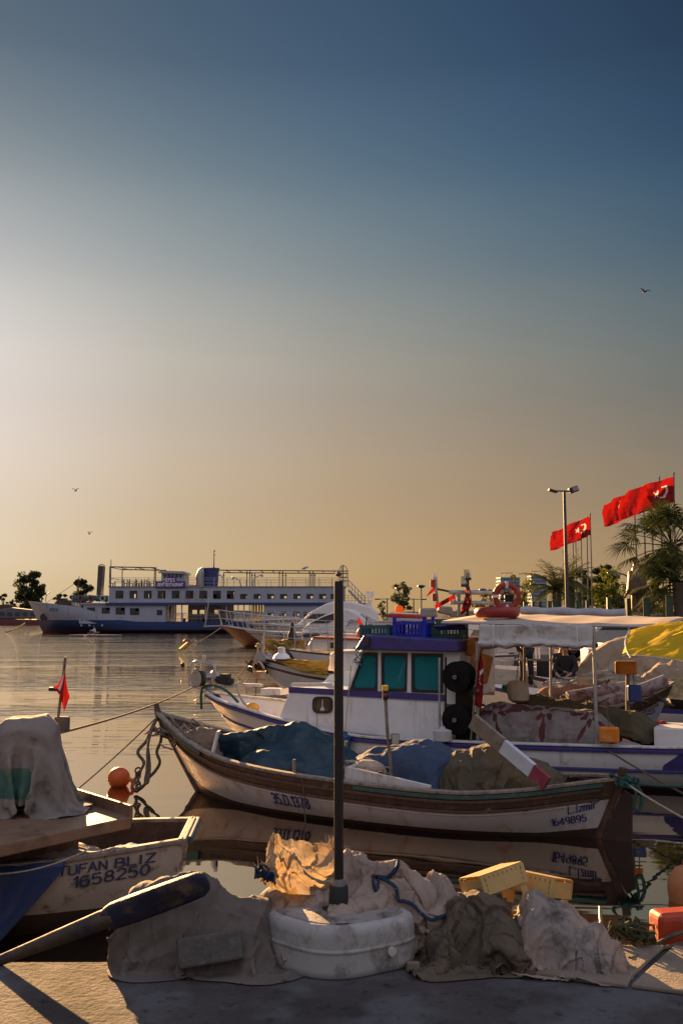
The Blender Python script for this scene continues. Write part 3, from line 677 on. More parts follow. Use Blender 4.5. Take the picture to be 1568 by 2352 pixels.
# between decks slab, stripe, upper house, roof
m = MB(); m.box(((sx1(452)+xa1)/2, 0, zu+.08), (xa1-sx1(452), 9.4, .22)); m.obj('deck_slab', MSHIPW, ship)
xu0, xu1 = sx1(684), sx2(1135)
m = MB(); wall_holes(m, xu0, xu1, zu+.19, zt, upW, YN); wall_holes(m, xu0, xu1, zu+.19, zt, upW, YF)
m.box((xu0, 0, (zu+zt)/2+.1), (.12, 8.8, zt-zu-.2)); m.box((xu1, 0, (zu+zt)/2+.1), (.12, 8.8, zt-zu-.2)); upper = m.obj('upper_house', MSHIPW, ship)
m = MB(); m.box(((sx1(664)+xu1)/2, YN-.27, (sz1(487)+sz1(503))/2), (xu1-sx1(664), .1, sz1(487)-sz1(503))); m.obj('blue_stripe', MSHIPSTRIPE, ship)
m = MB(); m.box(((xu0+xu1)/2, 0, zt+.06), (xu1-xu0+.3, 9.2, .14)); m.obj('top_deck', MSHIPDECK, ship)
rr = random.Random(5)
for k, h in enumerate(upW+loW+afW):
    m = MB(); a, b, c, d = h; m.mat(0)
    for (x, z, w_, h_) in (((a+b)/2, c+.03, b-a, .07), ((a+b)/2, d-.03, b-a, .07), (a+.03, (c+d)/2, .07, d-c), (b-.03, (c+d)/2, .07, d-c), (a+(b-a)*.56, (c+d)/2, .07, d-c)):
        m.box((x, YN-.03, z), (w_, .1, h_))
    f = m.obj('window', MDARK, ship)
    m = MB(); t_ = rr.random()
    m.box((a+(b-a)*.29, YN+.02, (c+d)/2), ((b-a)*.5, .02, (d-c)*.95))
    if t_ < .85: m.box((a+(b-a)*.77, YN+.02, d-(d-c)*.22), ((b-a)*.4, .02, (d-c)*.42))
    if k in range(len(upW), len(upW)+4): m.box((a+(b-a)*.77, YN+.02, (c+d)/2), ((b-a)*.42, .02, (d-c)*.95))
    m.obj('pane', MGLASSDK, f)
# rails
def railing(x0, x1, z, y, h=1.15, step=1.55, name='railing', rails=(.38,.76,1.0), r=.035):
    m = MB(); n = max(1, int(round((x1-x0)/step)))
    for i in range(n+1): x = x0+(x1-x0)*i/n; m.bar((x, y, z), (x, y, z+h), r*2)
    for q in rails: m.bar((x0, y, z+h*q), (x1, y, z+h*q), r*1.7)
    return m.obj(name, MSHIPW, ship)
zr = zt+.12
railing(xu0, xu1, zr, YN-.05, sz1(335)-sz1(388), 1.9); railing(xu0, xu1, zr, YF, sz1(335)-sz1(388), 1.9)
m = MB(); m.bar((xu0, YN, zr), (xu0, YF, zr), .08); m.bar((xu0, YN, zr+1.2), (xu0, YF, zr+1.2), .08); m.obj('railing', MSHIPW, ship)
railing(sx1(452), xu0, zu+.2, YN-.1, sz1(435)-sz1(475), 1.2)
m = MB(); rg = np.random.default_rng(2); xs = np.linspace(sx1(455), sx1(680), 26); zz0, zz1 = zu+.25, sz1(440)
m.grid([[(x, YN-.16+rg.normal(0,.05), zz0+rg.uniform(0,.25)) for x in xs], [(x, YN-.2+rg.normal(0,.08), (zz0+zz1)/2) for x in xs], [(x, YN-.14, zz1-rg.uniform(0,.15)) for x in xs]])
m.obj('rail_tarp', MTARP_TEAL, ship, smooth=True, solid=.03)
for cx in (510, 573, 645):
    m = MB(); m.torus((sx1(cx), YN-.30, sz1(462)), .36, .10, axis=(0,1,0), n=20, k=8); tag(m.obj('life_ring', MORED if cx < 600 else MSHIPW), {510:'orange life ring on the ship foredeck rail, leftmost of three',573:'orange life ring in the middle of the ship foredeck rail',645:'white life ring on the ship rail nearest the upper house'}[cx], 'life ring', 'life rings on the ship').location = ship.location
# funnels, masts, pergola frames
m = MB(); m.prism([(sx1(600), -4.2, sz1(440)), (sx1(628), -4.2, sz1(440)), (sx1(636), -4.2, sz1(256)), (sx1(606), -4.2, sz1(256))], (0, 1.6, 0))
m.bar((sx1(602), -3.4, sz1(252)), (sx1(621), -3.4, sz1(245)), .12); m.bar((sx1(621), -3.4, sz1(245)), (sx1(640), -3.4, sz1(252)), .12); m.obj('thin_stack', MSTACK, ship)
m = MB(); m.lathe([(0,sz1(402)),(sx1(40)-sx1(0),sz1(402)),(sx1(49)-sx1(0),sz1(270)),(sx1(51)-sx1(0),sz1(266)),(sx1(51)-sx1(0),sz1(262)),(sx1(40)-sx1(0),sz1(264))], (sx1(1302), -.5, 0), 24, sq=.8); fun = m.obj('funnel', MFUNNEL, ship, smooth=True)
m = MB(); m.tube([(sx1(1232), -.5, sz1(400)), (sx1(1232), -.5, sz1(310)), (sx1(1240), -.5, sz1(290)), (sx1(1256), -.5, sz1(284))], [.75]*4, 12); m.obj('vent_pipe', MSTEEL, ship, smooth=True)
m = MB(); m.cyl((sx1(1316), -.5, sz1(270)), (sx1(1316), -.5, sz1(147)), .08, 6, .05); m.bar((sx1(1316), -.5, sz1(150)), (sx1(1321), -.5, sz1(154)), .2); m.bar((sx1(1316), -.5, sz1(178)), (sx1(1321), -.5, sz1(178)), .2); m.bar((sx1(1311), -.5, sz1(262)), (sx1(1321), -.5, sz1(262)), .3); m.obj('mast', MDARK, ship)
m = MB(); m.cyl((sx1(687), YN+.3, zr), (sx1(687), YN+.3, sz1(215)), .1, 6, .05)
for y in (YN+.3, YF-.3):
    for cx in (680, 962, 971): m.bar((sx1(cx), y, zr), (sx1(cx), y, sz1(265)), .12)
    m.bar((sx1(678), y, sz1(262)), (sx1(972), y, sz1(268)), .16)
for cx in (690,740,845,930): m.bar((sx1(cx), YN+.3, sz1(266)), (sx1(cx), YF-.3, sz1(266)), .1)
m.bar((sx1(845), YN+.3, sz1(268)), (sx1(845), YN+.3, sz1(277)), .1); m.obj('fore_pergola', MSTACK, ship)
m = MB()
for y in (YN+.3, YF-.3):
    for cx in (128,365,388,620,645,857,885): m.bar((sx2(cx), y, zr), (sx2(cx), y, sz2(356)), .12); m.bar((sx2(cx)-.12, y, sz2(376)), (sx2(cx)+.12, y, sz2(376)), .22)
    m.bar((sx2(125), y, sz2(353)), (sx2(1090), y, sz2(360)), .15)
for cx in (200,300,470,560,760,960,1050): m.bar((sx2(cx), YN+.3, sz2(357)), (sx2(cx), YF-.3, sz2(357)), .09)
m.obj('after_pergola', MSTACK, ship)
for k, (pts) in enumerate([[(180,505),(180,440),(168,405),(135,380)], [(316,505),(316,470),(300,430),(252,406)], [(405,505),(407,455),(430,408),(480,387)]]):
    m = MB(); m.tube([(sx2(a), YN+.8, sz2(b)) for a, b in pts], .09, 6); m.ball((sx2(pts[-1][0]), YN+.8, sz2(pts[-1][1])-.15), .22, 8, 6); m.obj('curved_lamp', MSHIPW, ship)
# wheelhouse and sign
m = MB(); wx0, wx1 = sx1(995), sx1(1135); wz0, wz1 = zr, sz1(297)
wall_holes(m, wx0, wx1, wz0, wz1, [(wx0+.3+(wx1-wx0-.4)*i/5, wx0+.1+(wx1-wx0-.4)*(i+1)/5, sz1(332), sz1(303)) for i in range(5)], -2.4)
wall_holes(m, wx0, wx1, wz0, wz1, [], 2.4); m.box((wx0, 0, (wz0+wz1)/2), (.1, 4.8, wz1-wz0)); m.box((wx1, 0, (wz0+wz1)/2), (.1, 4.8, wz1-wz0)); m.obj('wheelhouse', MSHIPW, ship)
m = MB(); m.prism([(sx1(972), -3, sz1(297)), (sx1(1150), -3, sz1(304)), (sx1(1140), -3, sz1(288)), (sx1(990), -3, sz1(283))], (0,6,0)); m.obj('wheelhouse_roof', MSHIPW, ship)
m = MB()
for i in range(5): m.box((wx0+.2+(wx1-wx0-.4)*(i+.5)/5, -2.38, sz1(318)), ((wx1-wx0-.6)/5.4, .03, 1.3))
m.obj('wheelhouse_window', MGLASSDK, ship)
m = MB(); sgx0, sgx1, sgz0, sgz1 = sx1(977), sx1(1161), sz1(394), sz1(353); m.box(((sgx0+sgx1)/2, YN-.25, (sgz0+sgz1)/2), (sgx1-sgx0, .12, sgz1-sgz0)); cxs = sx1(1070)
m.prism([(cxs+math.cos(R(a))*(sx1(37)-sx1(0)), YN-.31, sgz1+math.sin(R(a))*(sz1(320)-sz1(353))) for a in range(0, 181, 15)], (0,.12,0)); sg = m.obj('sign_board', MSIGN, ship)
q, wd = lettering('EFES', sz1(336)-sz1(355), .34, gap=.5); sc = (sx1(1100)-sx1(1040))/wd
put_text(q, lambda a, b, i: np.array([sx1(1040)+a*sc, YN-.345-.004*(i % 3), sz1(356)+b]), 'sign_lettering', MSIGNTXT, sg)
q, wd = lettering('GEMI RESTAURANT', sz1(366)-sz1(384), .34, gap=.42); sc = (sx1(1152)-sx1(988))/wd
put_text(q, lambda a, b, i: np.array([sx1(988)+a*sc, YN-.345-.004*(i % 3), sz1(384)+b]), 'sign_lettering', MSIGNTXT, sg)
m = MB(); m.box((sx1(1027), YN-.33, sz1(363)), (.22,.05,.2)); m.obj('sign_dot', MSIGNTXT, sg)
m = MB(); m.box((sx1(1185), YN+3, sz1(382)), (sx1(1206)-sx1(1162), .1, sz1(370)-sz1(394))); m.obj('small_signboard', mat('faded_pink_sign', (.45,.35,.38), .6, bump=0), ship)
# after mast cage and stairs
m = MB()
for a in np.linspace(0, 2*math.pi, 9)[:-1]: m.bar((sx2(1122)+.7*math.cos(a), .7*math.sin(a), zr), (sx2(1122)+.7*math.cos(a), .7*math.sin(a), sz2(350)), .08)
for cy in (430,400,370,350): m.torus((sx2(1122), 0, sz2(cy)), .7, .05, n=12, k=4)
for a in (0, math.pi/2): m.tube([(sx2(1122)+.7*math.cos(a)*q_, .7*math.sin(a)*q_, sz2(350)+(1-q_*q_)*.9) for q_ in (-1,-.5,0,.5,1)], .05, 5)
m.bar((sx2(1108), 0, sz2(440)), (sx2(1108), 0, sz2(305)), .1); m.bar((sx2(1118), 0, sz2(440)), (sx2(1118), 0, sz2(310)), .07); m.ball((sx2(1083), -.5, sz2(377)), (.45,.45,.4), 8, 6); m.obj('antenna_cage', MSTACK, ship)
m = MB()
p0, p1 = np.array([sx2(1165), -3.2, sz2(510)]), np.array([sx2(1290), -3.2, sz2(640)])
for dy in (0, 1.1):
    o = np.array([0, dy, 0]); m.bar(p0+o, p1+o, .15, .3); m.bar(p0+o+(0,0,1.5), p1+o+(0,0,1.5), .08); m.bar(p0+o+(0,0,.8), p1+o+(0,0,.8), .06)
    for i in range(6): q_ = p0+(p1-p0)*i/5+o; m.bar(q_, q_+np.array([0,0,1.5]), .07)
for i in range(12): q_ = p0+(p1-p0)*(i+.5)/12; m.box(q_+np.array([0,.55,0]), (.3,1.1,.06))
m.obj('stern_stairs', MSHIPW, ship)
m = MB(); m.box((sx2(1180), 0, zu+.1), (sx2(1240)-sx2(1125), 8.4, .2)); 
for x in np.linspace(sx2(1135), sx2(1345), 9): m.bar((x, YN+.3, zu+.2), (x, YN+.3, zu+1.3), .07)
for z in (.5,.9,1.3): m.bar((sx2(1135), YN+.3, zu+z), (sx2(1345), YN+.3, zu+z), .06)
m.box((sx2(1290), 0, zu+.08), (sx2(1345)-sx2(1235), 7.4, .2)); m.obj('stern_platform', MSHIPW, ship)
# furniture of the top deck
def deck_table(x, y, lab):
    m = MB(); m.box((0,0,.72), (1.3,.8,.05))
    for a in (-.55,.55):
        for b in (-.33,.33): m.box((a,b,.36), (.08,.08,.72))
    tag(m.obj('deck_table', MDARK), lab, 'table', 'tables on the ship top deck').location = (X0+x, SY+BM+y, zr)
def deck_chair(x, y, rz):
    m = MB(); m.box((0,0,.45), (.5,.5,.05)); m.box((.23,0,.78), (.05,.5,.6))
    for a in (-.21,.21):
        for b in (-.21,.21): m.box((a,b,.22), (.06,.06,.45))
    o = tag(m.obj('deck_chair', MDARK), 'dark chair by a table on the open top deck of the white ship', 'chair', 'chairs on the ship top deck'); o.location = (X0+x, SY+BM+y, zr); o.rotation_euler = (0,0,rz); return o
c0 = None; sp = []
for k, cx in enumerate((725, 815, 850, 895, 945)):
    deck_table(sx1(cx), YN+1.6, 'dark table on the ship top deck, '+['alone under the front of the fore frame','first right of the frame mast','third from the bow','fourth from the bow','nearest the wheelhouse'][k])
    for dx, rz in ((-1.05, math.pi), (1.05, 0)): sp.append((sx1(cx)+dx, YN+1.6, rz))
for s_ in sp:
    if c0 is None: c0 = deck_chair(*s_)
    else:
        c = c0.copy(); COL.objects.link(c); c.location = (X0+s_[0], SY+BM+s_[1], zr); c.rotation_euler = (0,0,s_[2])
# cafe tables in the open side
for k, cx in enumerate((1205, 1330)):
    m = MB(); m.box((0,0,.74), (1.8,.9,.06)); m.box((-.6,0,.37), (.1,.6,.74)); m.box((.6,0,.37), (.1,.6,.74))
    for s_ in (-1,1): m.box((s_*1.5,0,.45), (.5,.5,.06)); m.box((s_*1.72,0,.85), (.06,.5,.8)); m.box((s_*1.5,0,.22), (.4,.4,.42))
    tag(m.obj('cafe_table', MDARK), ['dark table with two seats in the open side of the ship, left one','dark table with two seats in the open side of the ship, right one'][k], 'table', 'tables in the ship side').location = (X0+sx1(cx), SY+BM-2.2, zm-.05)
# bow mast with stays
m = MB(); bx = sx1(430); m.cyl((bx, 0, hb.S(.1)-1), (bx+.25, 0, sz1(315)), .1, 6, .06); m.bar((bx, 0, sz1(350)), (bx-5, 0, sz1(500)), .05); m.obj('bow_mast', MDARK, ship)
m = MB(); m.tube([(sx1(248), -1.5, sz1(480)), (sx1(248), -1.5, sz1(455)), (sx1(255), -1.5, sz1(430)), (sx1(272), -1.5, sz1(418))], .06, 5); m.box((sx1(375), -1, sz1(490)), (2.2,2,.9)); m.box((sx1(350), -1, sz1(484)), (1.2,1.4,1.2)); m.obj('windlass', MDARK, ship)
# ------------------------------------------------------------------ frames for the moored boats
class Frame:
    def __init__(s, O, rz):
        s.O = np.array([O[0], O[1], 0.]); s.rz = rz; s.U = np.array([math.cos(rz), math.sin(rz), 0]); s.W = np.array([-math.sin(rz), math.cos(rz), 0])
    def L(s, px, py, w):                     # local point seen at a pixel on the upright plane w
        d = ray(px, py); c = np.array([0,0,CAMZ]); t = (w+(s.O-c)@s.W)/(d@s.W); p = c+d*t-s.O; return np.array([p@s.U, w, p[2]])
    def Z(s, px, py, z):                     # local point seen at a pixel at height z
        p = onz(px, py, z)-s.O; return np.array([p@s.U, p@s.W, z])
    def world(s, p): return s.O+p[0]*s.U+p[1]*s.W+np.array([0,0,p[2]])
def proj(p):
    c, s_ = math.cos(PITCH), math.sin(PITCH); q = np.array(p)-np.array([0,0,CAMZ]); f = q[1]*c+q[2]*s_; up = -q[1]*s_+q[2]*c
    return 784+q[0]/f*FPX, 1176-up/f*FPX
def c_hull(h, zf, rail=.045):
    tt = np.linspace(0, 1, 80); Bt = np.array([h.B(t) for t in tt]); St = np.array([h.S(t) for t in tt])
    def f(P):
        t = np.clip(P[..., 0]/h.L, 0, 1); B = np.interp(t, tt, Bt); S_ = np.interp(t, tt, St); w = np.abs(P[..., 1]); sg = np.where(P[..., 1] >= 0, 1, -1); z = P[..., 2]; Q = P.copy()
        ins = (w < B-.09) & (z < zf); rl = (w >= B-.09) & (w < B+rail) & (z < S_+.022)
        top = rl & (z > S_-.09); outw = rl & ~top & (w >= B-.01); inw = rl & ~top & ~outw
        Q[..., 2] = np.where(ins, zf, np.where(top, S_+.022, z)); Q[..., 1] = np.where(outw, sg*(B+rail), np.where(inw, sg*(B-.09), P[..., 1]))
        return Q, ins | rl
    return f
def find_u(fr, hull, px, z, side=-1):
    a, b = 0, hull.L
    for _ in range(40):
        m = (a+b)/2; x = proj(fr.world(hull.pt(hull.t_of(m, z), z, side)))[0]
        if x < px: a = m
        else: b = m
    return a
def rope(pts, r, name, m, label=None, parent=None, n=6, sag=0, seg=14, cat='rope', group=None):
    P = [np.array(p, float) for p in pts]
    if len(P) == 2 and sag is not None:
        a, b = P; P = [a+(b-a)*i/seg-np.array([0,0,4*sag*(i/seg)*(1-i/seg)]) for i in range(seg+1)]
    o = MB().tube(P, r, n).obj(name, m, parent, smooth=True)
    return tag(o, label, cat, group) if label else o
def smooth_path(pts, k=6):
    P = [np.array(p, float) for p in pts]; out = []
    for i in range(len(P)-1):
        p0, p1, p2, p3 = P[max(0,i-1)], P[i], P[i+1], P[min(len(P)-1,i+2)]
        for j in range(k):
            t = j/k; out.append(.5*((2*p1)+(-p0+p2)*t+(2*p0-5*p1+4*p2-p3)*t*t+(-p0+3*p1-3*p2+p3)*t**3))
    return out+[P[-1]]
def heap(mb, c, ext, n, r, seed=1, loop=.22, seg=14):
    q = np.random.default_rng(seed)
    for i in range(n):
        p = np.array(c)+q.uniform(-1,1,3)*np.array(ext)*np.array([1,1,.6]); a0 = q.uniform(0,6.28); R_ = loop*q.uniform(.5,1.2); tl = q.normal(0,.35,2)
        pts = []
        for j in range(seg):
            a = a0+j/seg*q.uniform(3.5,7); rr = R_*(1+.25*math.sin(3*a+i)); d = np.array([math.cos(a)*rr*ext[0]/max(ext[:2])*1.2, math.sin(a)*rr, 0]); d[2] = d[0]*tl[0]+d[1]*tl[1]+.02*math.sin(5*a)
            pts.append(p+d)
        mb.tube(pts, r*q.uniform(.8,1.25), 5)
# ------------------------------------------------------------------ the near white boat
fn_ = Frame((-2.50, 13.854), math.atan2(-3.259, 5.381))
nbL = 6.29
nh = Hull(nbL, [(0,.03),(.06,.24),(.14,.50),(.26,.74),(.42,.90),(.57,.93),(.75,.82),(.88,.58),(.96,.28),(1,.06)],
          [(0,.977),(.1,.80),(.235,.60),(.37,.52),(.555,.48),(.757,.455),(.86,.505),(.95,.585),(1,.62)], [(0,-.05),(.15,-.35),(.8,-.35),(1,-.15)], rb=.75, rs=.34, n=2.3, nb=1.25, ns=1.35, nt=56, rbp=5)
nb = T('fishing_boat', 'open white wooden boat with brown gunwale numbered 35.D.1378, nearest boat across the water', 'boat', fn_.O, fn_.rz)
MHULL_N = mat('near_boat_white', (.56,.51,.50), .5, var=.08, vs=2, dirt=(.25,.20,.16), dscale=3.2, damt=.32, streak=(.42,.22,.06), samt=.45, sscale=7, bump=.07, bs=22)
MCAP = mat('worn_grey_gunwale', (.24,.19,.15), .7, var=.35, vs=12, dirt=(.06,.035,.025), dscale=11, damt=.5, bump=.4, bs=60)
MGREEN = mat('worn_green_paint', (.03,.075,.06), .6, var=.3, dirt=(.20,.15,.10), dscale=10, damt=.35, bump=.15)
boot = lambda t: .05+.22*max(0, 1-t/.28)**1.6+.06*max(0,(t-.9)/.1)
mb = nh.skin([('k',0,1,3),('z',boot,0,4),('s',.205,2,7),('s',0,0,3)])
hull = mb.obj('hull', [MHULL_N, MBOOT, MBROWN], nb, smooth=True)
mb = MB()
for sd in (-1, 1):
    nh.sweep(mb, -.012, .10, .035, t0=.0, t1=1, side=sd, out=.03, n=60)
mb.obj('gunwale', MCAP, nb, bevel=.008)
mb = MB()
for sd in (-1, 1):
    nh.sweep(mb, .085, .05, .035, t0=.02, t1=.985, side=sd, out=.030, n=60)
    nh.sweep(mb, .19, .05, .03, t0=.02, t1=.985, side=sd, out=.026, n=60)
mb.obj('rubbing_strake', MBROWN, nb, bevel=.008)
for a_, b_ in ((.58,.985),(.02,.2)):
    mb = MB(); nh.sweep(mb, .035, .05, .045, t0=a_, t1=b_, side=-1, out=.028, n=40); mb.obj('green_trim', MGREEN, nb, bevel=.006)
mb = MB(); nh.sweep(mb, .228, .03, .014, t0=.03, t1=.975, side=-1, out=.008, n=60); mb.obj('white_moulding', MHULL_N, nb)
mb = MB(); nh.inside(mb, lambda t: .12+.35*max(0,1-t/.3)**2+.2*max(0,(t-.85)/.15)); mb.obj('inner_planking', [MBROWN, MWOOD], nb)
mb = MB(); st = [nh.pt(0, z, -1)*np.array([1,0,1]) for z in (.0,.12,.3,.5,.7,.9,.975)]; st = [p+np.array([-.012,0,0]) for p in st]
mb.tube(st+[st[-1]+np.array([-.05,0,.16])], [.03,.034,.036,.038,.04,.045,.05,.03], 6); mb.obj('stem_post', MBROWN, nb, smooth=True)
mb = MB(); st = [nh.pt(1, z, -1)*np.array([1,0,1])+np.array([.03,0,0]) for z in (-.1,.1,.3,.5,.62)]
mb.tube(st+[st[-1]+np.array([.02,0,.12])], .045, 6); mb.obj('stern_post', MBROWN, nb)
mb = MB(); p0 = nh.pt(1,.62,-1); mb.prism([(p0[0]+.05,-.02,.52),(p0[0]+.14,-.02,.46),(p0[0]+.10,-.02,-.4),(p0[0]-.26,-.02,-.4),(p0[0]-.20,-.02,.0)], (0,.04,0)); mb.obj('rudder', MBOOT, nb)
# thwarts, knees and thole pins
mb = MB()
for t in (.3,.52,.8): b = nh.B(t)-.06; mb.box((nbL*t, 0, nh.S(t)-.16), (.22, 2*b, .035))
mb.obj('thwart', MWOOD, nb)
def nl(px, py, w): return fn_.L(px, py, w)
for px, y0, y1 in ((676,1786,1744),):
    a, b = nl(px, y0, -.86), nl(px, y1, -.86); MB().cyl(a, b, .018, 7).obj('thole_pin', MWOOD, nb)
mb = MB(); a, b = nl(612,1778,-.88), nl(712,1790,-.88); mb.prism([a+(0,0,-.03), a+(.08,0,.03), a+(.3,0,.045), (a+b)/2+(0,0,.03), b+(-.15,0,.035), b+(0,0,-.02)], (0,.09,0)); mb.obj('thole_block', MBROWN, nb, bevel=.01)
def hz(fr, px, py, w): return float(fr.L(px, py, w)[2])
def hull_text(txt, px0, px1, z0, h, hull_, fr, par, m, slant=0, serif=True, wid=.28, rise=0, gap=.3):
    u0, u1 = find_u(fr, hull_, px0, z0), find_u(fr, hull_, px1, z0+rise)
    q, wd = lettering(txt, h, wid, slant, serif, gap); sc = (u1-u0)/wd
    put_text(q, lambda a, b, i: (lambda u, z: hull_.pt(hull_.t_of(u, z), z, -1, .010+.0012*(i % 4)))(u0+a*sc, z0+b+rise*a/wd), 'painted_number' if txt[0].isdigit() else 'painted_name', m, par)
MINK2 = mat('navy_lettering', (.012,.02,.15), .5, var=.2, bump=0)
hull_text('35.D.1378', 630, 717, hz(fn_,631,1848,-.86), .125, nh, fn_, hull, MINK2, gap=.26, rise=hz(fn_,717,1861,-.87)-hz(fn_,631,1848,-.86))
hull_text('L.Izmir', 1305, 1372, hz(fn_,1305,1881,-.42)+.02, .08, nh, fn_, hull, MINK2, slant=.22, wid=.26, rise=hz(fn_,1372,1869,-.28)-hz(fn_,1305,1884,-.42))
hull_text('1649895', 1268, 1350, hz(fn_,1268,1904,-.45)-.005, .075, nh, fn_, hull, MINK2, slant=.12, wid=.26, rise=hz(fn_,1350,1893,-.3)-hz(fn_,1268,1904,-.45))
# ropes in the bow
mb = MB(); c = nl(425, 1672, 0); heap(mb, (c[0]+.05, 0, .72), (.42,.26,.10), 34, .013, 3, .14)
tag(mb.obj('rope_heap', mat('grey_brown_rope', (.20,.16,.12), .9, var=.5, vs=9, bump=.5, bs=90)), 'tangle of grey brown ropes heaped in the bow of the near white boat', 'rope').location = fn_.O; COL.objects['rope_heap'].rotation_euler = (0,0,fn_.rz)
def local_thing(o, fr, label, cat, group=None):
    o.location = fr.O; o.rotation_euler = (0,0,fr.rz); return tag(o, label, cat, group)
P0 = sheet((nl(455,1690,0)[0]+.1, -.1, 1.05), .75, .8, 24, 24)
Pc = cloth(P0, [c_ellipsoid((P0[12,12,0],-.1,.55),(.32,.36,.30)), c_ellipsoid((P0[12,12,0]-.3,.1,.6),(.2,.25,.22)), c_hull(nh,.45)], steps=60, grow=1.12, seed=4)
local_thing(cloth_obj(wrinkle(Pc,.02,4,3), 'brown_sack', mat('brown_sacking', (.15,.105,.075), .9, var=.3, dirt=(.06,.045,.03), damt=.4, bump=.4)), fn_, 'brown sacking over gear in the near boat, between rope heap and teal tarp', 'sack')
# teal tarp tent
MTEAL = mat('teal_tarpaulin', (.006,.027,.042), .5, var=.35, vs=3, dirt=(.03,.065,.08), dscale=7, damt=.2, bump=.3, bs=14, bdist=.02)
pa, pb, pc = nl(500,1684,0), nl(690,1660,.15), nl(822,1742,.1)
u0, u1 = pa[0], pc[0]+.1
P0 = sheet(((u0+u1)/2, .03, 1.12), u1-u0, 1.98, 46, 46)
cols = []
for i in range(20): q = i/19; c = pa+(pb-pa)*q; cols.append(c_ellipsoid((c[0], c[1], c[2]-.07-.03*math.sin(q*3.1)), (.12,.09,.09)))
for i in range(1, 12): q = i/11; c = pb+(pc-pb)*q; cols.append(c_ellipsoid((c[0], c[1], c[2]-.16), (.16,.22,.15)))
cols += [c_ellipsoid((pb[0]-.1,-.25,.45),(.5,.35,.22)), c_hull(nh,.36)]
Pc = cloth(P0, cols, steps=110, iters=8, grow=1.06, seed=5, fric=.75)
local_thing(cloth_obj(facets(wrinkle(Pc,.020,3,1),.014,50,3,1), 'tarpaulin', MTEAL, thick=.006, sub=0), fn_, 'dark teal tarpaulin draped like a tent over the front half of the near boat', 'tarp')
mb = MB(); a, b = nl(487,1738,-.6), nl(500,1684,-.45); mb.bar(a, b, .03, .05); mb.bar(nl(487,1738,-.66), nl(640,1775,-.80), .04, .03); mb.bar(b, nl(505,1680,.4), .03, .04); local_thing(mb.obj('tarp_frame', MPALEWOOD), fn_, 'pale wooden frame holding up the front edge of the teal tarpaulin', 'frame')
# white box frame amidships, its tackle
mb = MB(); a, b = nl(794,1775,-.74), nl(988,1820,-.74)
mb.bar(a, b, .04, .15); mb.bar(a+(0,.5,0), b+(0,.5,0), .04, .15); mb.bar(a, a+(0,.5,0), .04, .13)
for q in (.03,.5,.95): c = a+(b-a)*q; mb.box(c+np.array([0,.05,-.12]), (.08,.07,.10))
local_thing(mb.obj('board_frame', MWHITE_OLD, bevel=.006), fn_, 'worn white board frame lying across the middle of the near boat', 'frame')
mb = MB(); c = nl(845,1765,-.45); mb.ball(c, (.22,.13,.10), 12, 8); heap(mb, c, (.22,.12,.08), 10, .012, 9, .1); local_thing(mb.obj('net_bundle', mat('pale_net', (.32,.25,.19), .9, var=.4, bump=.6, bs=60)), fn_, 'small pale net bundle on the white board frame beside the black pole', 'net')
# blue cloth mound
MBLUECLOTH = mat('faded_blue_cloth', (.030,.052,.095), .85, var=.25, vs=3, dirt=(.07,.085,.11), dscale=5, damt=.3, bump=.35, bs=26, bdist=.012)
c = nl(952, 1742, 0); top = nl(965,1698,0)[2]
P0 = sheet((c[0], -.08, top+.12), 1.75, 1.45, 42, 36)
Pc = cloth(P0, [c_ellipsoid((c[0]+.12,0,.36),(.58,.48,top-.36)), c_ellipsoid((c[0]-.4,-.1,.36),(.4,.4,top-.46)), c_hull(nh,.36)], steps=80, grow=1.05, seed=8)
local_thing(cloth_obj(facets(wrinkle(Pc,.020,3,2),.016,36,4,1), 'blue_cloth', MBLUECLOTH, sub=0), fn_, 'faded blue cloth covering a mound of nets in the middle of the near boat', 'cloth')
# olive cloth mound
MOLIVE = mat('olive_canvas', (.08,.064,.036), .9, var=.3, vs=3, dirt=(.045,.038,.025), dscale=3, damt=.45, bump=.4, bs=24, bdist=.014)
c = nl(1125, 1760, 0); top = nl(1120,1706,0)[2]
P0 = sheet((c[0]+.0, .0, top+.14), 1.65, 1.75, 46, 46, rz=.1)
Pc = cloth(P0, [c_ellipsoid((c[0],-.05,.40),(.50,.52,top-.40)), c_ellipsoid((c[0]+.45,.1,.36),(.42,.42,top-.50)), c_hull(nh,.34)], steps=95, grow=1.12, seed=12)
local_thing(cloth_obj(facets(wrinkle(Pc,.030,4,7),.022,46,5,1), 'olive_canvas', MOLIVE, sub=0), fn_, 'olive canvas heaped over nets in the rear half of the near boat', 'cloth')
# plank leaning on it
mb = MB(); a, b, e = nl(1084,1655,-.42), nl(1222,1770,-.58), nl(1256,1800,-.60)
m0 = a+(b-a)*.52
mb.mat(0).bar(a, m0, .05, .17); mb.mat(1).bar(m0, b, .06, .155); mb.mat(2).bar(b, e, .055, .15)
local_thing(mb.obj('plank', [MWOOD, mat('bluish_white_paint', (.50,.52,.56), .6, var=.1, dirt=(.25,.2,.17), damt=.25), mat('faded_crimson', (.23,.03,.05), .7, var=.3, dirt=(.3,.2,.2), damt=.3)], bevel=.008), fn_, 'long tiller plank leaning on the olive canvas, half white with a red end', 'plank')
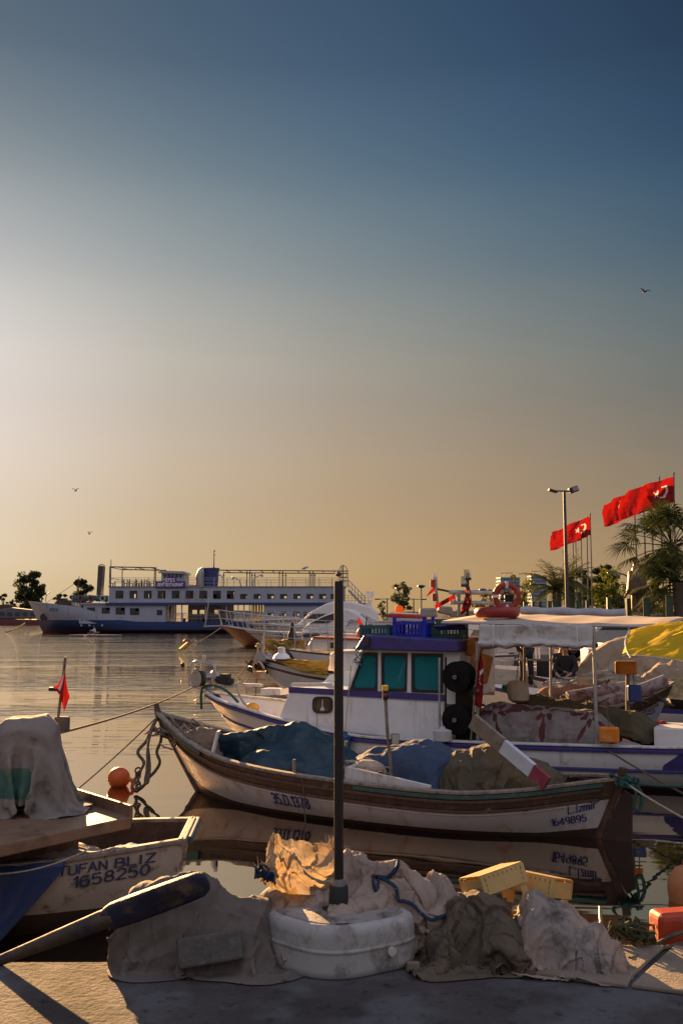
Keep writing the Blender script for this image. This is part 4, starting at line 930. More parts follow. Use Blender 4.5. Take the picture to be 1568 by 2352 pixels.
# stern cloth
MSTERN = mat('brown_stern_canvas', (.095,.07,.05), .9, var=.3, dirt=(.05,.04,.03), damt=.4, bump=.35)
for k, (px, py, r3, sz, sd, lb) in enumerate([(1250,1800,(.30,.30,.20),(.8,.95),3,'dark brown canvas lying over the stern gunwale just behind the plank'), (1345,1785,(.26,.24,.17),(.7,.6),6,'crumpled brown canvas in the stern tip of the near boat')]):
    c = nl(px, py, 0); P0 = sheet((c[0], -.1, c[2]+.25), sz[0], sz[1], 26, 26)
    Pc = cloth(P0, [c_ellipsoid((c[0],-.05,c[2]-.13),r3), c_hull(nh,.40)], steps=70, grow=1.1, seed=sd)
    local_thing(cloth_obj(wrinkle(Pc,.02,4,k), 'stern_canvas', MSTERN, sub=0), fn_, lb, 'cloth')
# lamp pole with a mirror
lp = T('lamp_pole', 'crooked stick on the near boat carrying a yellow lamp and a small square mirror', 'pole', fn_.O, fn_.rz)
pts = [nl(899,1808,-.7), nl(896,1750,-.72), nl(890,1690,-.75), nl(886,1620,-.76), nl(884,1590,-.76)]
MB().tube(smooth_path(pts), .019, 7).obj('stick', MWOOD, lp, smooth=True)
a = nl(884,1590,-.76); mb = MB(); mb.cyl(a+(0,0,.02), a+(0,0,.075), .035, 10); mb.obj('lamp', mat('yellow_lamp', (.75,.42,.03), .4, var=.1, bump=0), lp)
mb = MB(); mb.cyl(a+(0,0,-.085), a+(0,0,.02), .03, 10); mb.ball(a+(.04,-.03,-.04), .03, 8, 6); mb.obj('lamp_holder', MBLACK, lp)
mb = MB(); mb.ball(a+(.03,-.05,-.03), .024, 8, 6); mb.obj('red_lamp', MORED, lp)
c = nl(907,1697,-.76); mb = MB(); mb.box(c, (.09,.03,.115), rz=.5); mr_ = mb.obj('mirror', MBLACK, lp, bevel=.008); mb = MB(); mb.box(c+np.array([.012,-.016,0]), (.075,.008,.10), rz=.5); mb.obj('mirror_back', mat('pale_plastic', (.42,.38,.32), .5), mr_)
mb = MB(); mb.bar(nl(893,1700,-.75), c, .015); mb.obj('bracket', MDARK, lp)
for px, y0, y1, w in ((795,1728,1702,.2),): MB().cyl(nl(px,y0,w), nl(px,y1,w), .02, 7).obj('thole_pin', MWOOD, nb)
# hanging line on the hull side, stern ropes and bow warp
a = nl(694,1790,-.95); b = fn_.Z(695,1895,0.0)
local_thing(rope([a, (a+np.array([b[0],-.97,0]))/2*np.array([1,1,1]), np.array([b[0],-.98,-.3])], .007, 'hanging_line', MROPE, sag=None), fn_, 'thin dark line hanging down the near boat beside the number', 'rope')
MOORN = at(355,1655,13.9)
mb = MB(); bowp = fn_.world(nh.pt(0,.955,-1))
for dx, dz, sd in ((-.05,-.05,1),(.03,-.1,2)):
    q = np.random.default_rng(sd); e = at(310, 1812, 13.3); e[2] = .03
    mid = [bowp+(e-bowp)*f+np.array([q.normal(0,.03)-dx*math.sin(f*3.1)*3, 0, -.12*math.sin(f*3.14)]) for f in np.linspace(0,1,9)]
    mb.tube(smooth_path(mid), .022, 6)
lp_ = at(342,1700,13.5); mb.tube(smooth_path([bowp, lp_, at(338,1760,13.3), at(334,1795,13.2), at(340,1795,13.2), at(344,1760,13.3), at(340,1720,13.5)]), .02, 6)
q = np.random.default_rng(9)
for k in range(6): 
    c = at(318, 1770+k*7, 13.25); mb.torus(c, .03+.01*q.random(), .013, axis=q.normal(0,1,3), n=10, k=5)
tag(mb.obj('bow_warp', MROPE, smooth=True), 'thick knotted brown warp hanging from the bow of the near boat to the orange buoy', 'rope')
ml = onz(180,1812,0); rope([bowp, ml], .010, 'mooring_line', MROPE, 'taut thin mooring line from the near boat bow into the water', sag=.02)
by = T('buoy', 'round orange mooring buoy floating before the near boat bow', 'buoy', onz(273,1806,0)*np.array([1,1,0]))
r_ = .152; MB().ball((0,0,r_*.72), (r_,r_,r_*.97), 24, 16).obj('float_ball', MORANGE, by, smooth=True)
mb = MB(); mb.tube(smooth_path([(.10,-.05,.05),(.17,-.06,.10),(.205,-.06,.05),(.19,-.06,.0)]), .026, 7); mb.obj('eye', MORANGE, by, smooth=True)
# stern lines to the right
sp_ = fn_.world(nh.pt(1,.60,-1)+np.array([.06,0,.02]))
e1 = at(1600,1800,11.9); rope([sp_, e1], .016, 'stern_line', MROPE_GREEN, 'dark green stern line of the near boat running right', sag=.04)
e2 = at(1600,1895,9.5); rope([sp_, e2], .011, 'stern_line', MROPE_PALE, 'pale knotted stern line of the near boat slanting down to the right', sag=.02)
mb = MB(); heap(mb, sp_+np.array([.05,0,.0]), (.07,.07,.06), 12, .013, 5, .07)
mb.tube(smooth_path([sp_, sp_+(.12,-.05,-.1), sp_+(.10,-.05,-.26), sp_+(.16,-.05,-.28), sp_+(.18,-.05,-.12), sp_+(.08,0,.02)]), .018, 6)
tag(mb.obj('rope_knot', MROPE_GREEN, smooth=True), 'dark green rope knot tied round the stern post of the near boat', 'rope')
# ------------------------------------------------------------------ blue and white wheelhouse boat behind
fb = Frame((-2.349, 17.45), R(-24))
BLn = 9.2
bh = Hull(BLn, [(0,.05),(.04,.34),(.10,.68),(.2,1.02),(.35,1.24),(.55,1.30),(.8,1.18),(1,.95)], [(0,1.005),(.06,.91),(.125,.84),(.215,.72),(.36,.55),(.51,.545),(.7,.57),(.86,.595),(1,.65)], [(0,-.1),(.12,-.5),(1,-.4)], rb=1.0, rs=.1, n=2.6, nb=1.2, ns=2.2, nt=56, rbp=5)
bb = T('fishing_boat', 'white fishing boat with navy stripes, wheelhouse and canopy, second boat across the water', 'boat', fb.O, fb.rz)
mb = bh.skin([('k',0,1,3),('z',.06,0,3),('s',.335,2,4),('s',.285,0,2),('s',.07,2,4),('s',0,0,2)]); bh.transom(mb, 0)
hull = mb.obj('hull', [MWHITE, MBOOT, MNAVY], bb, smooth=True)
mb = MB()
for sd in (-1,1): bh.sweep(mb, -.01, .12, .03, side=sd, out=.03, n=60)
mb.obj('gunwale', MWHITE_OLD, bb, bevel=.008)
mb = MB()
for sd in (-1,1): bh.sweep(mb, .045, .05, .05, side=sd, out=.035, n=60); bh.sweep(mb, .31, .04, .04, t0=.03, side=sd, out=.02, n=60)
mb.obj('rubbing_strake', MNAVY, bb, bevel=.01)
mb = MB(); bh.inside(mb, lambda t: .38+.15*max(0,1-t/.2), inset=.06); mb.obj('inner_bulwark', [MWHITE, mat('deck_grey_white', (.45,.44,.43), .7, var=.15, dirt=(.2,.15,.1), damt=.45, bump=.1)], bb)
# scalloped navy stern panel
u0 = find_u(fb, bh, 1520, .36); mb = MB(); G_ = []
for j in range(7):
    zz = .30+.24*j/6; uu = u0+.18*(1-abs(2*j/6-1))*0+(.25*max(0,(zz-.36)/.18) if zz > .36 else 0); G_.append([bh.pt(bh.t_of(u, zz), zz, -1, .006) for u in np.linspace(uu, BLn-.02, 8)])
mb.grid(G_); mb.obj('stern_panel', MNAVY, bb)
def d7(cx, cy): return ((1300+cx*.5102)*.5742, (2500+cy*.5102)*.5742)
def d6(cx, cy): return ((700+cx*.5102)*.5742, (2500+cy*.5102)*.5742)
CW = -.98
def cl(p, w=CW): return fb.L(p[0], p[1], w)
# cabin: near and far side polygons joined across
def across(mb, pts2, w0, w1, mi=0):
    mb.mat(mi).prism([np.array([p[0], w0, p[2]]) for p in pts2], (0, w1-w0, 0))
cab = [cl((632,1656)), cl((668,1577)), cl((1020,1610)), cl((1020,1706))]
cab[0][2] = bh.S(.25)-.06; cab[3][2] = bh.S(.5)-.06
mb = MB(); across(mb, cab, CW, -CW*.9); cabin = mb.obj('cabin', MWHITE, bb, bevel=.025, seg=3)
sa, sb_, sc_, sd_ = cl(d6(895,485)), cl(d7(935,545)), cl(d7(938,600)), cl(d6(893,530))
mb = MB(); mb.prism([p*np.array([1,0,1])+np.array([0,CW-.008,0]) for p in (sa, sb_, sc_, sd_)], (0,.02,0)); mb.obj('cabin_stripe', MNAVY, cabin)
# grab rail along the cabin top
mb = MB(); zt_ = cab[1][2]; g0, g1 = cl(d6(900,478)), cl(d6(1262,500))
r0, r1 = cl(d6(915,455)), cl(d6(1225,455))
mb.prism([g0+(0,.0,0), r0, r1, g1, g1+(-.12,0,.0), r1+(-.12,0,-.055), r0+(.14,0,-.055), g0+(.18,0,-.01)], (0,.05,0)); mb.obj('grab_rail', MWHITE, cabin)
mb = MB(); a, b = cl(d6(1150,405),.3), cl(d6(1330,380),.3); mb.prism([a+(0,0,-.12), a+(.15,0,.03), b+(0,0,.03), b+(.6,0,.0), b+(.6,0,-.15)], (0,.05,0)); mb.obj('grab_rail', MWHITE, cabin)
# forward coaming deck
wh = [cl((792,1598)), cl(d7(290,205)), cl(d7(1050,225)), cl(d7(1050,610))]
wz0 = wh[0][2]; wz1 = cl(d7(600,205))[2]
def d7poly(c): return [cl(d7(*p)) for p in c]
wins = [[(192,505),(298,215),(414,215),(410,512)], [(440,218),(646,220),(640,522),(442,520)], [(676,222),(925,228),(925,545),(676,530)]]
# side wall with real openings
def side_wall(w, th):
    mb = MB(); ox = [min(q[0] for q in d7poly(wn_)) for wn_ in wins]; 
    zt1 = max(q[2] for q in d7poly(wins[1])); zb1 = min(q[2] for q in d7poly(wins[1]))
    front_b, front_t = wh[0][0], wh[1][0]
    rear = wh[2][0]
    W = [d7poly(wn_) for wn_ in wins]
    ztop = wz1+.05
    def P(u, z): return np.array([u, w, z])
    bot = wz0-.02
    fu = lambda z: front_b+(front_t-front_b)*(z-wz0)/(wz1-wz0)
    # sill and head strips
    mb.prism([P(fu(bot), bot), P(rear, bot-.05), P(rear, zb1), P(fu(zb1), zb1)], (0,th,0))
    mb.prism([P(fu(zt1), zt1), P(rear, zt1), P(rear, ztop), P(fu(ztop), ztop)], (0,th,0))
    a0 = (W[0][0][0], W[0][1][0]); a1 = (W[0][3][0], W[0][2][0])
    mb.prism([P(fu(zb1), zb1), P(a0[0], zb1), P(a0[1], zt1), P(fu(zt1), zt1)], (0,th,0))
    mb.prism([P(a1[0], zb1), P(W[1][3][0], zb1), P(W[1][0][0], zt1), P(a1[1], zt1)], (0,th,0))
    mb.prism([P(W[1][2][0], zb1), P(W[2][3][0], zb1), P(W[2][0][0], zt1), P(W[1][1][0], zt1)], (0,th,0))
    mb.prism([P(W[2][2][0], zb1), P(rear, zb1), P(rear, zt1), P(W[2][1][0], zt1)], (0,th,0))
    return mb, zb1, zt1, fu
mb, zb1, zt1, fu = side_wall(CW, .04); mb2, *_ = side_wall(-CW-.1, .04); b_ = mb.n; mb.add(mb2.v, mb2.f)
# front wall sloping, with a lower strip, and rear bulkhead
fb0, ft0 = fu(wz0), fu(wz1+.05); W2 = -CW-.08
mb.add([(fb0,CW,wz0),(fb0,W2,wz0),(fu(zb1),W2,zb1),(fu(zb1),CW,zb1)], [(0,1,2,3)]); mb.add([(fu(zt1),CW,zt1),(fu(zt1),W2,zt1),(ft0,W2,wz1+.05),(ft0,CW,wz1+.05)], [(0,1,2,3)])
for w in (CW+.05, -.02, W2-.08): mb.prism([(fu(zb1),w,zb1),(fu(zb1)+.05,w,zb1),(fu(zt1)+.05,w,zt1),(fu(zt1),w,zt1)], (0,.08,0))
rear = wh[2][0]
mb.box((rear-.02, -.55, (wz0+wz1)/2), (.04,.8,wz1-wz0)); mb.box((rear-.02, .55, (wz0+wz1)/2), (.04,.7,wz1-wz0))
wheel = mb.obj('wheelhouse', MWHITE, bb)
MTEALGLASS = glass('teal_glass', (.02,.22,.25), .06, .32)
MTEALGLASS.node_tree.nodes['Principled BSDF'].inputs['IOR'].default_value = 1.12
for k, wn_ in enumerate(wins):
    Wp = d7poly(wn_)
    for q in ((0, 3) if k == 0 else (2, 3)): Wp[q][2] = zb1
    for q in ((1, 2) if k == 0 else (0, 1)): Wp[q][2] = zt1
    if k == 0: Wp = [Wp[0], Wp[1], Wp[2], Wp[3]]
    else: Wp = [Wp[3], Wp[0], Wp[1], Wp[2]]
    c = sum(Wp)/4; inn = [p+(c-p)/np.linalg.norm(c-p)*.055 for p in Wp]
    def rounded(pp, r):
        out = []
        for i in range(4):
            p, a, b = pp[i], pp[i-1], pp[(i+1) % 4]; da = (a-p)/np.linalg.norm(a-p)*r; db = (b-p)/np.linalg.norm(b-p)*r
            for t in np.linspace(0,1,5): out.append((1-t)**2*(p+da)+2*t*(1-t)*p+t*t*(p+db))
        return out
    A, B_ = rounded(Wp, .03), rounded(inn, .075); n = len(A); mb = MB(); off = np.array([0,-.012,0])
    mb.add([p+off for p in A]+[p+off for p in B_]+[p+(0,.05,0) for p in A]+[p+(0,.05,0) for p in B_], [(i,(i+1) % n,n+(i+1) % n,n+i) for i in range(n)]+[(n+i,n+(i+1) % n,3*n+(i+1) % n,3*n+i) for i in range(n)]+[(i+2*n,(i+1) % n+2*n,(i+1) % n,i) for i in range(n)])
    f = mb.obj('window', MBLACK, wheel)
    mb = MB(); mb.quad(*[p+np.array([0,.012,0]) for p in B_]); mb.obj('pane', MTEALGLASS, f)
for s_ in (0,):
    mb = MB()
    for a, b in ((CW+.14, -.03), (.07, W2-.09)): mb.quad((fu(zb1)+.03,a,zb1),(fu(zb1)+.03,b,zb1),(fu(zt1)+.03,b,zt1),(fu(zt1)+.03,a,zt1))
    mb.obj('windscreen', MTEALGLASS, wheel)
    mb = MB()
    for wn_ in wins:
        Wp = d7poly(wn_); mb.quad(*[np.array([p[0], -CW-.085, zb1 if i in (0,3) and wn_ is wins[0] else p[2]]) for i, p in enumerate(Wp)])
    mb.obj('far_pane', MTEALGLASS, wheel)
# inside: dashboard, seat back, wheel
mb = MB(); mb.box((fu(zb1)+.35, .1, zb1-.02), (.4,1.4,.12)); mb.box((fu(zb1)+1.05, .2, zb1+.05), (.12,.5,.5)); mb.torus((fu(zb1)+.62,.1,zb1+.08), .2, .02, axis=(1,0,.4)); mb.obj('dashboard', mat('dim_interior', (.10,.13,.13), .7, var=.4), wheel)
# roof fascia
fz = [cl(d7(232,192),CW-.16), cl(d7(300,78),CW-.16), cl(d7(1040,118),CW-.16), cl(d7(1040,215),CW-.16)]
mb = MB(); across(mb, fz, CW-.16, -CW+.06); roof = mb.obj('roof', MNAVY, bb, bevel=.02)
RZ = fz[2][2]
mb = MB(); mb.box((fz[1][0]+.07, CW-.18, fz[1][2]-.10), (.07,.05,.11)); mb.obj('side_light', MBROWN, roof)
# porthole
ph = [cl(d6(*p)) for p in ((1082,690),(1082,560),(1238,562),(1236,692))]
A = rounded(ph, .09); c = sum(ph)/4; B_ = rounded([p+(c-p)*.26 for p in ph], .06); n = len(A); mb = MB(); off = np.array([0,-.03,0])
mb.add([p+off for p in A]+[p+off for p in B_]+[p+(0,.02,0) for p in A], [(i,(i+1) % n,n+(i+1) % n,n+i) for i in range(n)]+[(i+2*n,(i+1) % n+2*n,(i+1) % n,i) for i in range(n)])
f = mb.obj('porthole', MBLACK, cabin); mb = MB(); mb.quad(*[p+np.array([0,-.006,0]) for p in B_]); mb.obj('pane', MGLASSDK, f)
mb = MB(); a = c+np.array([0,-.012,0]); mb.cyl(a+(0,0,.08), a+(0,0,-.03), .012, 6); mb.lathe([(.012,0),(.04,-.05),(.035,-.07)], a+(0,0,-.02), 10); mb.obj('inside_lamp', MPALEWOOD, f)
# bow gallows with roller
gal = T('net_roller', 'steel tube gallows with a net roller on the bow of the navy striped boat', 'winch', fb.O, fb.rz)
gw = 0.0
def gl(cx, cy, w=gw): p = d6(cx, cy); return fb.L(p[0], p[1], w)
loop = [gl(270,500),gl(200,492),gl(140,478),gl(118,455),gl(122,400),gl(135,330),gl(150,295),gl(185,285),gl(250,298),gl(300,318),gl(312,345),gl(295,420),gl(280,480),gl(262,505)]
MB().tube(smooth_path(loop,4), .028, 8).obj('tube_loop', MSTEEL, gal, smooth=True)
mb = MB(); c = gl(240,420,.05); mb.lathe([(.0,-.22),(.145,-.22),(.145,-.20),(.10,-.16),(.08,0),(.10,.16),(.145,.20),(.145,.22),(0,.22)], c, 20, axis=(.35,1,0)); mb.obj('drum', MSTEEL, gal, smooth=True)
mb = MB(); c2 = gl(195,420,-.12); mb.lathe([(0,-.03),(.14,-.03),(.14,.03),(0,.03)], c2, 20, axis=(.3,1,0)); mb.obj('drum_flange', MDARK, gal, smooth=True)
mb = MB(); mb.cyl(gl(235,240,.25), gl(205,400,.25), .038, 10); mb.obj('post', MSTEEL, gal)
mb = MB(); mb.cyl(gl(330,430,.1), gl(450,450,.1), .07, 10); mb.box(gl(395,420,.1), (.14,.16,.16)); mb.cyl(gl(400,385,.1), gl(405,460,.1), .05, 8); mb.obj('motor', MBLACK, gal)
mb = MB(); mb.cyl(gl(300,500,.1), gl(480,470,.1), .035, 8); mb.cyl(gl(262,505), gl(300,540,0), .03, 8); mb.obj('arm', MSTEEL, gal)
# hose and rope over the bow, bollard
local_thing(rope(smooth_path([gl(208,660,-.15),gl(205,560,-.15),gl(215,500,-.12),gl(250,478,-.1),gl(330,480,-.2),gl(420,530,-.4),gl(495,605,-.5)]), .022, 'green_hose', MROPE_GREEN, sag=None), fb, 'dark green hose looped over the bow of the white and navy boat', 'hose')
local_thing(rope(smooth_path([gl(540,470,.1),gl(500,450,.05),gl(490,490,.0),gl(510,560,-.1),gl(560,640,-.2)]), .02, 'bow_rope', MROPE_PALE, sag=None), fb, 'pale rope made fast on the foredeck of the white and navy boat', 'rope')
mb = MB(); c = gl(605,648,-.25); mb.ball(c, (.125,.1,.085), 14, 10); local_thing(mb.obj('net_float', mat('yellow_float', (.55,.27,.02), .5), smooth=True), fb, 'yellow net float lying on the foredeck of the white and navy boat', 'float')
mb = MB(); c = gl(660,390,.5); mb.box(c, (.16,.2,.12)); mb.bar(c+(.1,-.1,.05), gl(870,505,.3), .03); mb.tube(smooth_path([c+(-.1,0,.05),c+(-.12,0,.18),c+(0,0,.22),c+(.1,0,.1)]), .02, 6); mb.obj('bollard', mat('rusty_white', (.30,.22,.16), .7, dirt=(.35,.12,.02), damt=.5), bb)
mb = MB(); mb.box(gl(560,470,.6), (.6,.12,.05)); mb.box(gl(780,520,.2), (.38,.3,.1)); mb.obj('foredeck_step', MWHITE_OLD, bb)
# fenders
def fender(px, py0, py1, ptop, w, r, m, label):
    t = T('fender', label, 'fender', fb.O, fb.rz, 'fenders of the white and navy boat'); a, b = fb.L(px, py0, w), fb.L(px, py1, w); h = a[2]-b[2]
    mb = MB(); mb.lathe([(.01,h),(.035,h*.98),(.04,h*.86),(r,h*.72),(r,h*.12),(r*.6,.01),(.01,0)], (b[0],w,b[2]), 16); mb.obj('body', m, t, smooth=True)
    tp = fb.L(ptop[0], ptop[1], CW-.05); MB().tube([a, tp], .007, 5).obj('lanyard', MROPE_PALE, t)
fender(792, 1680, 1723, (806,1530), -1.36, .085, mat('blue_fender', (.015,.07,.16), .45, var=.2), 'blue fender hanging on a long line from the wheelhouse, behind the black pole')
fender(1016, 1668, 1705, (1011,1640), -1.36, .13, mat('white_fender', (.48,.45,.43), .6, dirt=(.25,.2,.18), damt=.3), 'round white fender hanging below the hauler drums')
# twine on the wheelhouse corner
mb = MB(); a = cl(d7(270,160),CW-.2); heap(mb, a+np.array([0,0,-.15]), (.03,.02,.2), 8, .006, 4, .06); local_thing(mb.obj('twine', MROPE_GREEN), fb, 'green twine tangled at the front corner of the wheelhouse roof', 'rope')
# ------------------------------------------------------------------ what stands on the navy striped boat
def d3(cx, cy): return ((1500+cx*.4464)*.5742, (2200+cy*.4464)*.5742)
def d5(cx, cy): return ((2000+cx*.4662)*.5742, (2400+cy*.4662)*.5742)
def d8(cx, cy): return ((1900+cx*.53)*.5742, (2700+cy*.53)*.5742)
def bl(p, w): return fb.L(p[0], p[1], w)
def bthing(o, label, cat, group=None): return local_thing(o, fb, label, cat, group)
MCANVAS = mat('dirty_white_canvas', (.46,.43,.40), .8, var=.1, vs=2, dirt=(.20,.16,.12), dscale=2.5, damt=.45, streak=(.27,.22,.18), samt=.4, bump=.2, bs=15, bdist=.02)
MROOFCANVAS = mat('tan_canvas_roof', (.42,.32,.23), .85, var=.12, vs=2, dirt=(.22,.16,.11), dscale=4, damt=.25, bump=.15)
# canopy
can = T('canopy', 'flat tan canvas canopy on steel posts over the rear deck of the navy striped boat', 'canopy', fb.O, fb.rz)
cA, cB = bl((1014,1427),-1.15), bl((1540,1437),-1.15); cC, cD = bl((1191,1409),1.3), bl((1590,1418),1.3)
nu, nv = 26, 12; G_ = []
for i in range(nu):
    a = cA+(cB-cA)*i/(nu-1); b = cC+(cD-cC)*i/(nu-1)
    G_.append([a+(b-a)*j/(nv-1)+np.array([0,0,.035*math.sin(math.pi*j/(nv-1))-.02*abs(math.sin(i*.55))]) for j in range(nv)])
MB().grid(G_, flip=True).obj('canopy_roof', MROOFCANVAS, can, smooth=True, solid=.012)
mb = MB()
for a, b in ((cA,cB),(cC,cD),(cA,cC),(cB,cD)): mb.cyl(a+(0,0,-.02), b+(0,0,-.02), .018, 7)
mb.obj('canopy_frame', MSTEEL, can)
p = [(bl(d7(1190,130),-1.15), bl(d7(1195,925),-1.15)), (bl(d5(796,215),-1.15), bl(d5(826,1235),-1.15)), (bl(d5(205,380),1.2), bl(d5(205,960),1.2)), (bl(d5(432,380),1.2), bl(d5(432,830),1.2))]
for k, (a, b) in enumerate(p): MB().cyl(a, b, .024 if k < 2 else .02, 8).obj('canopy_post', MSTEEL if k != 2 else MWOOD, can)
mb = MB(); mb.cyl(bl(d5(0,513),1.2), bl(d5(425,515),1.2), .016, 7); mb.obj('canopy_rail', MSTEEL, can)
# flap rolled up under its edge
fA, fB = bl(d3(930,668),-1.17), bl(d5(792,215),-1.17); G_ = []
rr = np.random.default_rng(4)
for i in range(40):
    q = i/39; a = fA+(fB-fA)*q; H = .30+.012*math.sin(q*9)+.012*math.sin(q*31); row = []
    prof = [(0,0),(-.006,.22),(-.015,.45),(-.02,.62),(-.03,.72),(-.065,.80),(-.085,.9),(-.06,1.0),(-.01,1.03),(.03,.97),(.035,.86)]
    for dy, f in prof: row.append(a+np.array([0, dy+.010*math.sin(q*40+f*5)*f, -H*f+.006*rr.normal()]))
    G_.append(row)
MB().grid(wrinkle(np.array(G_), .008, 5, 3, 2), flip=True).obj('rolled_flap', MCANVAS, can, smooth=True, solid=.006)
mb = MB()
for cx in (1057,): mb.bar(bl(d3(cx,668),-1.26), bl(d3(cx,860),-1.27), .03, .012)
mb.bar(bl(d5(655,222),-1.26), bl(d5(660,390),-1.27), .03, .012)
mb.obj('flap_strap', MFLAGWHITE, can)
# things on the canopy
c = bl(d3(1090,600),-.55); c[2] = cA[2]+(cC[2]-cA[2])*.25+.10
o = MB().torus((0,0,0), .255, .08, n=40, k=14).obj('life_ring', mat('life_ring_red', (.24,.022,.013), .45, var=.15, dirt=(.16,.05,.03), damt=.3, bump=.05), None, smooth=True); o.location = fb.world(c); tag(o, 'red life ring lying flat on top of the tan canvas canopy', 'life ring')
mb = MB(); a, b = bl(d5(178,96),1.15), bl(d5(1072,118),1.15); mb.tube([a+(b-a)*q+np.array([0,0,.012*math.sin(q*20)]) for q in np.linspace(0,1,16)], .075, 10); bthing(mb.obj('rolled_canvas', mat('grey_rolled_canvas', (.34,.34,.36), .8, var=.15, bump=.2), smooth=True), 'long grey roll of canvas lying along the far edge of the canopy', 'canvas roll')
MDRUM = mat('tarred_drum', (.007,.006,.006), .85, var=.5, vs=9, bump=.5, bs=60, spec=.15)
# net hauler: two dark drums on a post
nhl = T('net_hauler', 'black net hauler with two big drums one above the other behind the wheelhouse', 'winch', fb.O, fb.rz)
for cx, cy in ((1052,405),(1050,738)):
    c = bl(d7(cx,cy),-1.12); mb = MB(); mb.lathe([(0,-.17),(.04,-.17),(.05,-.14),(.12,-.13),(.215,-.12),(.222,-.09),(.17,-.05),(.14,.0),(.17,.05),(.222,.09),(.215,.12),(0,.12)], c, 28, axis=(.12,1,0)); d_ = mb.obj('drum', MDRUM, nhl, smooth=True)
    mb = MB(); mb.torus(c+np.array([-.02,-.172,0]), .022, .008, axis=(.12,1,0), n=16, k=6); mb.obj('hub_ring', MSTEEL, d_)
    mb = MB(); a, b = bl(d7(1090,470),-.95), bl(d7(1090,910),-.95); mb.bar(a, b, .22, .2); mb.obj('column', MDARK, nhl)
a = bl(d7(1210,330),-.7); mb = MB(); mb.box(a+(0,0,-.02), (.26,.3,.42), ry=.25); mb.cyl(a+(-.12,0,.28), a+(-.12,.2,.30), .14, 14); mb.obj('gearbox', mat('chipped_orange_paint', (.42,.15,.02), .6, var=.25, dirt=(.5,.45,.38), dscale=8, damt=.3), nhl, bevel=.03)
for cx, c0, c1, m in ((895,255,850,MSTEEL), (943,250,870,MDARK)):
    bthing(MB().cyl(bl(d7(cx,c0),-1.2), bl(d7(cx,c1),-1.2), .017, 8).obj('deck_stanchion', m), 'thin grey post standing before the black drums, '+('left of the pair' if cx < 900 else 'right of the pair'), 'post', 'posts before the net hauler')
# clutter on the wheelhouse roof
def crate(name, m, label, c, sz, rz, cut=True, group=None):
    t = T(name, label, 'crate', c, rz, group); L_, W_, H = sz; mb = MB()
    mb.box((0,0,.012), (L_,W_,.024))
    for s_ in (-1,1):
        for ax in (0,1):
            ln = L_ if ax == 0 else W_
            def bx(a, z, la, lz, th=.014):
                if ax == 0: mb.box((a, s_*(W_/2), z), (la, th, lz))
                else: mb.box((s_*(L_/2), a, z), (th, la, lz))
            bx(0, .045, ln, .05); bx(0, H-.035, ln, .05, .022)
            n = 9
            for i in range(n): bx(-ln/2+ln*(i+.5)/n, H/2, ln/n*.42, H-.08)
            for a in (-1,1): bx(a*(ln/2-.02), H/2+(.03 if cut else 0), .05, H+(.06 if cut else 0), .022)
    mb.obj('basket', m, t); return t
def roofp(px, w): p = fb.L(px, 1440, w); p[2] = RZ+.003; return fb.world(p)
MTEALC = mat('teal_plastic', (.012,.075,.085), .5, var=.2, bump=0); MBLUEC = mat('blue_plastic', (.008,.02,.36), .4, var=.15, bump=0); MGRNC = mat('dark_green_plastic', (.012,.055,.04), .5, var=.2, bump=0)
crate('fish_crate', MTEALC, 'teal plastic fish crate on the front of the wheelhouse roof', roofp(870,-.55), (.48,.36,.21), fb.rz, False, 'crates on the wheelhouse roof')
crate('fish_crate', MBLUEC, 'bright blue plastic crate in the middle of the wheelhouse roof', roofp(950,-.60), (.52,.36,.27), fb.rz-.05, True, 'crates on the wheelhouse roof')
crate('fish_crate', MGRNC, 'dark green plastic crate right of the blue crate on the wheelhouse roof', roofp(1032,-.45), (.46,.36,.24), fb.rz+.04, False, 'crates on the wheelhouse roof')
mb = MB(); mb.box((0,0,.0), (.46,.3,.05)); mb.mat(1).box((0,0,.05), (.48,.32,.05)); mb.mat(0).box((0,0,.085), (.42,.26,.02)); o = mb.obj('cooler_lid', [mat('white_lid', (.6,.55,.5), .5), mat('red_lid', (.45,.03,.03), .45)], bevel=.01); tag(o, 'red and white cool box lid lying across the blue crate', 'box'); o.location = roofp(930,-.5)+np.array([0,0,.29]); o.rotation_euler = (0,.04,fb.rz)
mb = MB(); mb.box((0,0,.12), (.34,.26,.24)); mb.box((0,0,.255), (.36,.28,.03)); mb.mat(1).box((.02,-.06,.28), (.10,.08,.03)); o = mb.obj('cool_box', [MCANVAS, mat('green_handle', (.02,.25,.05), .4)], bevel=.012); tag(o, 'white cool box with a green catch behind the teal crate', 'box'); o.location = roofp(888,.1); o.rotation_euler = (0,0,fb.rz)
bc = T('beacon', 'orange flashing beacon on the wheelhouse roof above the red lid', 'beacon', roofp(917,.55))
MB().lathe([(.0,.0),(.10,.0),(.07,.2),(.05,.26),(.05,.32)], (0,0,0), 12).obj('beacon_base', MWHITE, bc); MB().lathe([(.05,.32),(.075,.33),(.075,.42),(.06,.5),(.0,.52)], (0,0,0), 16).obj('beacon_dome', mat('amber_dome', (.85,.25,.01), .25, var=.1, bump=0, transl=.4), bc, smooth=True)
o = MB().torus((0,0,.09), .24, .085, n=32, k=12).obj('tyre', MBLACK, None, smooth=True); tag(o, 'black rubber tyre lying on the roof behind the dark green crate', 'tyre'); o.location = roofp(1003,.75)+np.array([0,0,.12])
mb = MB(); mb.bar((-.24,0,0), (.24,0,.02), .02, .16); o = mb.obj('navy_board', MNAVY); tag(o, 'navy board propped on the wheelhouse roof in front of the green crate', 'board'); o.location = roofp(1035,-.95)+np.array([0,0,.17]); o.rotation_euler = (1.2,0,fb.rz)
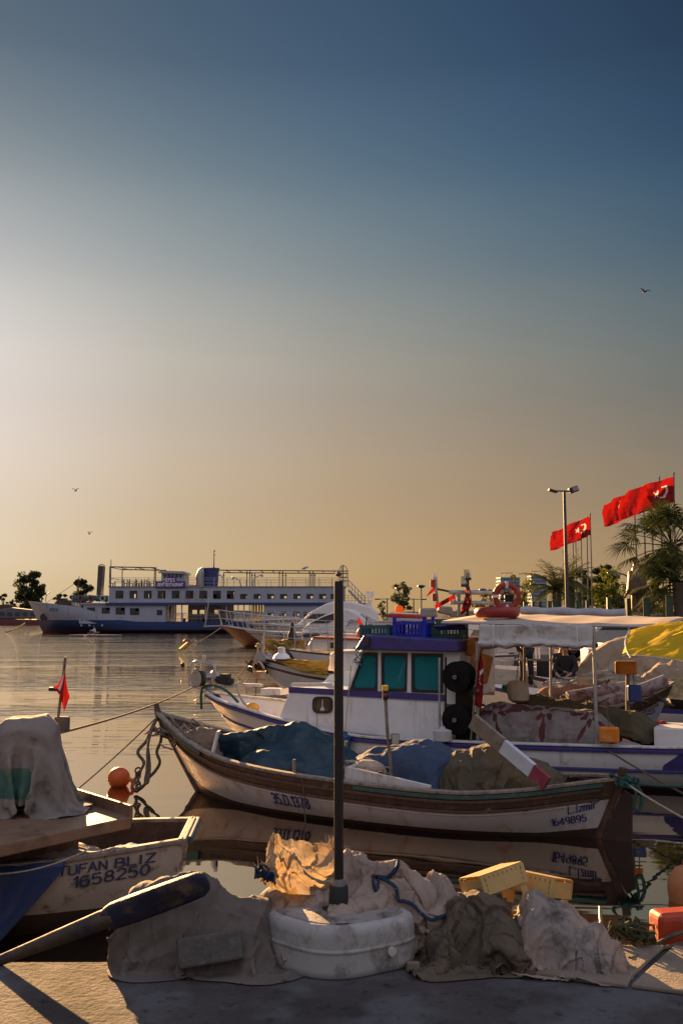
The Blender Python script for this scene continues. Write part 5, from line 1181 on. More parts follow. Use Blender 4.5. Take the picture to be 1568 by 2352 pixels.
for k in range(3):
    mb = MB(); mb.lathe([(0,0),(.05,0),(.05,.16),(.03,.2),(.03,.25),(0,.25)], (0,0,0), 10); o = mb.obj('bottle', MGRNC if k else MBLACK, smooth=True); tag(o, ['black plastic bottle beside the green crate on the roof','green bottle standing in front of the tyre','green bottle standing right of the tyre'][k], 'bottle', 'bottles on the roof'); o.location = roofp(985+k*18, .2)
# nets and covers on the rear deck
MNET = mat('dark_net', (.035,.03,.025), .95, var=.5, bump=.9, bs=70); MBLANKET = mat('floral_blanket', (.22,.195,.18), .95, var=.12, vs=5, mottle=((.17,.125,.118), 5), dirt=(.085,.03,.03), dscale=6, damt=.26, bump=.4, bs=60)
def net_ridge(ca, cb, n, r): return [c_ellipsoid(ca+(cb-ca)*i/(n-1), r) for i in range(n)]
def clth(P0, cols, name, m, label, amp=.02, f=5, seed=1, steps=80, grow=1.06, k=2, fr=fb, cat='cloth', pattern=None, pmats=(), **kw):
    Pc = cloth(P0, cols, steps=steps, grow=grow, seed=seed, **kw); Pf = facets(wrinkle(Pc, amp*.8, f, seed, k), amp*.5, 40, seed, 1); o = cloth_obj(Pf, name, m, sub=0)
    if pattern:
        for pm_ in pmats: o.data.materials.append(pm_)
        n_, m_ = Pf.shape[:2]
        for fc in o.data.polygons: i, j = divmod(fc.index, m_-1); fc.material_index = pattern((i+.5)/(n_-1), (j+.5)/(m_-1))
    return local_thing(o, fr, label, cat) if fr else tag(o, label, cat)
def floral(a, b):            # dark red flowers, leaves and long stems woven into the blanket, a brown border round it
    if b < .045 or b > .955 or a < .02 or a > .98: return 2
    for cx, cy, k in ((.20,.40,1.0),(.50,.42,1.25),(.80,.36,.9),(.34,.70,.6),(.66,.74,.7),(.92,.66,.6),(.08,.72,.6)):
        dx, dy = (a-cx)*1.7/k, (b-cy)/k; r_ = math.hypot(dx, dy); t_ = math.atan2(dy, dx)
        if r_ < .035: return 0
        if r_ < .12*(.62+.38*math.cos(5*t_+cx*9)): return 1
        for q, L_ in ((.5,.30),(2.2,.26),(3.9,.32),(5.3,.24)):
            c, s_ = math.cos(q+cx*5), math.sin(q+cx*5); u, v = dx*c+dy*s_-L_*.72, -dx*s_+dy*c
            if (u/.085)**2+(v/.032)**2 < 1: return 1
            if 0 < dx*c+dy*s_ < L_*.6 and abs(v) < .010: return 1
    return 0
a, b = bl(d8(180,330),-.55), bl(d8(830,420),-.6); a[2] = .62; b[2] = .58
cl_ = net_ridge(a, b, 5, (.42,.42,.43)); 
P0 = sheet(((a[0]+b[0])/2+.05, -.62, 1.18), b[0]-a[0]+.75, 1.35, 46, 34)
clth(P0, cl_+[c_hull(bh,.5)], 'floral_blanket', MBLANKET, 'grey blanket with dark red flowers hanging over the side of the navy striped boat', .018, 5, 21, grow=1.05, k=3, pattern=floral, pmats=(mat('blanket_flowers', (.085,.025,.025), .95, var=.3, bump=.4, bs=60), mat('blanket_border', (.13,.075,.065), .95, var=.3, bump=.4, bs=60)))
a2, b2 = bl(d8(480,330),.1), bl(d8(1150,480),-.1); a2[2] = .70; b2[2] = .52
P0 = sheet(((a2[0]+b2[0])/2, .0, 1.3), b2[0]-a2[0]+.8, 1.2, 40, 30)
clth(P0, net_ridge(a2, b2, 5, (.45,.42,.44))+[c_hull(bh,.5)], 'olive_cover', MOLIVE, 'olive canvas cover over nets behind the floral blanket', .025, 5, 22)
mb = MB(); c = bl(d8(240,290),-.35); heap(mb, c+np.array([0,0,-.03]), (.38,.2,.08), 30, .012, 6, .12); bthing(mb.obj('black_net', MNET), 'bunch of black net at the upper left end of the floral blanket', 'net')
c = bl(d8(1200,440),.15); P0 = sheet((c[0], .15, c[2]+.35), 1.25, .9, 30, 26)
clth(P0, [c_ellipsoid((c[0]-.1,.15,.5),(.45,.38,.42)), c_ellipsoid((c[0]+.35,.15,.5),(.2,.25,.3)), c_hull(bh,.5)], 'red_black_cloth', mat('red_black_cloth', (.012,.009,.009), .9, var=.3, mottle=((.30,.012,.01), 2.6), bump=.4), 'black and red checked cloth heaped before the white box at the stern', .03, 5, 23, grow=1.15)
mb = MB(); a, b = bl((1512,1668),-.2), bl((1600,1715),-.2); mb.box((a+b)/2+np.array([.25,.2,0]), (1.1,.8,.26)); bthing(mb.obj('white_locker', MWHITE, bevel=.02), 'plain white locker box on the stern of the navy striped boat', 'locker')
# floats hanging from the posts
def can_float(name, px0, py0, px1, py1, w, m, label, rz=0, strap=None):
    t = T(name, label, 'float', fb.O, fb.rz); a, b = fb.L(px0, py0, w), fb.L(px1, py1, w); c = (a+b)/2; sz = np.abs(b-a); MB().box(c, (sz[0], sz[0]*.55, sz[2]), rz=rz).obj('body', m, t, bevel=.03, seg=3)
    if strap is not None: MB().tube([c+np.array([0,0,sz[2]/2]), strap], .008, 5).obj('cord', MROPE, t)
    return t
MOCAN = mat('worn_orange_plastic', (.72,.22,.015), .5, var=.15, vs=4, dirt=(.62,.40,.28), dscale=4, damt=.42, bump=.1, transl=.15)
can_float('can_float', *d5(848,1085), *d5(1018,1230), -1.27, MOCAN, 'orange plastic can with a whitish top hanging by the near canopy post', strap=bl(d5(905,860),-1.2))
can_float('can_float', *d5(983,522), *d5(1173,640), .9, mat('rusty_orange_plastic', (.50,.20,.03), .6, var=.25, dirt=(.35,.12,.04), dscale=6, damt=.5), 'weathered orange brick shaped float stuck on top of a post under the yellow tarp', rz=.1)
bthing(MB().cyl(bl(d5(1090,640),.9), bl(d5(1090,1035),.9), .03, 8).obj('float_post', MWOOD), 'wooden post carrying the orange brick shaped float', 'post')
can_float('can_float', *d5(1085,725), *d5(1210,878), .85, mat('blue_plastic_can', (.012,.045,.21), .35, var=.15, bump=.05), 'blue plastic can hanging beside the wooden post', rz=.4, strap=bl(d5(1138,640),.85))
fo = T('foam_float', 'fat pale foam float with a green cap hanging below the canopy', 'float', fb.O, fb.rz); a, b = bl(d5(140,695),-.2), bl(d5(160,880),-.2); ax = (b-a)/np.linalg.norm(b-a); h = np.linalg.norm(b-a)
MB().lathe([(0,0),(.10,.0),(.155,.05),(.165,h*.5),(.15,h-.04),(.09,h),(.03,h),(.025,h-.03),(0,h-.03)], a, 20, axis=ax).obj('body', mat('old_foam', (.50,.40,.29), .9, var=.15, dirt=(.3,.22,.14), damt=.35, bump=.8, bs=30), fo, smooth=True)
MB().lathe([(0,0),(.06,0),(.04,-.12),(0,-.13)], a+np.array([-.12,.06,-.13]), 10, axis=(.8,0,-.2)).obj('cap', mat('green_cap', (.02,.3,.10), .5), fo, smooth=True); MB().tube([a, bl(d5(165,380),-.2)], .007, 5).obj('cord', MROPE, fo)
# ropes from the stern to the right
a = fb.world(bl(d8(985,560),-1.2)); rope([a, at(1620,1850,10.6)], .012, 'stern_line', MROPE, 'dark stern line running down right from the orange can', sag=.02)
# ------------------------------------------------------------------ flags
def emblem(a, b):      # flag coordinates: a along the fly in hoist heights, b up
    if (a-.5)**2+(b-.5)**2 < .0625 and (a-.5625)**2+(b-.5)**2 > .04: return True
    dx, dy = a-.835, b-.5; r = math.hypot(dx, dy)
    if r < .125:
        th = (math.atan2(dy, dx)-math.pi) % (2*math.pi/5); th = min(th, 2*math.pi/5-th); ro, ri = .125, .05
        x, y = r*math.cos(th), r*math.sin(th); xi, yi = ri*math.cos(math.pi/5), ri*math.sin(math.pi/5)
        return (ro-x)*yi-(ro-xi)*y > 0
    return False
def flag_mesh(P, name, parent, fly=1.5, k=4, em=True, w=False):
    Q = upsample(P, k); n, m = Q.shape[:2]; mb = MB(); mb.v = [tuple(p) for p in Q.reshape(-1,3)]; mb.n = n*m
    for i in range(n-1):
        for j in range(m-1):
            mb.f.append([i*m+j, (i+1)*m+j, (i+1)*m+j+1, i*m+j+1]); mb.m.append(1 if em and emblem((i+.5)/(n-1)*fly, (j+.5)/(m-1)) else 0)
    return mb.obj(name, [MRED, MFLAGWHITE], parent, smooth=True, ang=0, w=w)
def droopy(top, h, fly, az, seed, wind=2.0, n=17, m=11, twist=0):
    """flag hung by its hoist and let fall; az is the heading it blows to"""
    d = np.array([math.cos(az), math.sin(az), 0]); a = np.linspace(0, fly*h, n); b = np.linspace(-h, 0, m)
    P0 = np.array(top)+a[:, None, None]*d*.93+b[None, :, None]*np.array([0,0,1.]); P0 = P0+np.array([-d[1], d[0], 0])*(.05*h*np.sin(a*9/h))[:, None, None]
    return cloth(P0, [], steps=70, iters=10, pins=[(0, 0), (0, m//2), (0, m-1)], wind=d*wind, seed=seed, noise=.01*h, crumple=.05)
# mast with the drooping flag of the navy striped boat
fp = T('flag_staff', 'staff with a drooping red flag and a black lamp, before the lower black drum', 'flag', fb.O, fb.rz)
a, b = bl(d7(1210,150),-1.3), bl(d7(1135,960),-1.3); MB().cyl(a, b, .014, 7).obj('staff', MWOOD, fp)
mb = MB(); c = bl(d7(1178,515),-1.3); mb.cyl(c+(0,0,.05), c+(0,0,-.06), .04, 10); mb.mat(1).ball(c+(.045,-.03,0), .03, 8, 6); mb.obj('lamp', [MBLACK, MORED], fp)
P = droopy(a+(b-a)*.02, .42, 1.5, math.pi, 3, wind=-.3); flag_mesh(P, 'flag', fp)
# ------------------------------------------------------------------ foreground on the quay
ps = T('parasol_stand', 'old white plastic parasol base with a tall black pole standing on the quay', 'parasol stand', (-.012, 4.40, QZ))
def rr_ring(sc, z, n=56):
    out = []
    for i in range(n):
        t = 2*math.pi*i/n; c, s_ = math.cos(t), math.sin(t); r = .274/((abs(c)**3.2+abs(s_)**3.2)**(1/3.2)); x, y = r*c*sc, r*s_*sc; q = R(38)
        out.append(np.array([(x*math.cos(q)-y*math.sin(q))*1.03, (x*math.sin(q)+y*math.cos(q))*.78, z]))
    return out
prof = [(.3,.0),(.95,.0),(.985,.008),(1,.026),(1,.032),(1.0,.090),(1.0,.096),(1.012,.099),(1.012,.107),(1.0,.110),(1.0,.116),(1,.150),(.998,.158),(.985,.176),(.95,.192),(.90,.199),(.855,.199),(.83,.188),(.80,.188),(.775,.199),(.5,.206),(.2,.208),(.02,.208)]
mb = MB(); n = 56
mb.add([p for sc, z in prof for p in rr_ring(sc, z*1.04)], [(i*n+j, i*n+(j+1) % n, (i+1)*n+(j+1) % n, (i+1)*n+j) for i in range(len(prof)-1) for j in range(n)]); mb.m = [1 if i >= len(prof)-6 else 0 for i in range(len(prof)-1) for j in range(n)]
MBASE = mat('stained_white_plastic', (.33,.315,.295), .55, var=.08, vs=3, dirt=(.13,.105,.08), dscale=7, damt=.56, streak=(.17,.14,.11), samt=.5, bump=.2, bs=40)
base = mb.obj('base_tank', [MBASE, mat('scuffed_base_top', (.26,.235,.21), .6, var=.15, vs=6, dirt=(.06,.042,.03), dscale=9, damt=.62, bump=.3, bs=50)], ps, smooth=True, ang=.9)
mb = MB(); mb.box((.02,-.15,.2045), (.05,.10,.005), rz=-.15); mb.obj('filler_slot', MDARK, base)
for a in (38, 128, 218, 308):
    mb = MB(); q = R(a+45); mb.bar((.09*math.cos(q),.075*math.sin(q),.2085), (.215*math.cos(q),.165*math.sin(q),.2045), .022, .008); mb.obj('top_rib', MBASE, base, bevel=.003)
c = at(904.6,2188,4.235)-np.array([-.012,4.40,QZ]); mb = MB(); mb.lathe([(.0,-.08),(.016,-.08),(.016,-.02),(.019,-.02),(.019,-.010),(.0,-.009)], c, 16, axis=(.5,-.86,0)); mb.obj('drain_plug', mat('white_plug', (.42,.40,.37), .6), base, smooth=True)
mb = MB(); mb.lathe([(0,.206),(.082,.206),(.082,.214),(.045,.222),(.042,.222),(.040,.305),(.036,.31),(0,.31)], (0,0,0), 24); mb.obj('collar', MBLACK, ps, smooth=True)
mb = MB(); mb.lathe([(.0225,.30),(.030,.305),(.030,.335),(.0225,.337)], (0,0,0), 20); mb.obj('clamp_ring', MSTEEL, ps, smooth=True)
zt_ = at(779,1335,4.40)[2]-QZ
MPOLE = mat('black_pole_paint', (.016,.013,.012), .42, var=.3, dirt=(.06,.045,.035), dscale=9, damt=.3, bump=.05)
mb = MB(); mb.lathe([(.0,.25),(.0205,.25),(.0205,zt_),(.018,zt_),(.018,zt_-.2),(0,zt_-.2)], (0,0,0), 24); mb.obj('pole', MPOLE, ps, smooth=True)
# grey brown tarp over a pile, on the left
MTARP = mat('dusty_brown_tarp', (.118,.095,.078), .9, var=.18, vs=3, dirt=(.09,.07,.055), dscale=3, damt=.4, bump=.35, bs=45, bdist=.006)
def col(px, d, z): p = atx(px, d, z); return p
zq = QZ+.004
ca_, cb2 = col(425,4.37,QZ), col(578,4.38,QZ)
cols = [c_ellipsoid((ca_[0]+.03,4.39,QZ),(.30,.19,.385)), c_ellipsoid((ca_[0]-.15,4.41,QZ),(.18,.15,.315)), c_ellipsoid((cb2[0],4.40,QZ),(.15,.17,.285)), c_floor(zq,-9,9,-9,4.54), c_floor(.2)]
P0 = sheet((ca_[0]+.105, 4.37, 1.30), .90, .82, 60, 52)
Pt = cloth(P0, cols, steps=110, iters=9, grow=1.07, seed=31, crumple=.10, fric=.8)
Pt = facets(wrinkle(Pt, .017, 3, 5, 2), .010, 22, 2, 1); Pt[..., 2] = np.where((Pt[..., 2] < QZ+.006) & (Pt[..., 1] < 4.54), QZ+.006, Pt[..., 2])
tag(cloth_obj(Pt, 'brown_tarp', MTARP, sub=0, thick=.0025), 'dusty grey brown tarp over a pile at the quay edge, left of the parasol base', 'tarp')
def on_cloth(P, px, py):
    Q = P.reshape(-1,3); c_, s_ = math.cos(PITCH), math.sin(PITCH); q = Q-np.array([0,0,CAMZ]); f_ = q[:,1]*c_+q[:,2]*s_
    d = np.hypot(784+q[:,0]/f_*FPX-px, 1176-(-q[:,1]*s_+q[:,2]*c_)/f_*FPX-py); near = d < d.min()+7; i = int(np.argmin(np.where(near, f_, 1e9))); n_, m_ = P.shape[:2]; a, b = divmod(i, m_)
    a = min(max(a,3),n_-4); b = min(max(b,3),m_-4); N_ = np.cross(P[a+3,b]-P[a-3,b], P[a,b+3]-P[a,b-3]); N_ /= np.linalg.norm(N_); return P[a,b], N_*(1 if N_[2] > 0 else -1)
p, N_ = on_cloth(Pt, 482, 2178); ux = np.array([1,.12,.12]); ux -= (ux@N_)*N_; ux /= np.linalg.norm(ux); uy = np.cross(N_, ux)
mb = MB(); rb = np.random.default_rng(8); g_ = []
L_, W_, H_ = .26, .115, .062
mb.box((0,0,0), (L_,W_,H_)); o = mb.obj('concrete_block', mat('rough_concrete', (.085,.075,.066), .95, var=.25, vs=20, dirt=(.16,.15,.14), dscale=40, damt=.35, bump=1.0, bs=60, bdist=.006), bevel=.012, seg=3)
o.matrix_basis = Matrix(((ux[0],uy[0],N_[0],p[0]+N_[0]*.034),(ux[1],uy[1],N_[1],p[1]+N_[1]*.034),(ux[2],uy[2],N_[2],p[2]+N_[2]*.034),(0,0,0,1))); tag(o, 'rough grey concrete block weighing down the front of the brown tarp', 'block')
# painted oar
oar = T('oar', 'thick old oar with worn dark blue blade lying on the brown tarp', 'oar', (0,0,0))
a, m1, e = at(-30,2218,4.36), at(238,2112,4.22), at(478,2024,4.12)
MOAR = mat('worn_navy_wood', (.010,.012,.030), .6, var=.4, vs=9, dirt=(.12,.085,.05), dscale=8, damt=.62, bump=.35, bs=45)
mb = MB(); mb.tube([a, a+(m1-a)*.4, a+(m1-a)*.62, m1, m1+(e-m1)*.1], [.020,.028,.033,.040,.03], 10); mb.obj('shaft', mat('bare_oar_wood', (.06,.04,.026), .7, var=.4, vs=9, dirt=(.010,.014,.035), dscale=7, damt=.62, bump=.3), oar, smooth=True)
ax = (e-m1)/np.linalg.norm(e-m1); up = np.array([0,-.25,1.]); up -= (up@ax)*ax; up /= np.linalg.norm(up); sd = np.cross(ax, up); Lb = np.linalg.norm(e-m1); rings = []
for q, h, t in ((0,.03,.026),(.03,.042,.026),(.1,.052,.025),(.3,.056,.024),(.55,.056,.022),(.8,.054,.02),(.93,.050,.018),(.985,.036,.014),(1.0,.018,.008)):
    c = m1+ax*Lb*q; rings.append([c+up*h*math.copysign(abs(math.sin(x))**.45, math.sin(x))+sd*t*math.copysign(abs(math.cos(x))**.45, math.cos(x)) for x in np.linspace(0,2*math.pi,17)[:-1]])
mb = MB(); mb.add([p for r_ in rings for p in r_], [(i*16+j, i*16+(j+1) % 16, (i+1)*16+(j+1) % 16, (i+1)*16+j) for i in range(len(rings)-1) for j in range(16)]+[tuple(range(128,144))]); blade = mb.obj('blade', MOAR, oar, smooth=True)
mb = MB(); c0, c1 = m1+ax*Lb*.55, m1+ax*Lb*.74; s_ = -1 if sd[1] > 0 else 1; off = sd*s_*.031
mb.prism([c0+off+up*.004, c0+ax*.03+off+up*.026, c1+off+up*.026, c1+ax*.02+off+up*.012, c1-ax*.03+off-up*.010], sd*s_*.003); mb.obj('hand_slot', MDARK, blade)
# white woven sack with blue lacing
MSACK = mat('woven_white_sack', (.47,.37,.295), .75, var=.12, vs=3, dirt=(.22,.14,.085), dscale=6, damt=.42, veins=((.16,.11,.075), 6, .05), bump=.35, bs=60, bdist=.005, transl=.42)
cols = []
for px, d, zt, rx, ry in ((650,4.52,1.08,.12,.10),(730,4.54,1.13,.15,.12),(815,4.60,1.27,.15,.12),(900,4.58,1.23,.14,.13),(985,4.55,1.165,.13,.14),(1055,4.52,1.10,.10,.13)):
    c = atx(px, d, QZ); cols.append(c_ellipsoid((c[0], d, (QZ+zt)/2-.03), (rx, ry, (zt-QZ)/2+.03)))
cols += [c_ellipsoid((-.012,4.40,QZ),(.285,.225,.222)), c_floor(QZ+.004,-9,9,-9,4.56), c_floor(.3)]
x0, x1 = atx(600,4.58,0)[0], atx(1092,4.54,0)[0]
P0 = sheet(((x0+x1)/2, 4.55, 1.40), (x1-x0)*1.06, .72, 76, 46)
P0[..., 2] += .10*np.exp(-((P0[..., 0]-x0-.08)/.08)**2)
Ps = cloth(P0, cols, steps=85, iters=9, grow=1.06, seed=41, crumple=.12, cscale=5, fric=.9)
Ps = facets(Ps, .030, 34, 9, 3)
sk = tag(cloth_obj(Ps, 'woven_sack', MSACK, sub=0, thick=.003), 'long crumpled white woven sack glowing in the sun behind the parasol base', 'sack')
# raised mouth of the sack, open to the left
mo = np.array([at(632,1916,4.564), at(700,1935,4.606), at(770,1945,4.606)]); mouth = []
edge = [at(612,1990,4.543), at(618,1955,4.554), at(630,1916,4.564), at(655,1922,4.606), at(700,1934,4.647), at(760,1946,4.658)]
low = [at(596,2020,4.449), at(612,2030,4.439), at(640,2045,4.429), at(680,2052,4.439), at(730,2056,4.460), at(790,2052,4.481)]
E, Lw = np.array(smooth_path(edge, 6)), np.array(smooth_path(low, 6)); k_ = min(len(E), len(Lw)); G_ = np.array([[E[i]+(Lw[i]-E[i])*t+np.array([0,-.05*math.sin(math.pi*t),.0]) for t in np.linspace(0,1,14)] for i in range(k_)])
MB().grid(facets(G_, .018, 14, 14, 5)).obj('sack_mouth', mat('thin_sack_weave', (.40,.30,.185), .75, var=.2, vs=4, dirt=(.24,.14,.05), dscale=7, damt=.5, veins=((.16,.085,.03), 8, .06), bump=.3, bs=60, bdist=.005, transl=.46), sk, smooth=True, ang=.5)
# frayed fringe and cords
mb = MB(); q = np.random.default_rng(3)
for cpt, nn in ((at(755,1940,4.626), 26), (at(605,2000,4.501), 30)):
    for i in range(nn):
        d = q.normal(0,1,3)*np.array([1,.5,.8])+np.array([0,0,.5]); p = cpt+q.normal(0,.012,3); mb.tube([p, p+d*.014, p+d*.030+q.normal(0,.006,3)], [.0016,.0013,.0006], 4)
mb.obj('frayed_threads', mat('straw_thread', (.55,.40,.20), .8), sk)
def along(P, pts, off=.008):
    out = []
    for px, py in pts:
        p, N_ = on_cloth(P, px, py); out.append(p+N_*off)
    return smooth_path(out, 4)
MCORD = mat('navy_cord', (.008,.022,.05), .7, var=.4, vs=50, dirt=(.3,.32,.36), dscale=90, damt=.3, bump=.4, bs=150)
mb = MB(); mb.tube(along(Ps, [(917,1966),(912,1985),(900,2000),(885,2010),(868,2008),(850,2012)]), .0085, 6)
mb.tube(along(Ps, [(868,2008),(890,2018),(905,2035),(912,2060),(930,2066),(950,2072),(965,2092),(985,2106),(1010,2112),(1040,2100),(1065,2075)]), .0075, 6)
c = along(Ps, [(852,2012),(856,2035),(862,2040),(866,2020)]); mb.tube(c, .006, 5); mb.obj('lacing', MCORD, sk, smooth=True)
mb = MB(); c = at(606,2010,4.418); heap(mb, c, (.018,.018,.025), 6, .005, 3, .03); mb.obj('lacing_end', MCORD, sk)
# dark stained sacks and the long pale one on the right
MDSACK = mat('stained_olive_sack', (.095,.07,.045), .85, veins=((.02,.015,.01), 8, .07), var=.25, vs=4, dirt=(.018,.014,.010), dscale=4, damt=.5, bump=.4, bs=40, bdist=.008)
cols = [c_ellipsoid(atx(1085,4.44,QZ),(.17,.15,.26)), c_ellipsoid(atx(1000,4.38,QZ),(.10,.12,.13)), c_ellipsoid(atx(1140,4.38,QZ),(.12,.14,.20)), c_floor(QZ+.004,-9,9,-9,4.56), c_floor(.4)]
P0 = sheet(atx(1075,4.40,1.2), .62, .58, 46, 46, rz=.1)
Pd = facets(cloth(P0, cols, steps=85, grow=1.06, seed=51, crumple=.12, cscale=4, fric=.9), .026, 26, 4, 3); Pd[..., 2] = np.where((Pd[..., 2] < QZ+.006) & (Pd[..., 1] < 4.55), QZ+.006, Pd[..., 2])
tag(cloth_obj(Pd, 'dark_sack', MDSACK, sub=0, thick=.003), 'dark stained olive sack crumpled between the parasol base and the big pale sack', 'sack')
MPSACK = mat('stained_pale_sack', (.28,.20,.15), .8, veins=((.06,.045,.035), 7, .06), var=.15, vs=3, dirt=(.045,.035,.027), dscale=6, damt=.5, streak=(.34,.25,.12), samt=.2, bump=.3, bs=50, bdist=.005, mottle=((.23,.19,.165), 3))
cols = [c_ellipsoid(atx(1212,4.42,QZ),(.10,.17,.285)), c_ellipsoid(atx(1275,4.40,QZ),(.14,.17,.235)), c_ellipsoid(atx(1335,4.34,QZ),(.11,.16,.175)), c_ellipsoid(atx(1388,4.28,QZ),(.06,.10,.11)), c_floor(QZ+.004,-9,9,-9,4.56), c_floor(.4)]
P0 = sheet(atx(1268,4.37,1.22), .60, .56, 52, 44, rz=-.2)
Pp = facets(cloth(P0, cols, steps=85, grow=1.03, seed=53, crumple=.06, cscale=4, fric=.9), .015, 20, 8, 3); Pp[..., 2] = np.where((Pp[..., 2] < QZ+.006) & (Pp[..., 1] < 4.55), QZ+.006, Pp[..., 2])
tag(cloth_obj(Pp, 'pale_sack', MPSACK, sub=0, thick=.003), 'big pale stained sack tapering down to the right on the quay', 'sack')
mb = MB(); a, b = onz(1160,2213,QZ), onz(1285,2217,QZ); a[2] = b[2] = QZ+.024; mb.cyl(a, b, .019, 14); tag(mb.obj('plastic_pipe', mat('dirty_pipe', (.38,.35,.33), .5, dirt=(.08,.06,.05), damt=.4, dscale=8), smooth=True), 'dirty white plastic pipe lying at the foot of the sacks', 'pipe')
mb = MB(); mb.box((0,0,.015), (.055,.03,.03)); o = mb.obj('stone_chip', MEDGE, bevel=.006); o.location = onz(948,2226,QZ)+np.array([0,0,.0]); tag(o, 'small stone chip on the quay right of the parasol base', 'stone')
# fruit crates
MCRATE = mat('pale_poplar', (.50,.33,.12), .7, var=.12, vs=6, dirt=(.3,.18,.06), dscale=9, damt=.2, bump=.15, transl=.12)
def fruit_crate(loc, rot, label, sz=(.235,.175,.08)):
    t = T('fruit_crate', label, 'crate', loc, 0, 'wooden fruit crates'); t.rotation_euler = rot; L_, W_, H = sz
    for s_ in (-1,1):
        MB().box((0, s_*W_/2, 0), (L_, .006, H)).obj('side_panel', MCRATE, t); MB().box((s_*(L_/2-.004), 0, -.004), (.006, W_-.012, H-.012)).obj('end_panel', MCRATE, t)
    for i in range(4): MB().box((0, -W_/2+W_*(i+.5)/4, H/2+.0035), (L_, W_/4-.012, .005)).obj('slat', MCRATE, t)
    for a in (-1,1):
        for b in (-1,1):
            x, y = a*(L_/2-.010), b*(W_/2-.006); mb = MB(); mb.prism([(x,y,-H/2-.055),(x-a*.032,y,-H/2-.055),(x,y-b*.032,-H/2-.055)], (0,0,H+.05)); mb.obj('corner_leg', MCRATE, t)
            pass
    mb = MB(); q = random.Random(3)
    for a in np.linspace(-L_/2+.02, L_/2-.02, 9): mb.box((a, -W_/2-.0035, H/2-.012), (.002,.001,.013), ry=q.uniform(-.3,.3))
    for z in (-.02,.0,.02):
        for a in (-L_/2+.022, L_/2-.022): mb.box((a, -W_/2-.0035, z), (.002,.001,.013))
    mb.obj('staple', MDARK, t); return t
fruit_crate(at(1132,2022,4.55), (R(-16), R(-9), R(28)), 'pale wooden fruit crate turned upside down between the white and pale sacks')
fruit_crate(at(1238,2032,4.66), (R(-14), R(1), R(-40)), 'second wooden fruit crate behind the top of the big pale sack')
# far right of the quay edge: can, ropes, float
jc = T('block_float', 'red orange plastic block float standing against the quay edge on the far right', 'float', at(1550,2190,4.66)*np.array([1,1,0])+np.array([0,0,.80]), .2)
MB().box((0,0,.085), (.20,.13,.20)).obj('body', mat('red_orange_plastic', (.40,.045,.012), .5, var=.25, dirt=(.55,.40,.30), dscale=4, damt=.40, bump=.2), jc, bevel=.03, seg=3)
mb = MB(); mb.box((.04,-.0655,.12), (.07,.004,.09)); mb.obj('pale_patch', MFLAGWHITE, jc)
mb = MB(); kx = at(1450,2175,4.576); kx[2] = .92
mb.tube(smooth_path([kx, at(1500,2168,4.597), at(1545,2148,4.555), at(1620,2128,4.524)]), .010, 6); mb.tube(smooth_path([at(1445,2212,4.368)*np.array([1,1,0])+np.array([0,0,.868]), at(1490,2190,4.472), at(1530,2176,4.534), at(1620,2160,4.534)]), .010, 6); tag(mb.obj('quay_rope', MROPE, smooth=True), 'two old brown ropes drawn along the quay edge on the far right', 'rope')
mb = MB(); heap(mb, kx+np.array([0,0,-.01]), (.045,.04,.035), 14, .007, 9, .05); tag(mb.obj('rope_bunch', mat('weedy_rope', (.05,.05,.02), .95, var=.5, bump=.6)), 'weedy bunch of rope at the quay edge behind the end of the pale sack', 'rope')
bo = T('buoy', 'big orange buoy floating at the right edge of the picture', 'buoy', onz(1582,2068,0)*np.array([1,1,0])); MB().lathe([(0,-.1),(.15,-.08),(.17,.08),(.165,.16),(.11,.25),(.04,.28),(0,.28)], (0,0,0), 24).obj('float_ball', mat('dull_orange', (.42,.16,.06), .5, var=.2, dirt=(.3,.2,.12)), bo, smooth=True); MB().torus((0,0,.30), .035, .014, axis=(0,1,0), n=14, k=6).obj('eye', MORANGE, bo)
# a scrap of rope left of the parasol base
mb = MB(); heap(mb, onz(632,2212,QZ)+np.array([0,0,.014]), (.035,.03,.008), 6, .006, 4, .04); tag(mb.obj('rope_scrap', MROPE_GREEN), 'small scrap of dark green rope between the tarp and the parasol base', 'rope')
# ------------------------------------------------------------------ small boat on the left, stern to the right
lf = Frame((-5.65, 7.80), R(3)); lL = 4.45
lh = Hull(lL, [(0,.03),(.25,.55),(.5,.8),(.75,.76),(.9,.56),(1,.40)], [(0,.80),(.4,.58),(.75,.56),(1,.635)], [(0,-.15),(.2,-.3),(1,-.22)], rb=.5, rs=.14, n=2.6, nb=1.2, ns=2.2, nt=40)
lb = T('rowing_boat', 'small worn cream boat at the left lettered TUFAN BLIZ, moored under the quay', 'boat', lf.O, lf.rz)
MCREAM = mat('flaking_cream_paint', (.40,.33,.27), .65, var=.12, vs=4, dirt=(.10,.07,.05), dscale=7, damt=.42, streak=(.25,.17,.10), samt=.3, bump=.3, bs=30)
mb = lh.skin([('k',0,1,4),('z',.19,0,8),('s',0,0,3)]); lh.transom(mb, 0); hull = mb.obj('hull', [MCREAM, MBOOT], lb, smooth=True)
mb = MB()
for sd in (-1,1): lh.sweep(mb, -.005, .07, .035, side=sd, out=.02, n=40)
p = lh.pt(1, .635, -1); mb.bar((p[0],-.42,.635), (p[0],.42,.635), .06, .05); mb.obj('gunwale', MCAP, lb, bevel=.008)
mb = MB(); mb.cyl((p[0]+.045,-.30,.625), (p[0]+.045,.44,.625), .028, 10); mb.obj('transom_fender', mat('grey_green_rubber', (.06,.09,.085), .6, dirt=(.2,.18,.15), damt=.3), lb)
mb = MB(); lh.inside(mb, .25); mb.obj('inner_planking', [MBROWN, MWOOD], lb)
MBRUSH = mat('hand_painted_navy', (.015,.025,.07), .6, var=.3, dirt=(.25,.2,.16), dscale=25, damt=.25, bump=0)
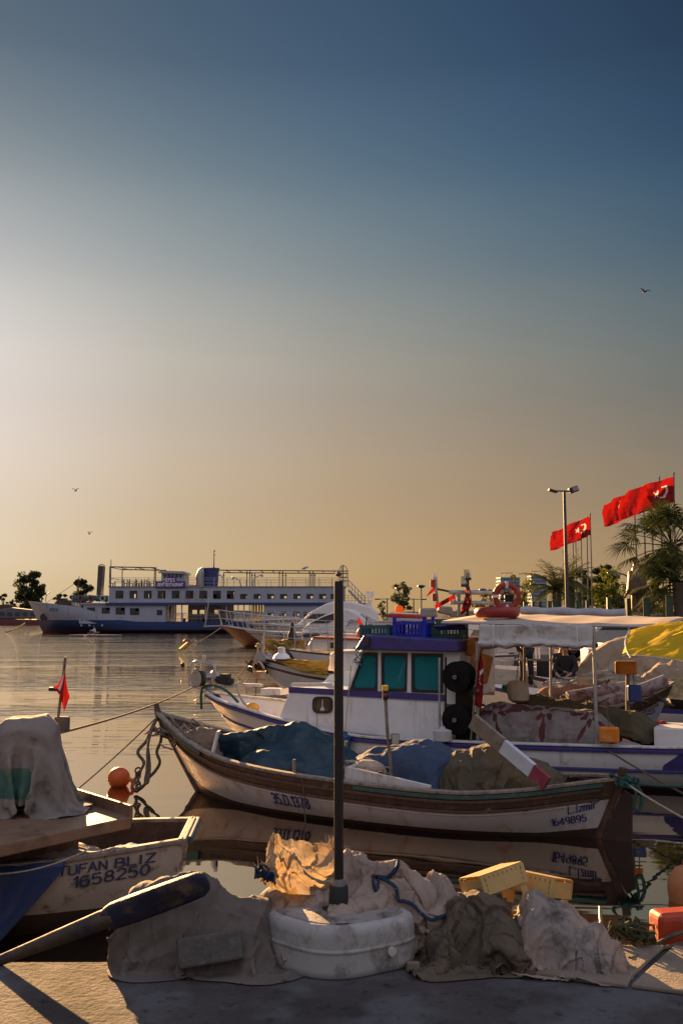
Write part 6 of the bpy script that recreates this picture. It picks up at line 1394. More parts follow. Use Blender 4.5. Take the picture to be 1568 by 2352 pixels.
def hand_text(txt, px0, px1, z0, h, rise, wid):
    u0, u1 = find_u(lf, lh, px0, z0), find_u(lf, lh, px1, z0+rise); q, wd = lettering(txt, h, wid, .05, False, .32, jit=.05); sc = (u1-u0)/wd
    put_text(q, lambda a, b, i: (lambda u, z: lh.pt(lh.t_of(u, z), z, -1, .009+.001*(i % 4)))(u0+a*sc, z0+b+rise*a/wd), 'painted_name', MBRUSH, hull)
za, zb_, zc, zd = (hz(lf,*q) for q in ((138,2008,-.72),(362,1973,-.50),(170,2041,-.70),(350,2005,-.50)))
for wd_, p0_, p1_ in (('TUFAN', 135, 252), ('BLIZ', 266, 364)): f0_, f1_ = (p0_-134)/228, (p1_-134)/228; hand_text(wd_, p0_, p1_, za-.022+(zb_-za)*f0_, .062, (zb_-za)*(f1_-f0_), .24)
hand_text('1658250', 170, 350, zc-.012, .075, zd-zc, .22)
for txt, z in (('TUFAN', .47), ('1658', .37)):
    q, wd = lettering(txt, .075, .24); sc = .52/wd
    put_text(q, lambda a, b, i: np.array([lh.pt(1, min(.63, z+b), -1)[0]+.010+.001*(i % 3), -.26+a*sc, z+b]), 'painted_name', MBRUSH, hull)
# deck platform with coaming, part of the boat
w2l = lambda p: np.array([(p-lf.O)@lf.U, (p-lf.O)@lf.W, p[2]])
ZD = .80; top = [onz(302,1876,ZD), onz(172,1834,ZD), onz(-260,1862,ZD), onz(-330,2010,ZD)]
MDECK = mat('worn_brown_deck', (.17,.10,.06), .5, var=.3, vs=6, dirt=(.07,.045,.03), dscale=5, damt=.4, bump=.25, bs=30)
mb = MB(); mb.prism([w2l(p)+np.array([0,0,-.085]) for p in top], (0,0,.085)); deck = mb.obj('cabin_deck', MDECK, lb, bevel=.008)
cen = sum(top)/4; mb = MB(); mb.prism([w2l(cen+(p-cen)*.55)*np.array([1,1,0])+np.array([0,.30,.25]) for p in top], (0,0,.465)); mb.obj('cabin_side', MBROWN, lb)
mb = MB(); a, b = w2l(top[0]), w2l(top[1]); mb.bar(a+(0,0,.02), b+(0,0,.02), .03, .13); mb.obj('coaming', MDECK, lb, bevel=.006)
def lthing(o, label, cat): return local_thing(o, lf, label, cat)
# covered engine box
MCOVER = mat('blotched_cover', (.20,.172,.15), .9, var=.15, vs=3, dirt=(.03,.027,.022), dscale=3.5, damt=.42, mottle=((.15,.13,.11), 2), bump=.35, bs=40, bdist=.008)
a, b = at(-45,1838,7.75), at(128,1838,7.75); bx0, bx1 = a[0], b[0]; zt1 = at(60,1648,7.9)[2]
bc_ = ((bx0+bx1)/2, 7.95, (ZD+zt1)/2)
P0 = sheet((bc_[0]-.02, bc_[1], zt1+.04), (bx1-bx0)+1.0, 1.35, 46, 44, rz=.12)
Pc = cloth(P0, [c_box(bc_, (bx1-bx0-.12,.40,zt1-ZD), .12), c_box((bc_[0],bc_[1],ZD+.1),(bx1-bx0+.02,.5,.3),.12), c_floor(ZD+.006)], steps=100, iters=9, grow=1.0, seed=61, crumple=.06)
o = cloth_obj(wrinkle(Pc, .012, 4, 6, 2), 'engine_cover', MCOVER, sub=0); tag(o, 'blotched grey tarp cover over a box on the brown deck at the left edge', 'cover')
o.data.materials.append(mat('faded_green_patch', (.045,.115,.09), .85, var=.3, dirt=(.16,.14,.11), dscale=8, damt=.4, mottle=((.06,.10,.05), 5), bump=.2))
for f in o.data.polygons:
    c = np.array(f.center); x, y = proj(c)
    if -40 < x < 70 and 1766 < y < 1836 and f.normal[1]*(1 if f.normal[1] else 0) != 0 and c[1] < bc_[1]-.1: f.material_index = 1
# loose edge of canvas on the deck
P0 = sheet(onz(95,1862,ZD)+np.array([-.1,-.05,.05]), .95, .34, 30, 14, rz=.45); P0[..., 2] = ZD+.015+np.abs(vnoise(30,14,7,2,np.random.default_rng(4)))*.018
tag(cloth_obj(P0, 'canvas_strip', mat('grey_canvas_strip', (.16,.13,.11), .9, var=.2, bump=.3), thick=.004), 'loose grey canvas strip lying on the brown deck in front of the cover', 'canvas')
# pale tarp in the stern and blue tarp over the side
cols = [c_hull(lh,.34), c_ellipsoid((3.2,-.1,.36),(.7,.5,.20)), c_ellipsoid((4.0,.0,.38),(.3,.3,.14))]
P0 = sheet((3.25,-.02,.72), 2.1, 1.15, 50, 30); clth(P0, cols, 'pale_tarp', mat('pale_grey_tarp', (.34,.33,.33), .8, var=.12, dirt=(.22,.17,.12), damt=.3, bump=.3), 'pale grey tarp spread inside the stern of the cream boat', .02, 4, 71, grow=1.07, fr=lf)
rows = []
for q in np.linspace(0, 1, 26):
    row = []
    for v in np.linspace(0, 1, 30):
        if v < .3: w, z = -.30-.0*v, .56
        ua, ub = 2.55+.42*max(0,(v-.3)/.7), 3.66-.40*max(0,(v-.42)/.58)**1.1; u = ua+(ub-ua)*q; Bq = lh.B(u/lL); Sq = lh.S(u/lL)
        if v < .35: k = v/.35; w, z = -(Bq-.42)-.40*k, Sq-.06+.075*k+.02*math.sin(q*11)*(1-k)
        else: k = (v-.35)/.65; w, z = -(Bq+.035+.03*k)-.02*math.sin(q*8+k*3)*k, Sq+.025-k*(.62-.10*abs(q-.45)*2)
        row.append((u, w, z))
    rows.append(row)
local_thing(cloth_obj(wrinkle(np.array(rows), .008, 3, 5, 1), 'blue_tarp', mat('blue_tarp_sheet', (.006,.028,.11), .4, var=.2, bump=.15), sub=0, thick=.004), lf, 'dark blue tarp hanging over the side of the cream boat', 'tarp')
# flag staff with its drooping flag
fs = T('flag_staff', 'thin leaning staff with a drooping red flag on the small left boat', 'flag', at(118,1715,8.25))
b_, t_ = at(118,1715,8.25), at(151,1509,8.25); MB().cyl(b_-b_+(0,0,-.3), t_-b_, .012, 7).obj('staff', MWOOD, fs)
md = at(127,1580,8.25)-b_; mb = MB(); mb.box(md+np.array([.0,0,-.01]), (.09,.05,.03)); mb.obj('clip', MBLACK, fs)
c = at(143,1663,8.25)-b_; MB().box(c, (.12,.06,.12)).obj('float_block', mat('dark_foam', (.10,.085,.07), .8, bump=.5), fs, bevel=.012)
q = lambda x, y, dy=0: at(x, y, 8.25+dy)-b_
rows = [[q(151,1514), q(145,1545,-.03), q(134,1572,-.05), q(122,1578,-.06)], [q(151,1530,.01), q(147,1560,-.02), q(140,1585,-.04), q(133,1590,-.05)], [q(151,1545,.02), q(150,1575,.0), q(146,1598,-.05), q(141,1608,-.05)], [q(152,1558,.02), q(154,1590,.02), q(153,1612,-.02), q(148,1635,-.05)], [q(153,1570,.0), q(158,1590,.03), q(160,1604,.0), q(150,1615,-.02)]]
P = np.array([np.array(smooth_path(r_, 4)) for r_ in rows]); P = np.array([np.array(smooth_path(P[:, j], 4)) for j in range(P.shape[1])]).transpose(1,0,2)
flag_mesh(P, 'flag', fs, k=2, em=False); 
Q = P[2:5, 2:10]+np.array([0,-.012,0]); MB().grid(Q).obj('flag_emblem', MFLAGWHITE, fs, smooth=True)
# lines
a = at(383,1662,17.0); rope([at(120,1688,8.25), fb.world(gl(150,480))], .011, 'mooring_line', MROPE, 'long dark line from the left flag staff up to the net roller', sag=.06, seg=24)
rope([at(-30,2008,6.9), at(215,1945,7.3)], .006, 'thin_line', MROPE_PALE, 'thin pale line across the blue tarp of the left boat', sag=.05)
# ------------------------------------------------------------------ the other moored boats, near to far
def boat_frame(px, py, Y, deg): p = at(px, py, Y); return Frame(p, R(deg)), p[2]
def rails(fr, hull, t0, t1, n, h, side=-1, r=.016, lean=.0, inset=.06):
    mb = MB(); tops = []
    for i in range(n):
        t = t0+(t1-t0)*i/(n-1); p = hull.pt(t, hull.S(t), side); p[1] -= side*min(inset, abs(p[1])); q = p+np.array([-lean, 0, h]); mb.cyl(p, q, r, 6); tops.append(q)
    mb.tube(tops, r, 6); mb.tube([p+(0,0,-h*.5) for p in tops], r*.7, 5); return mb
# --- brown hulled schooner
w_ = onz(546,1486,0); fr, zb_ = boat_frame(506,1437,w_[1]+1.0,-6)
sh = Hull(15, [(0,.05),(.08,.8),(.2,1.5),(.4,1.9),(.8,1.8),(1,1.3)], [(0,zb_),(.15,zb_-.3),(.4,zb_-.6),(.8,zb_-.45),(1,zb_-.2)], [(0,-.2),(.15,-.8),(1,-.5)], rb=2.2, rs=.4, n=2.4, nb=1.15, ns=2, rbp=4)
sc = T('schooner', 'red brown hulled wooden boat with a steel bow pulpit, in front of the ship', 'boat', fr.O, fr.rz)
mb = sh.skin([('k',0,1,2),('z',.15,0,6),('s',.12,2,2),('s',0,0,2)]); sh.transom(mb, 0)
mb.obj('hull', [mat('red_brown_hull', (.12,.035,.018), .5, var=.2, bump=0), MBOOT, MBROWN], sc, smooth=True)
mb = MB(); sh.inside(mb, lambda t: sh.S(t)-.35, inset=.1); mb.obj('deck', [MBROWN, MWOOD], sc)
mb = MB()
for sd in (-1,1): sh.sweep(mb, -.03, .16, .07, side=sd, out=.05)
mb.obj('rail_cap', MSHIPW, sc)
for sd in (-1,1): rails(fr, sh, .01, .42, 9, 1.25, sd, .028, .35).obj('bow_pulpit', MSTEEL, sc)
mb = MB(); mb.bar((-1.3,0,zb_-.05), (1.0,0,zb_+.03), .12, .09); mb.tube([(-1.2,0,zb_), (-.9,-.1,zb_+2.0), (-.85,-.1,zb_+2.3)], .04, 6); mb.obj('bowsprit', MSTEEL, sc)
mb = MB(); mb.box((6.5,0,sh.S(.4)+.35), (5,2.4,1.3)); mb.box((6.0,0,sh.S(.4)+1.05), (5.6,2.7,.1)); mb.obj('deckhouse', MSHIPW, sc, bevel=.05)
mb = MB()
for i in range(4): mb.box((4.7+i*1.2,-1.21,sh.S(.4)+.5), (.75,.03,.5))
mb.obj('window', MGLASSDK, sc)
# --- motor yachts
MYACHT = mat('yacht_gelcoat', (.60,.60,.61), .28, var=.04, bump=0); MYGREY = mat('grey_boat_cover', (.28,.27,.27), .8, var=.15, vs=2, bump=.1)
def yacht(px, py, Y, deg, L, beam, drop, label, nm='motor_yacht'):
    fr, zb_ = boat_frame(px, py, Y, deg)
    h = Hull(L, [(0,.06),(.1,beam*.22),(.25,beam*.38),(.45,beam*.49),(.85,beam*.48),(1,beam*.44)], [(0,zb_),(.2,zb_-drop*.3),(.5,zb_-drop*.75),(1,zb_-drop)], [(0,.1),(.2,-.4),(1,-.5)], rb=L*.16, rs=.2, n=2.2, nb=1.0, ns=2.5, rbp=4)
    t = T(nm, label, 'boat', fr.O, fr.rz); mb = h.skin([('k',0,1,1),('z',.06,0,7),('s',.22,2,2),('s',.17,0,3)]+[('s',0,0,2)]); h.transom(mb, 0)
    mb.obj('hull', [MYACHT, MBOOT, MDARK], t, smooth=True); mb = MB(); h.inside(mb, lambda q: h.S(q)-.03, inset=.02); mb.obj('deck', [MYACHT, MYACHT], t); return t, fr, h, zb_
def poly(fr, pts, w, f): return [fr.L(*f(*p), w) for p in pts]
dd2 = lambda cx, cy: ((800+cx*.5102)*.5742, (2100+cy*.5102)*.5742)
ya, fr, h, zb_ = yacht(572, 1431, 68, -5, 15.5, 4.2, .25, 'big white flybridge motor yacht, farther one of the two yachts')
P = poly(fr, [(760,775),(800,745),(870,680),(990,615),(1052,598),(1180,600),(1330,640),(1385,690),(1390,790),(770,800)], -1.3, dd2)
mb = MB(); across(mb, P, -1.35, 1.35); mb.obj('superstructure', MYACHT, ya, bevel=.12, seg=3)
P = poly(fr, [(825,742),(880,700),(980,692),(975,722),(930,745)], -1.3, dd2); mb = MB(); mb.prism([p+np.array([0,-.09,0]) for p in P], (0,.05,0)); mb.obj('window', MGLASSDK, ya)
P = poly(fr, [(985,695),(1160,690),(1200,735),(1000,735)], -1.3, dd2); mb = MB(); mb.prism([p+np.array([0,-.09,0]) for p in P], (0,.05,0)); mb.obj('window', MGLASSDK, ya)
P = poly(fr, [(1262,650),(1330,590),(1345,595),(1320,660)], -1.2, dd2); mb = MB(); across(mb, P, -1.2, -1.0); across(mb, P, 1.0, 1.2); mb.obj('radar_arch', MYACHT, ya)
a = fr.L(*dd2(1330,545), -.3); mb = MB(); mb.cyl(a, fr.L(*dd2(1330,485), -.3), .02, 5); mb.box(a+(0,0,.0), (.5,.4,.4)); mb.obj('antenna', MYACHT, ya)
rails(fr, h, .02, .5, 9, .75, -1, .02, .15).obj('bow_rail', MSTEEL, ya); rails(fr, h, .02, .5, 9, .75, 1, .02, .15).obj('bow_rail', MSTEEL, ya)
yb, fr, h, zb_ = yacht(562, 1447, 55, -9, 13.0, 3.8, .30, 'white motor yacht with a grey folded cover, nearer one of the two yachts')
P = poly(fr, [(790,830),(860,765),(960,715),(1060,675),(1150,655),(1240,700),(1290,740),(1330,800),(1330,850),(800,850)], -1.1, dd2)
mb = MB(); across(mb, P, -1.2, 1.2); mb.obj('superstructure', MYACHT, yb, bevel=.12, seg=3)
P = poly(fr, [(868,770),(965,722),(1060,690),(1060,740),(1000,770)], -1.1, dd2); mb = MB(); mb.prism([p+np.array([0,-.14,0]) for p in P], (0,.05,0)); mb.obj('window', MGLASSDK, yb)
for cx in (625,850,915):
    c = fr.L(*dd2(cx,866), -1.6); t_ = h.t_of(c[0], c[2]); p = h.pt(t_, c[2], -1, .0); mb = MB(); mb.ball(p, (.34,.05,.13), 14, 8); mb.obj('porthole', MGLASSDK, yb)
c = fr.L(*dd2(1215,735), -.6); P0 = sheet(c+np.array([0,.4,.5]), 2.4, 2.2, 22, 20)
P0 = cloth(P0, [c_ellipsoid(c+np.array([0,.4,-.2]), (.9,.9,.5)), c_floor(c[2]-.6)], steps=45, seed=3, grow=1.05)
cloth_obj(wrinkle(P0,.05,4,3,1), 'folded_cover', MYGREY, yb, sub=0)
rails(fr, h, .02, .5, 9, .7, -1, .018, .15).obj('bow_rail', MSTEEL, yb); rails(fr, h, .02, .5, 9, .7, 1, .018, .15).obj('bow_rail', MSTEEL, yb)
# --- small white cabin boat with a lettered bow
fr, zb_ = boat_frame(603, 1483, 38.5, -9)
h = Hull(9.5, [(0,.05),(.1,.6),(.25,1.1),(.5,1.4),(1,1.2)], [(0,zb_),(.3,zb_-.25),(.7,zb_-.35),(1,zb_-.25)], [(0,-.1),(.2,-.5),(1,-.4)], rb=1.0, rs=.2, n=2.4, nb=1.15, ns=2.2)
al = T('cabin_boat', 'white boat with brown rail and low red topped cabin, lettered bow with a navy swoosh', 'boat', fr.O, fr.rz)
mb = h.skin([('k',0,1,1),('z',.08,0,6),('s',.07,2,3),('s',0,0,2)]); h.transom(mb, 0); hull = mb.obj('hull', [MWHITE, MBOOT, MBROWN], al, smooth=True)
mb = MB(); h.inside(mb, lambda t: h.S(t)-.3, inset=.06); mb.obj('deck', [MWHITE_OLD, MWOOD], al)
P = poly(fr, [(828,975),(878,882),(1245,897),(1245,1000)], -.9, dd2); mb = MB(); across(mb, P, -.9, .8); mb.obj('cabin', MWHITE, al, bevel=.04)
P = poly(fr, [(872,884),(872,876),(1260,890),(1260,900)], -1.0, dd2); mb = MB(); across(mb, P, -1.0, .9); mb.obj('cabin_roof', MORED, al)
P = poly(fr, [(1020,920),(1060,922),(1060,965),(1020,965)], -.92, dd2); mb = MB(); mb.prism([p+np.array([0,-.01,0]) for p in P], (0,.02,0)); mb.obj('window', MGLASSDK, al)
rails(fr, h, .01, .36, 6, .85, -1, .02, .05).obj('bow_rail', MSTEEL, al); rails(fr, h, .01, .36, 6, .85, 1, .02, .05).obj('bow_rail', MSTEEL, al)
u0, u1 = find_u(fr, h, dd2(602,0)[0], .75), find_u(fr, h, dd2(672,0)[0], .75); z0 = hz(fr, *dd2(602,1012), -.8); q, wd = lettering('ALIKO', .17, .3, .15, False, .35); sc_ = (u1-u0)/wd
put_text(q, lambda a, b, i: h.pt(h.t_of(u0+a*sc_, z0+b-.06*a), z0+b-.06*a, -1, .015+.002*(i % 3)), 'painted_name', MINK, hull)
u2 = find_u(fr, h, dd2(745,0)[0], .6); G_ = []
for q in np.linspace(0,1,12): 
    u = u1+.05+(u2-u1-.05)*q; zc = z0+.10-.30*q; hw = .10*math.sin(math.pi*(q*.9+.05)); G_.append([h.pt(h.t_of(u, zc+v), zc+v, -1, .014) for v in (-hw, 0, hw)])
MB().grid(G_).obj('painted_swoosh', MINK, hull)
# loose gear on it
mb = MB(); c = fr.L(*dd2(600,945), -.2); mb.ball(c, (.4,.25,.22), 10, 7); heap(mb, c, (.5,.3,.2), 10, .03, 4, .25); local_thing(mb.obj('yellow_gear', mat('yellow_gear', (.50,.30,.05), .7, var=.4)), fr, 'yellow net gear on the bow of the lettered white boat', 'net')
mb = MB(); c = fr.L(*dd2(722,870), -.3); mb.lathe([(0,-.4),(.16,-.38),(.18,0),(.10,.2),(.05,.5),(0,.52)], c, 12); local_thing(mb.obj('fender', MBLACK, smooth=True), fr, 'black fender standing on the rail of the lettered white boat', 'fender')
G_ = [[fr.L(*dd2(830+(1)*cx, 905+cy), -.6) for cx in np.linspace(-320,0,14)] for cy in (0,30,60)]
tag(local_thing(MB().grid(np.array(G_)+np.random.default_rng(1).normal(0,.03,(3,14,3))).obj('rail_net', mat('yellow_netting', (.30,.22,.08), .9, var=.5, bump=.8, bs=20, transl=.3), solid=.02), fr, 'yellow brown netting hung along the bow rail of the lettered boat', 'net'))
# --- boat with the yellow tarp
fr, zb_ = boat_frame(592, 1508, 28.5, -14)
h = Hull(8.5, [(0,.05),(.1,.5),(.25,.95),(.5,1.2),(1,1.05)], [(0,zb_),(.2,zb_-.25),(.5,zb_-.42),(1,zb_-.30)], [(0,-.1),(.2,-.5),(1,-.4)], rb=.95, rs=.2, n=2.4, nb=1.15, ns=2.2)
yt = T('cabin_boat', 'white boat with black rubbing strake and yellow tarp along its bow', 'boat', fr.O, fr.rz)
mb = h.skin([('k',0,1,1),('z',.08,0,4),('s',.30,2,2),('s',.22,0,2),('s',.08,2,2),('s',0,0,2)]); h.transom(mb, 0); mb.obj('hull', [MWHITE, MBOOT, MDARK], yt, smooth=True)
mb = MB(); h.inside(mb, lambda t: h.S(t)-.3, inset=.06); mb.obj('deck', [MWHITE_OLD, MWOOD], yt)
P = poly(fr, [(1003,1190),(1020,1010),(1060,985),(1330,1000),(1330,1190)], -.75, dd2); mb = MB(); across(mb, P, -.75, .7); mb.obj('cabin', MWHITE, yt, bevel=.04)
P = poly(fr, [(1050,1005),(1240,1000),(1240,985),(1050,990)], -.78, dd2); mb = MB(); mb.prism(P, (0,.05,0)); mb.obj('grab_rail', MPALEWOOD, yt)
up_ = [(552,1040),(640,1050),(760,1058),(880,1062),(1008,1052)]; lo_ = [(548,1068),(640,1110),(760,1150),(880,1170),(995,1178)]
A, B_ = np.array(smooth_path([fr.L(*dd2(*p), -.8-.05*i) for i, p in enumerate(up_)], 5)), np.array(smooth_path([fr.L(*dd2(*p), -1.1-.02*i) for i, p in enumerate(lo_)], 5))
tt_ = [h.t_of(p[0], p[2]) for p in B_]; B_[:, 1] = [min(-h.B(t)-.03, -.3) for t in tt_]; A[:, 1] = B_[:, 1]+.04
G_ = np.array([A*(1-q)+B_*q+np.array([0,-.05*math.sin(math.pi*q),0]) for q in np.linspace(0,1,8)])
local_thing(MB().grid(wrinkle(G_, .03, 3, 2, 2)).obj('yellow_tarp', mat('dusty_yellow_tarp', (.52,.33,.05), .7, var=.2, vs=2, dirt=(.25,.16,.05), dscale=4, damt=.4, bump=.2, transl=.25), smooth=True, solid=.01), fr, 'dusty yellow tarp lashed along the bow of the middle white boat', 'tarp')
mb = MB(); b0 = fr.L(*dd2(500,1050), 0); mb.tube(smooth_path([fr.L(*dd2(*p), 0) for p in ((515,1085),(470,1080),(448,1040),(460,960),(485,925),(500,950),(490,1010))]), .035, 7)
mb.lathe([(0,-.2),(.2,-.2),(.2,-.16),(.12,-.12),(.12,.12),(.2,.16),(.2,.2),(0,.2)], b0, 16, axis=(.3,1,0)); mb.cyl(fr.L(*dd2(480,1015),.1), fr.L(*dd2(505,830),.1), .035, 7); local_thing(mb.obj('net_roller', MSTEEL, smooth=True), fr, 'steel net roller on the bow of the yellow tarp boat', 'winch')
mb = MB(); c = fr.L(*dd2(430,1130), -.2); heap(mb, fr.L(*dd2(450,1120), -.2), (.15,.1,.2), 12, .025, 2, .15); mb.tube(smooth_path([fr.L(*dd2(*p), -.3) for p in ((440,1150),(430,1110),(470,1085),(540,1080))]), .035, 6); local_thing(mb.obj('bow_rope', MDARK), fr, 'dark rope coil hanging at the bow of the yellow tarp boat', 'rope')
mb = MB(); c = fr.L(*dd2(640,1035), -.5); mb.lathe([(0,-.05),(.25,-.05),(.2,.05),(.1,.12),(.1,.25),(.05,.28),(0,.28)], c, 14); mb.obj('vent', MWHITE, yt, smooth=True)
# mooring lines from these bows
for k, (a, b, Y, lab) in enumerate([((510,1440),(436,1484),74,'far mooring line from the brown hulled boat to the water'), ((590,1490),(545,1555),36,'mooring line from the lettered boat down to the water'), ((588,1512),(560,1570),27,'left mooring line of the yellow tarp boat'), ((592,1520),(586,1600),27,'right mooring line of the yellow tarp boat')]):
    rope([at(*a, Y), onz(*b, 0)], .02 if Y > 30 else .013, 'mooring_line', MROPE, lab, sag=.1)
# floating markers
for k, (px, py, r_, m, lab) in enumerate([(428,1478,.30,MORED,'small red buoy floating in front of the ship'), (420,1528,.10,MDARK,'small dark float on the water behind the net roller')]):
    p = onz(px, py+r_*8, 0); o = MB().ball((0,0,r_*.5), r_, 14, 10).obj('buoy', m, None, smooth=True); o.location = tuple(p); tag(o, lab, 'buoy')
for k, (p0, p1, lab) in enumerate([((430,1485),(412,1494),'yellow weedy line floating left of the brown hulled boat')]):
    rope([onz(*p0,0)+(0,0,.25), onz(*p1,0)+(0,0,.02)], .12, 'weedy_rope', mat('yellow_weed', (.35,.32,.02), .8, var=.5), lab, sag=0)
# --- boats behind the canopy
fr = Frame(at(1075,1545,20.5)*np.array([1,1,0]), R(-20)); z0 = .62
h = Hull(7.5, [(0,.05),(.12,.6),(.3,1.1),(.6,1.2),(1,.9)], [(0,1.0),(.3,.75),(.6,.66),(1,.75)], [(0,-.1),(.2,-.4),(1,-.3)], rb=.8, rs=.2, n=2.4, nb=1.15, ns=2.2)
tb = T('tented_boat', 'white boat with a big beige tent tarp, just behind the navy striped boat', 'boat', fr.O, fr.rz)
mb = h.skin([('k',0,1,1),('z',.08,0,6),('s',.08,2,2),('s',0,0,1)]); h.transom(mb, 0); mb.obj('hull', [MWHITE, MBOOT, MNAVY], tb, smooth=True); mb = MB(); h.inside(mb, .4); mb.obj('deck', [MWHITE_OLD, MWOOD], tb)
MBEIGE = mat('beige_canvas', (.42,.33,.23), .85, var=.12, vs=2, dirt=(.24,.18,.12), damt=.35, dscale=2, bump=.25, transl=.15)
ridge = [c_ellipsoid((u, .0, 1.08-.03*abs(u-2.6)), (.16,.07,.07)) for u in np.linspace(.9,4.6,14)]
P0 = sheet((2.75,0,1.28), 4.3, 2.9, 44, 32); clth(P0, ridge+[c_hull(h,.55)], 'tent_tarp', MBEIGE, 'beige tent tarp over a ridge pole on the boat behind the canopy posts', .03, 4, 81, fr=fr, crumple=.05)
P0 = sheet((5.4,0,1.2), 1.7, 2.3, 24, 26); clth(P0, [c_ellipsoid((5.4,.1,.75),(.6,.6,.35)), c_hull(h,.5)], 'bluish_tarp', mat('bluish_white_tarp', (.42,.46,.52), .6, var=.15, bump=.2), 'bluish white crumpled tarp on the stern behind the beige tent', .04, 4, 82, fr=fr)
# boat with the men: white with a striped rug over its side
fm_ = Frame(at(1215,1560,23.5)*np.array([1,1,0]), R(-12))
h = Hull(5.6, [(0,.05),(.12,.55),(.3,1.0),(.6,1.1),(1,.9)], [(0,.95),(.3,.70),(.6,.62),(1,.7)], [(0,-.1),(.2,-.4),(1,-.3)], rb=.7, rs=.2, n=2.4, nb=1.15, ns=2.2)
mbt = T('open_boat', 'open white boat the two dark clad men sit in, a striped rug over its side', 'boat', fm_.O, fm_.rz)
mb = h.skin([('k',0,1,1),('z',.08,0,6),('s',.10,2,2),('s',0,0,1)]); h.transom(mb, 0); mb.obj('hull', [MWHITE, MBOOT, MBROWN], mbt, smooth=True); mb = MB(); h.inside(mb, .35); mb.obj('deck', [MWHITE_OLD, MWOOD], mbt)
mb = MB(); mb.box((2.9,.25,.68), (2.2,.5,.12)); mb.obj('bench', MWOOD, mbt)
def rug_mat():
    m = mat('striped_rug', (.20,.03,.03), .95, var=.2, bump=.4, bs=40); nt = m.node_tree; b = nt.nodes['Principled BSDF']; w = nt.nodes.new('ShaderNodeTexWave'); w.bands_direction = 'X'; w.inputs['Scale'].default_value = .9; w.inputs['Distortion'].default_value = .4
    tc = nt.nodes.new('ShaderNodeTexCoord'); nt.links.new(tc.outputs['Object'], w.inputs['Vector']); r = nt.nodes.new('ShaderNodeValToRGB'); r.color_ramp.interpolation = 'CONSTANT'; e = r.color_ramp.elements; e[0].color = (.17,.02,.025,1); e[1].position = .4; e[1].color = (.05,.09,.04,1); x = e.new(.65); x.color = (.28,.18,.13,1); x = e.new(.8); x.color = (.12,.015,.02,1)
    nt.links.new(w.outputs['Fac'], r.inputs['Fac']); nt.links.new(r.outputs['Color'], b.inputs['Base Color']); return m
P0 = sheet((3.6,-.75,1.0), 2.3, 1.1, 34, 24); clth(P0, [c_hull(h,.55)], 'striped_rug', rug_mat(), 'red and green striped rug hung over the side of the open white boat', .012, 3, 83, fr=fm_, crumple=.04)
# dark wooden boat at the right with a curved bow
fd = Frame(at(1395,1640,15.6)*np.array([1,1,0]), R(168)); fd = Frame(at(1545,1625,17.2)*np.array([1,1,0]), R(189))
h = Hull(5.6, [(0,.05),(.12,.45),(.3,.8),(.6,.9),(1,.6)], [(0,1.18),(.15,.95),(.4,.75),(1,.66)], [(0,0),(.2,-.3),(1,-.3)], rb=.6, rs=.2, n=2.3, nb=1.15, ns=2.0)
db = T('wooden_boat', 'dark wooden open boat behind the red and black cloth, its bow rising to the right', 'boat', fd.O, fd.rz)
mb = h.skin([('k',0,1,1),('z',.1,0,4),('s',.22,2,3),('s',0,0,1)]); h.transom(mb, 0); mb.obj('hull', [mat('bluish_white_hull', (.36,.37,.42), .6, var=.1, dirt=(.2,.17,.15), damt=.35), MBOOT, MBROWN], db, smooth=True)
mb = MB(); h.inside(mb, .35); mb.obj('inner_planking', [MBROWN, MWOOD], db); mb = MB()
for sd in (-1,1): h.sweep(mb, -.01, .09, .04, side=sd, out=.03)
mb.obj('gunwale', MCAP, db)
mb = MB(); heap(mb, (1.2,0,.85), (.9,.4,.18), 30, .015, 12, .25); local_thing(mb.obj('rope_heap', MROPE), fd, 'heap of dark rope and gear in the bow of the wooden boat', 'rope')
for k, (px, py, w, rr_) in enumerate(((1370,1590,.0,.10),(1425,1600,.2,.12),(1460,1590,.1,.11))):
    c = at(px, py, 16.6); mb = MB(); d_ = np.array([.5,.05,.08+.05*k]); mb.cyl(c-d_, c+d_, rr_, 12); tag(mb.obj('net_roll', mat('floral_net_roll', (.30,.25,.23), .9, var=.3, mottle=((.16,.10,.10),9), bump=.4), smooth=True), ['leftmost rolled cloth bundle behind the canopy post','middle rolled cloth bundle behind the orange can','rightmost rolled cloth bundle near the wooden post'][k], 'bundle', 'rolled bundles behind the canopy')
P0 = sheet(at(1330,1590,17.5)+np.array([0,0,.35]), 1.9, 1.1, 30, 22); clth(P0, [c_ellipsoid(at(1330,1612,17.5),(.8,.4,.25)), c_floor(.55)], 'brown_net', mat('russet_net', (.17,.075,.04), .95, var=.4, bump=.7, bs=50), 'russet brown net heap behind the olive cover', .05, 5, 84, fr=None)
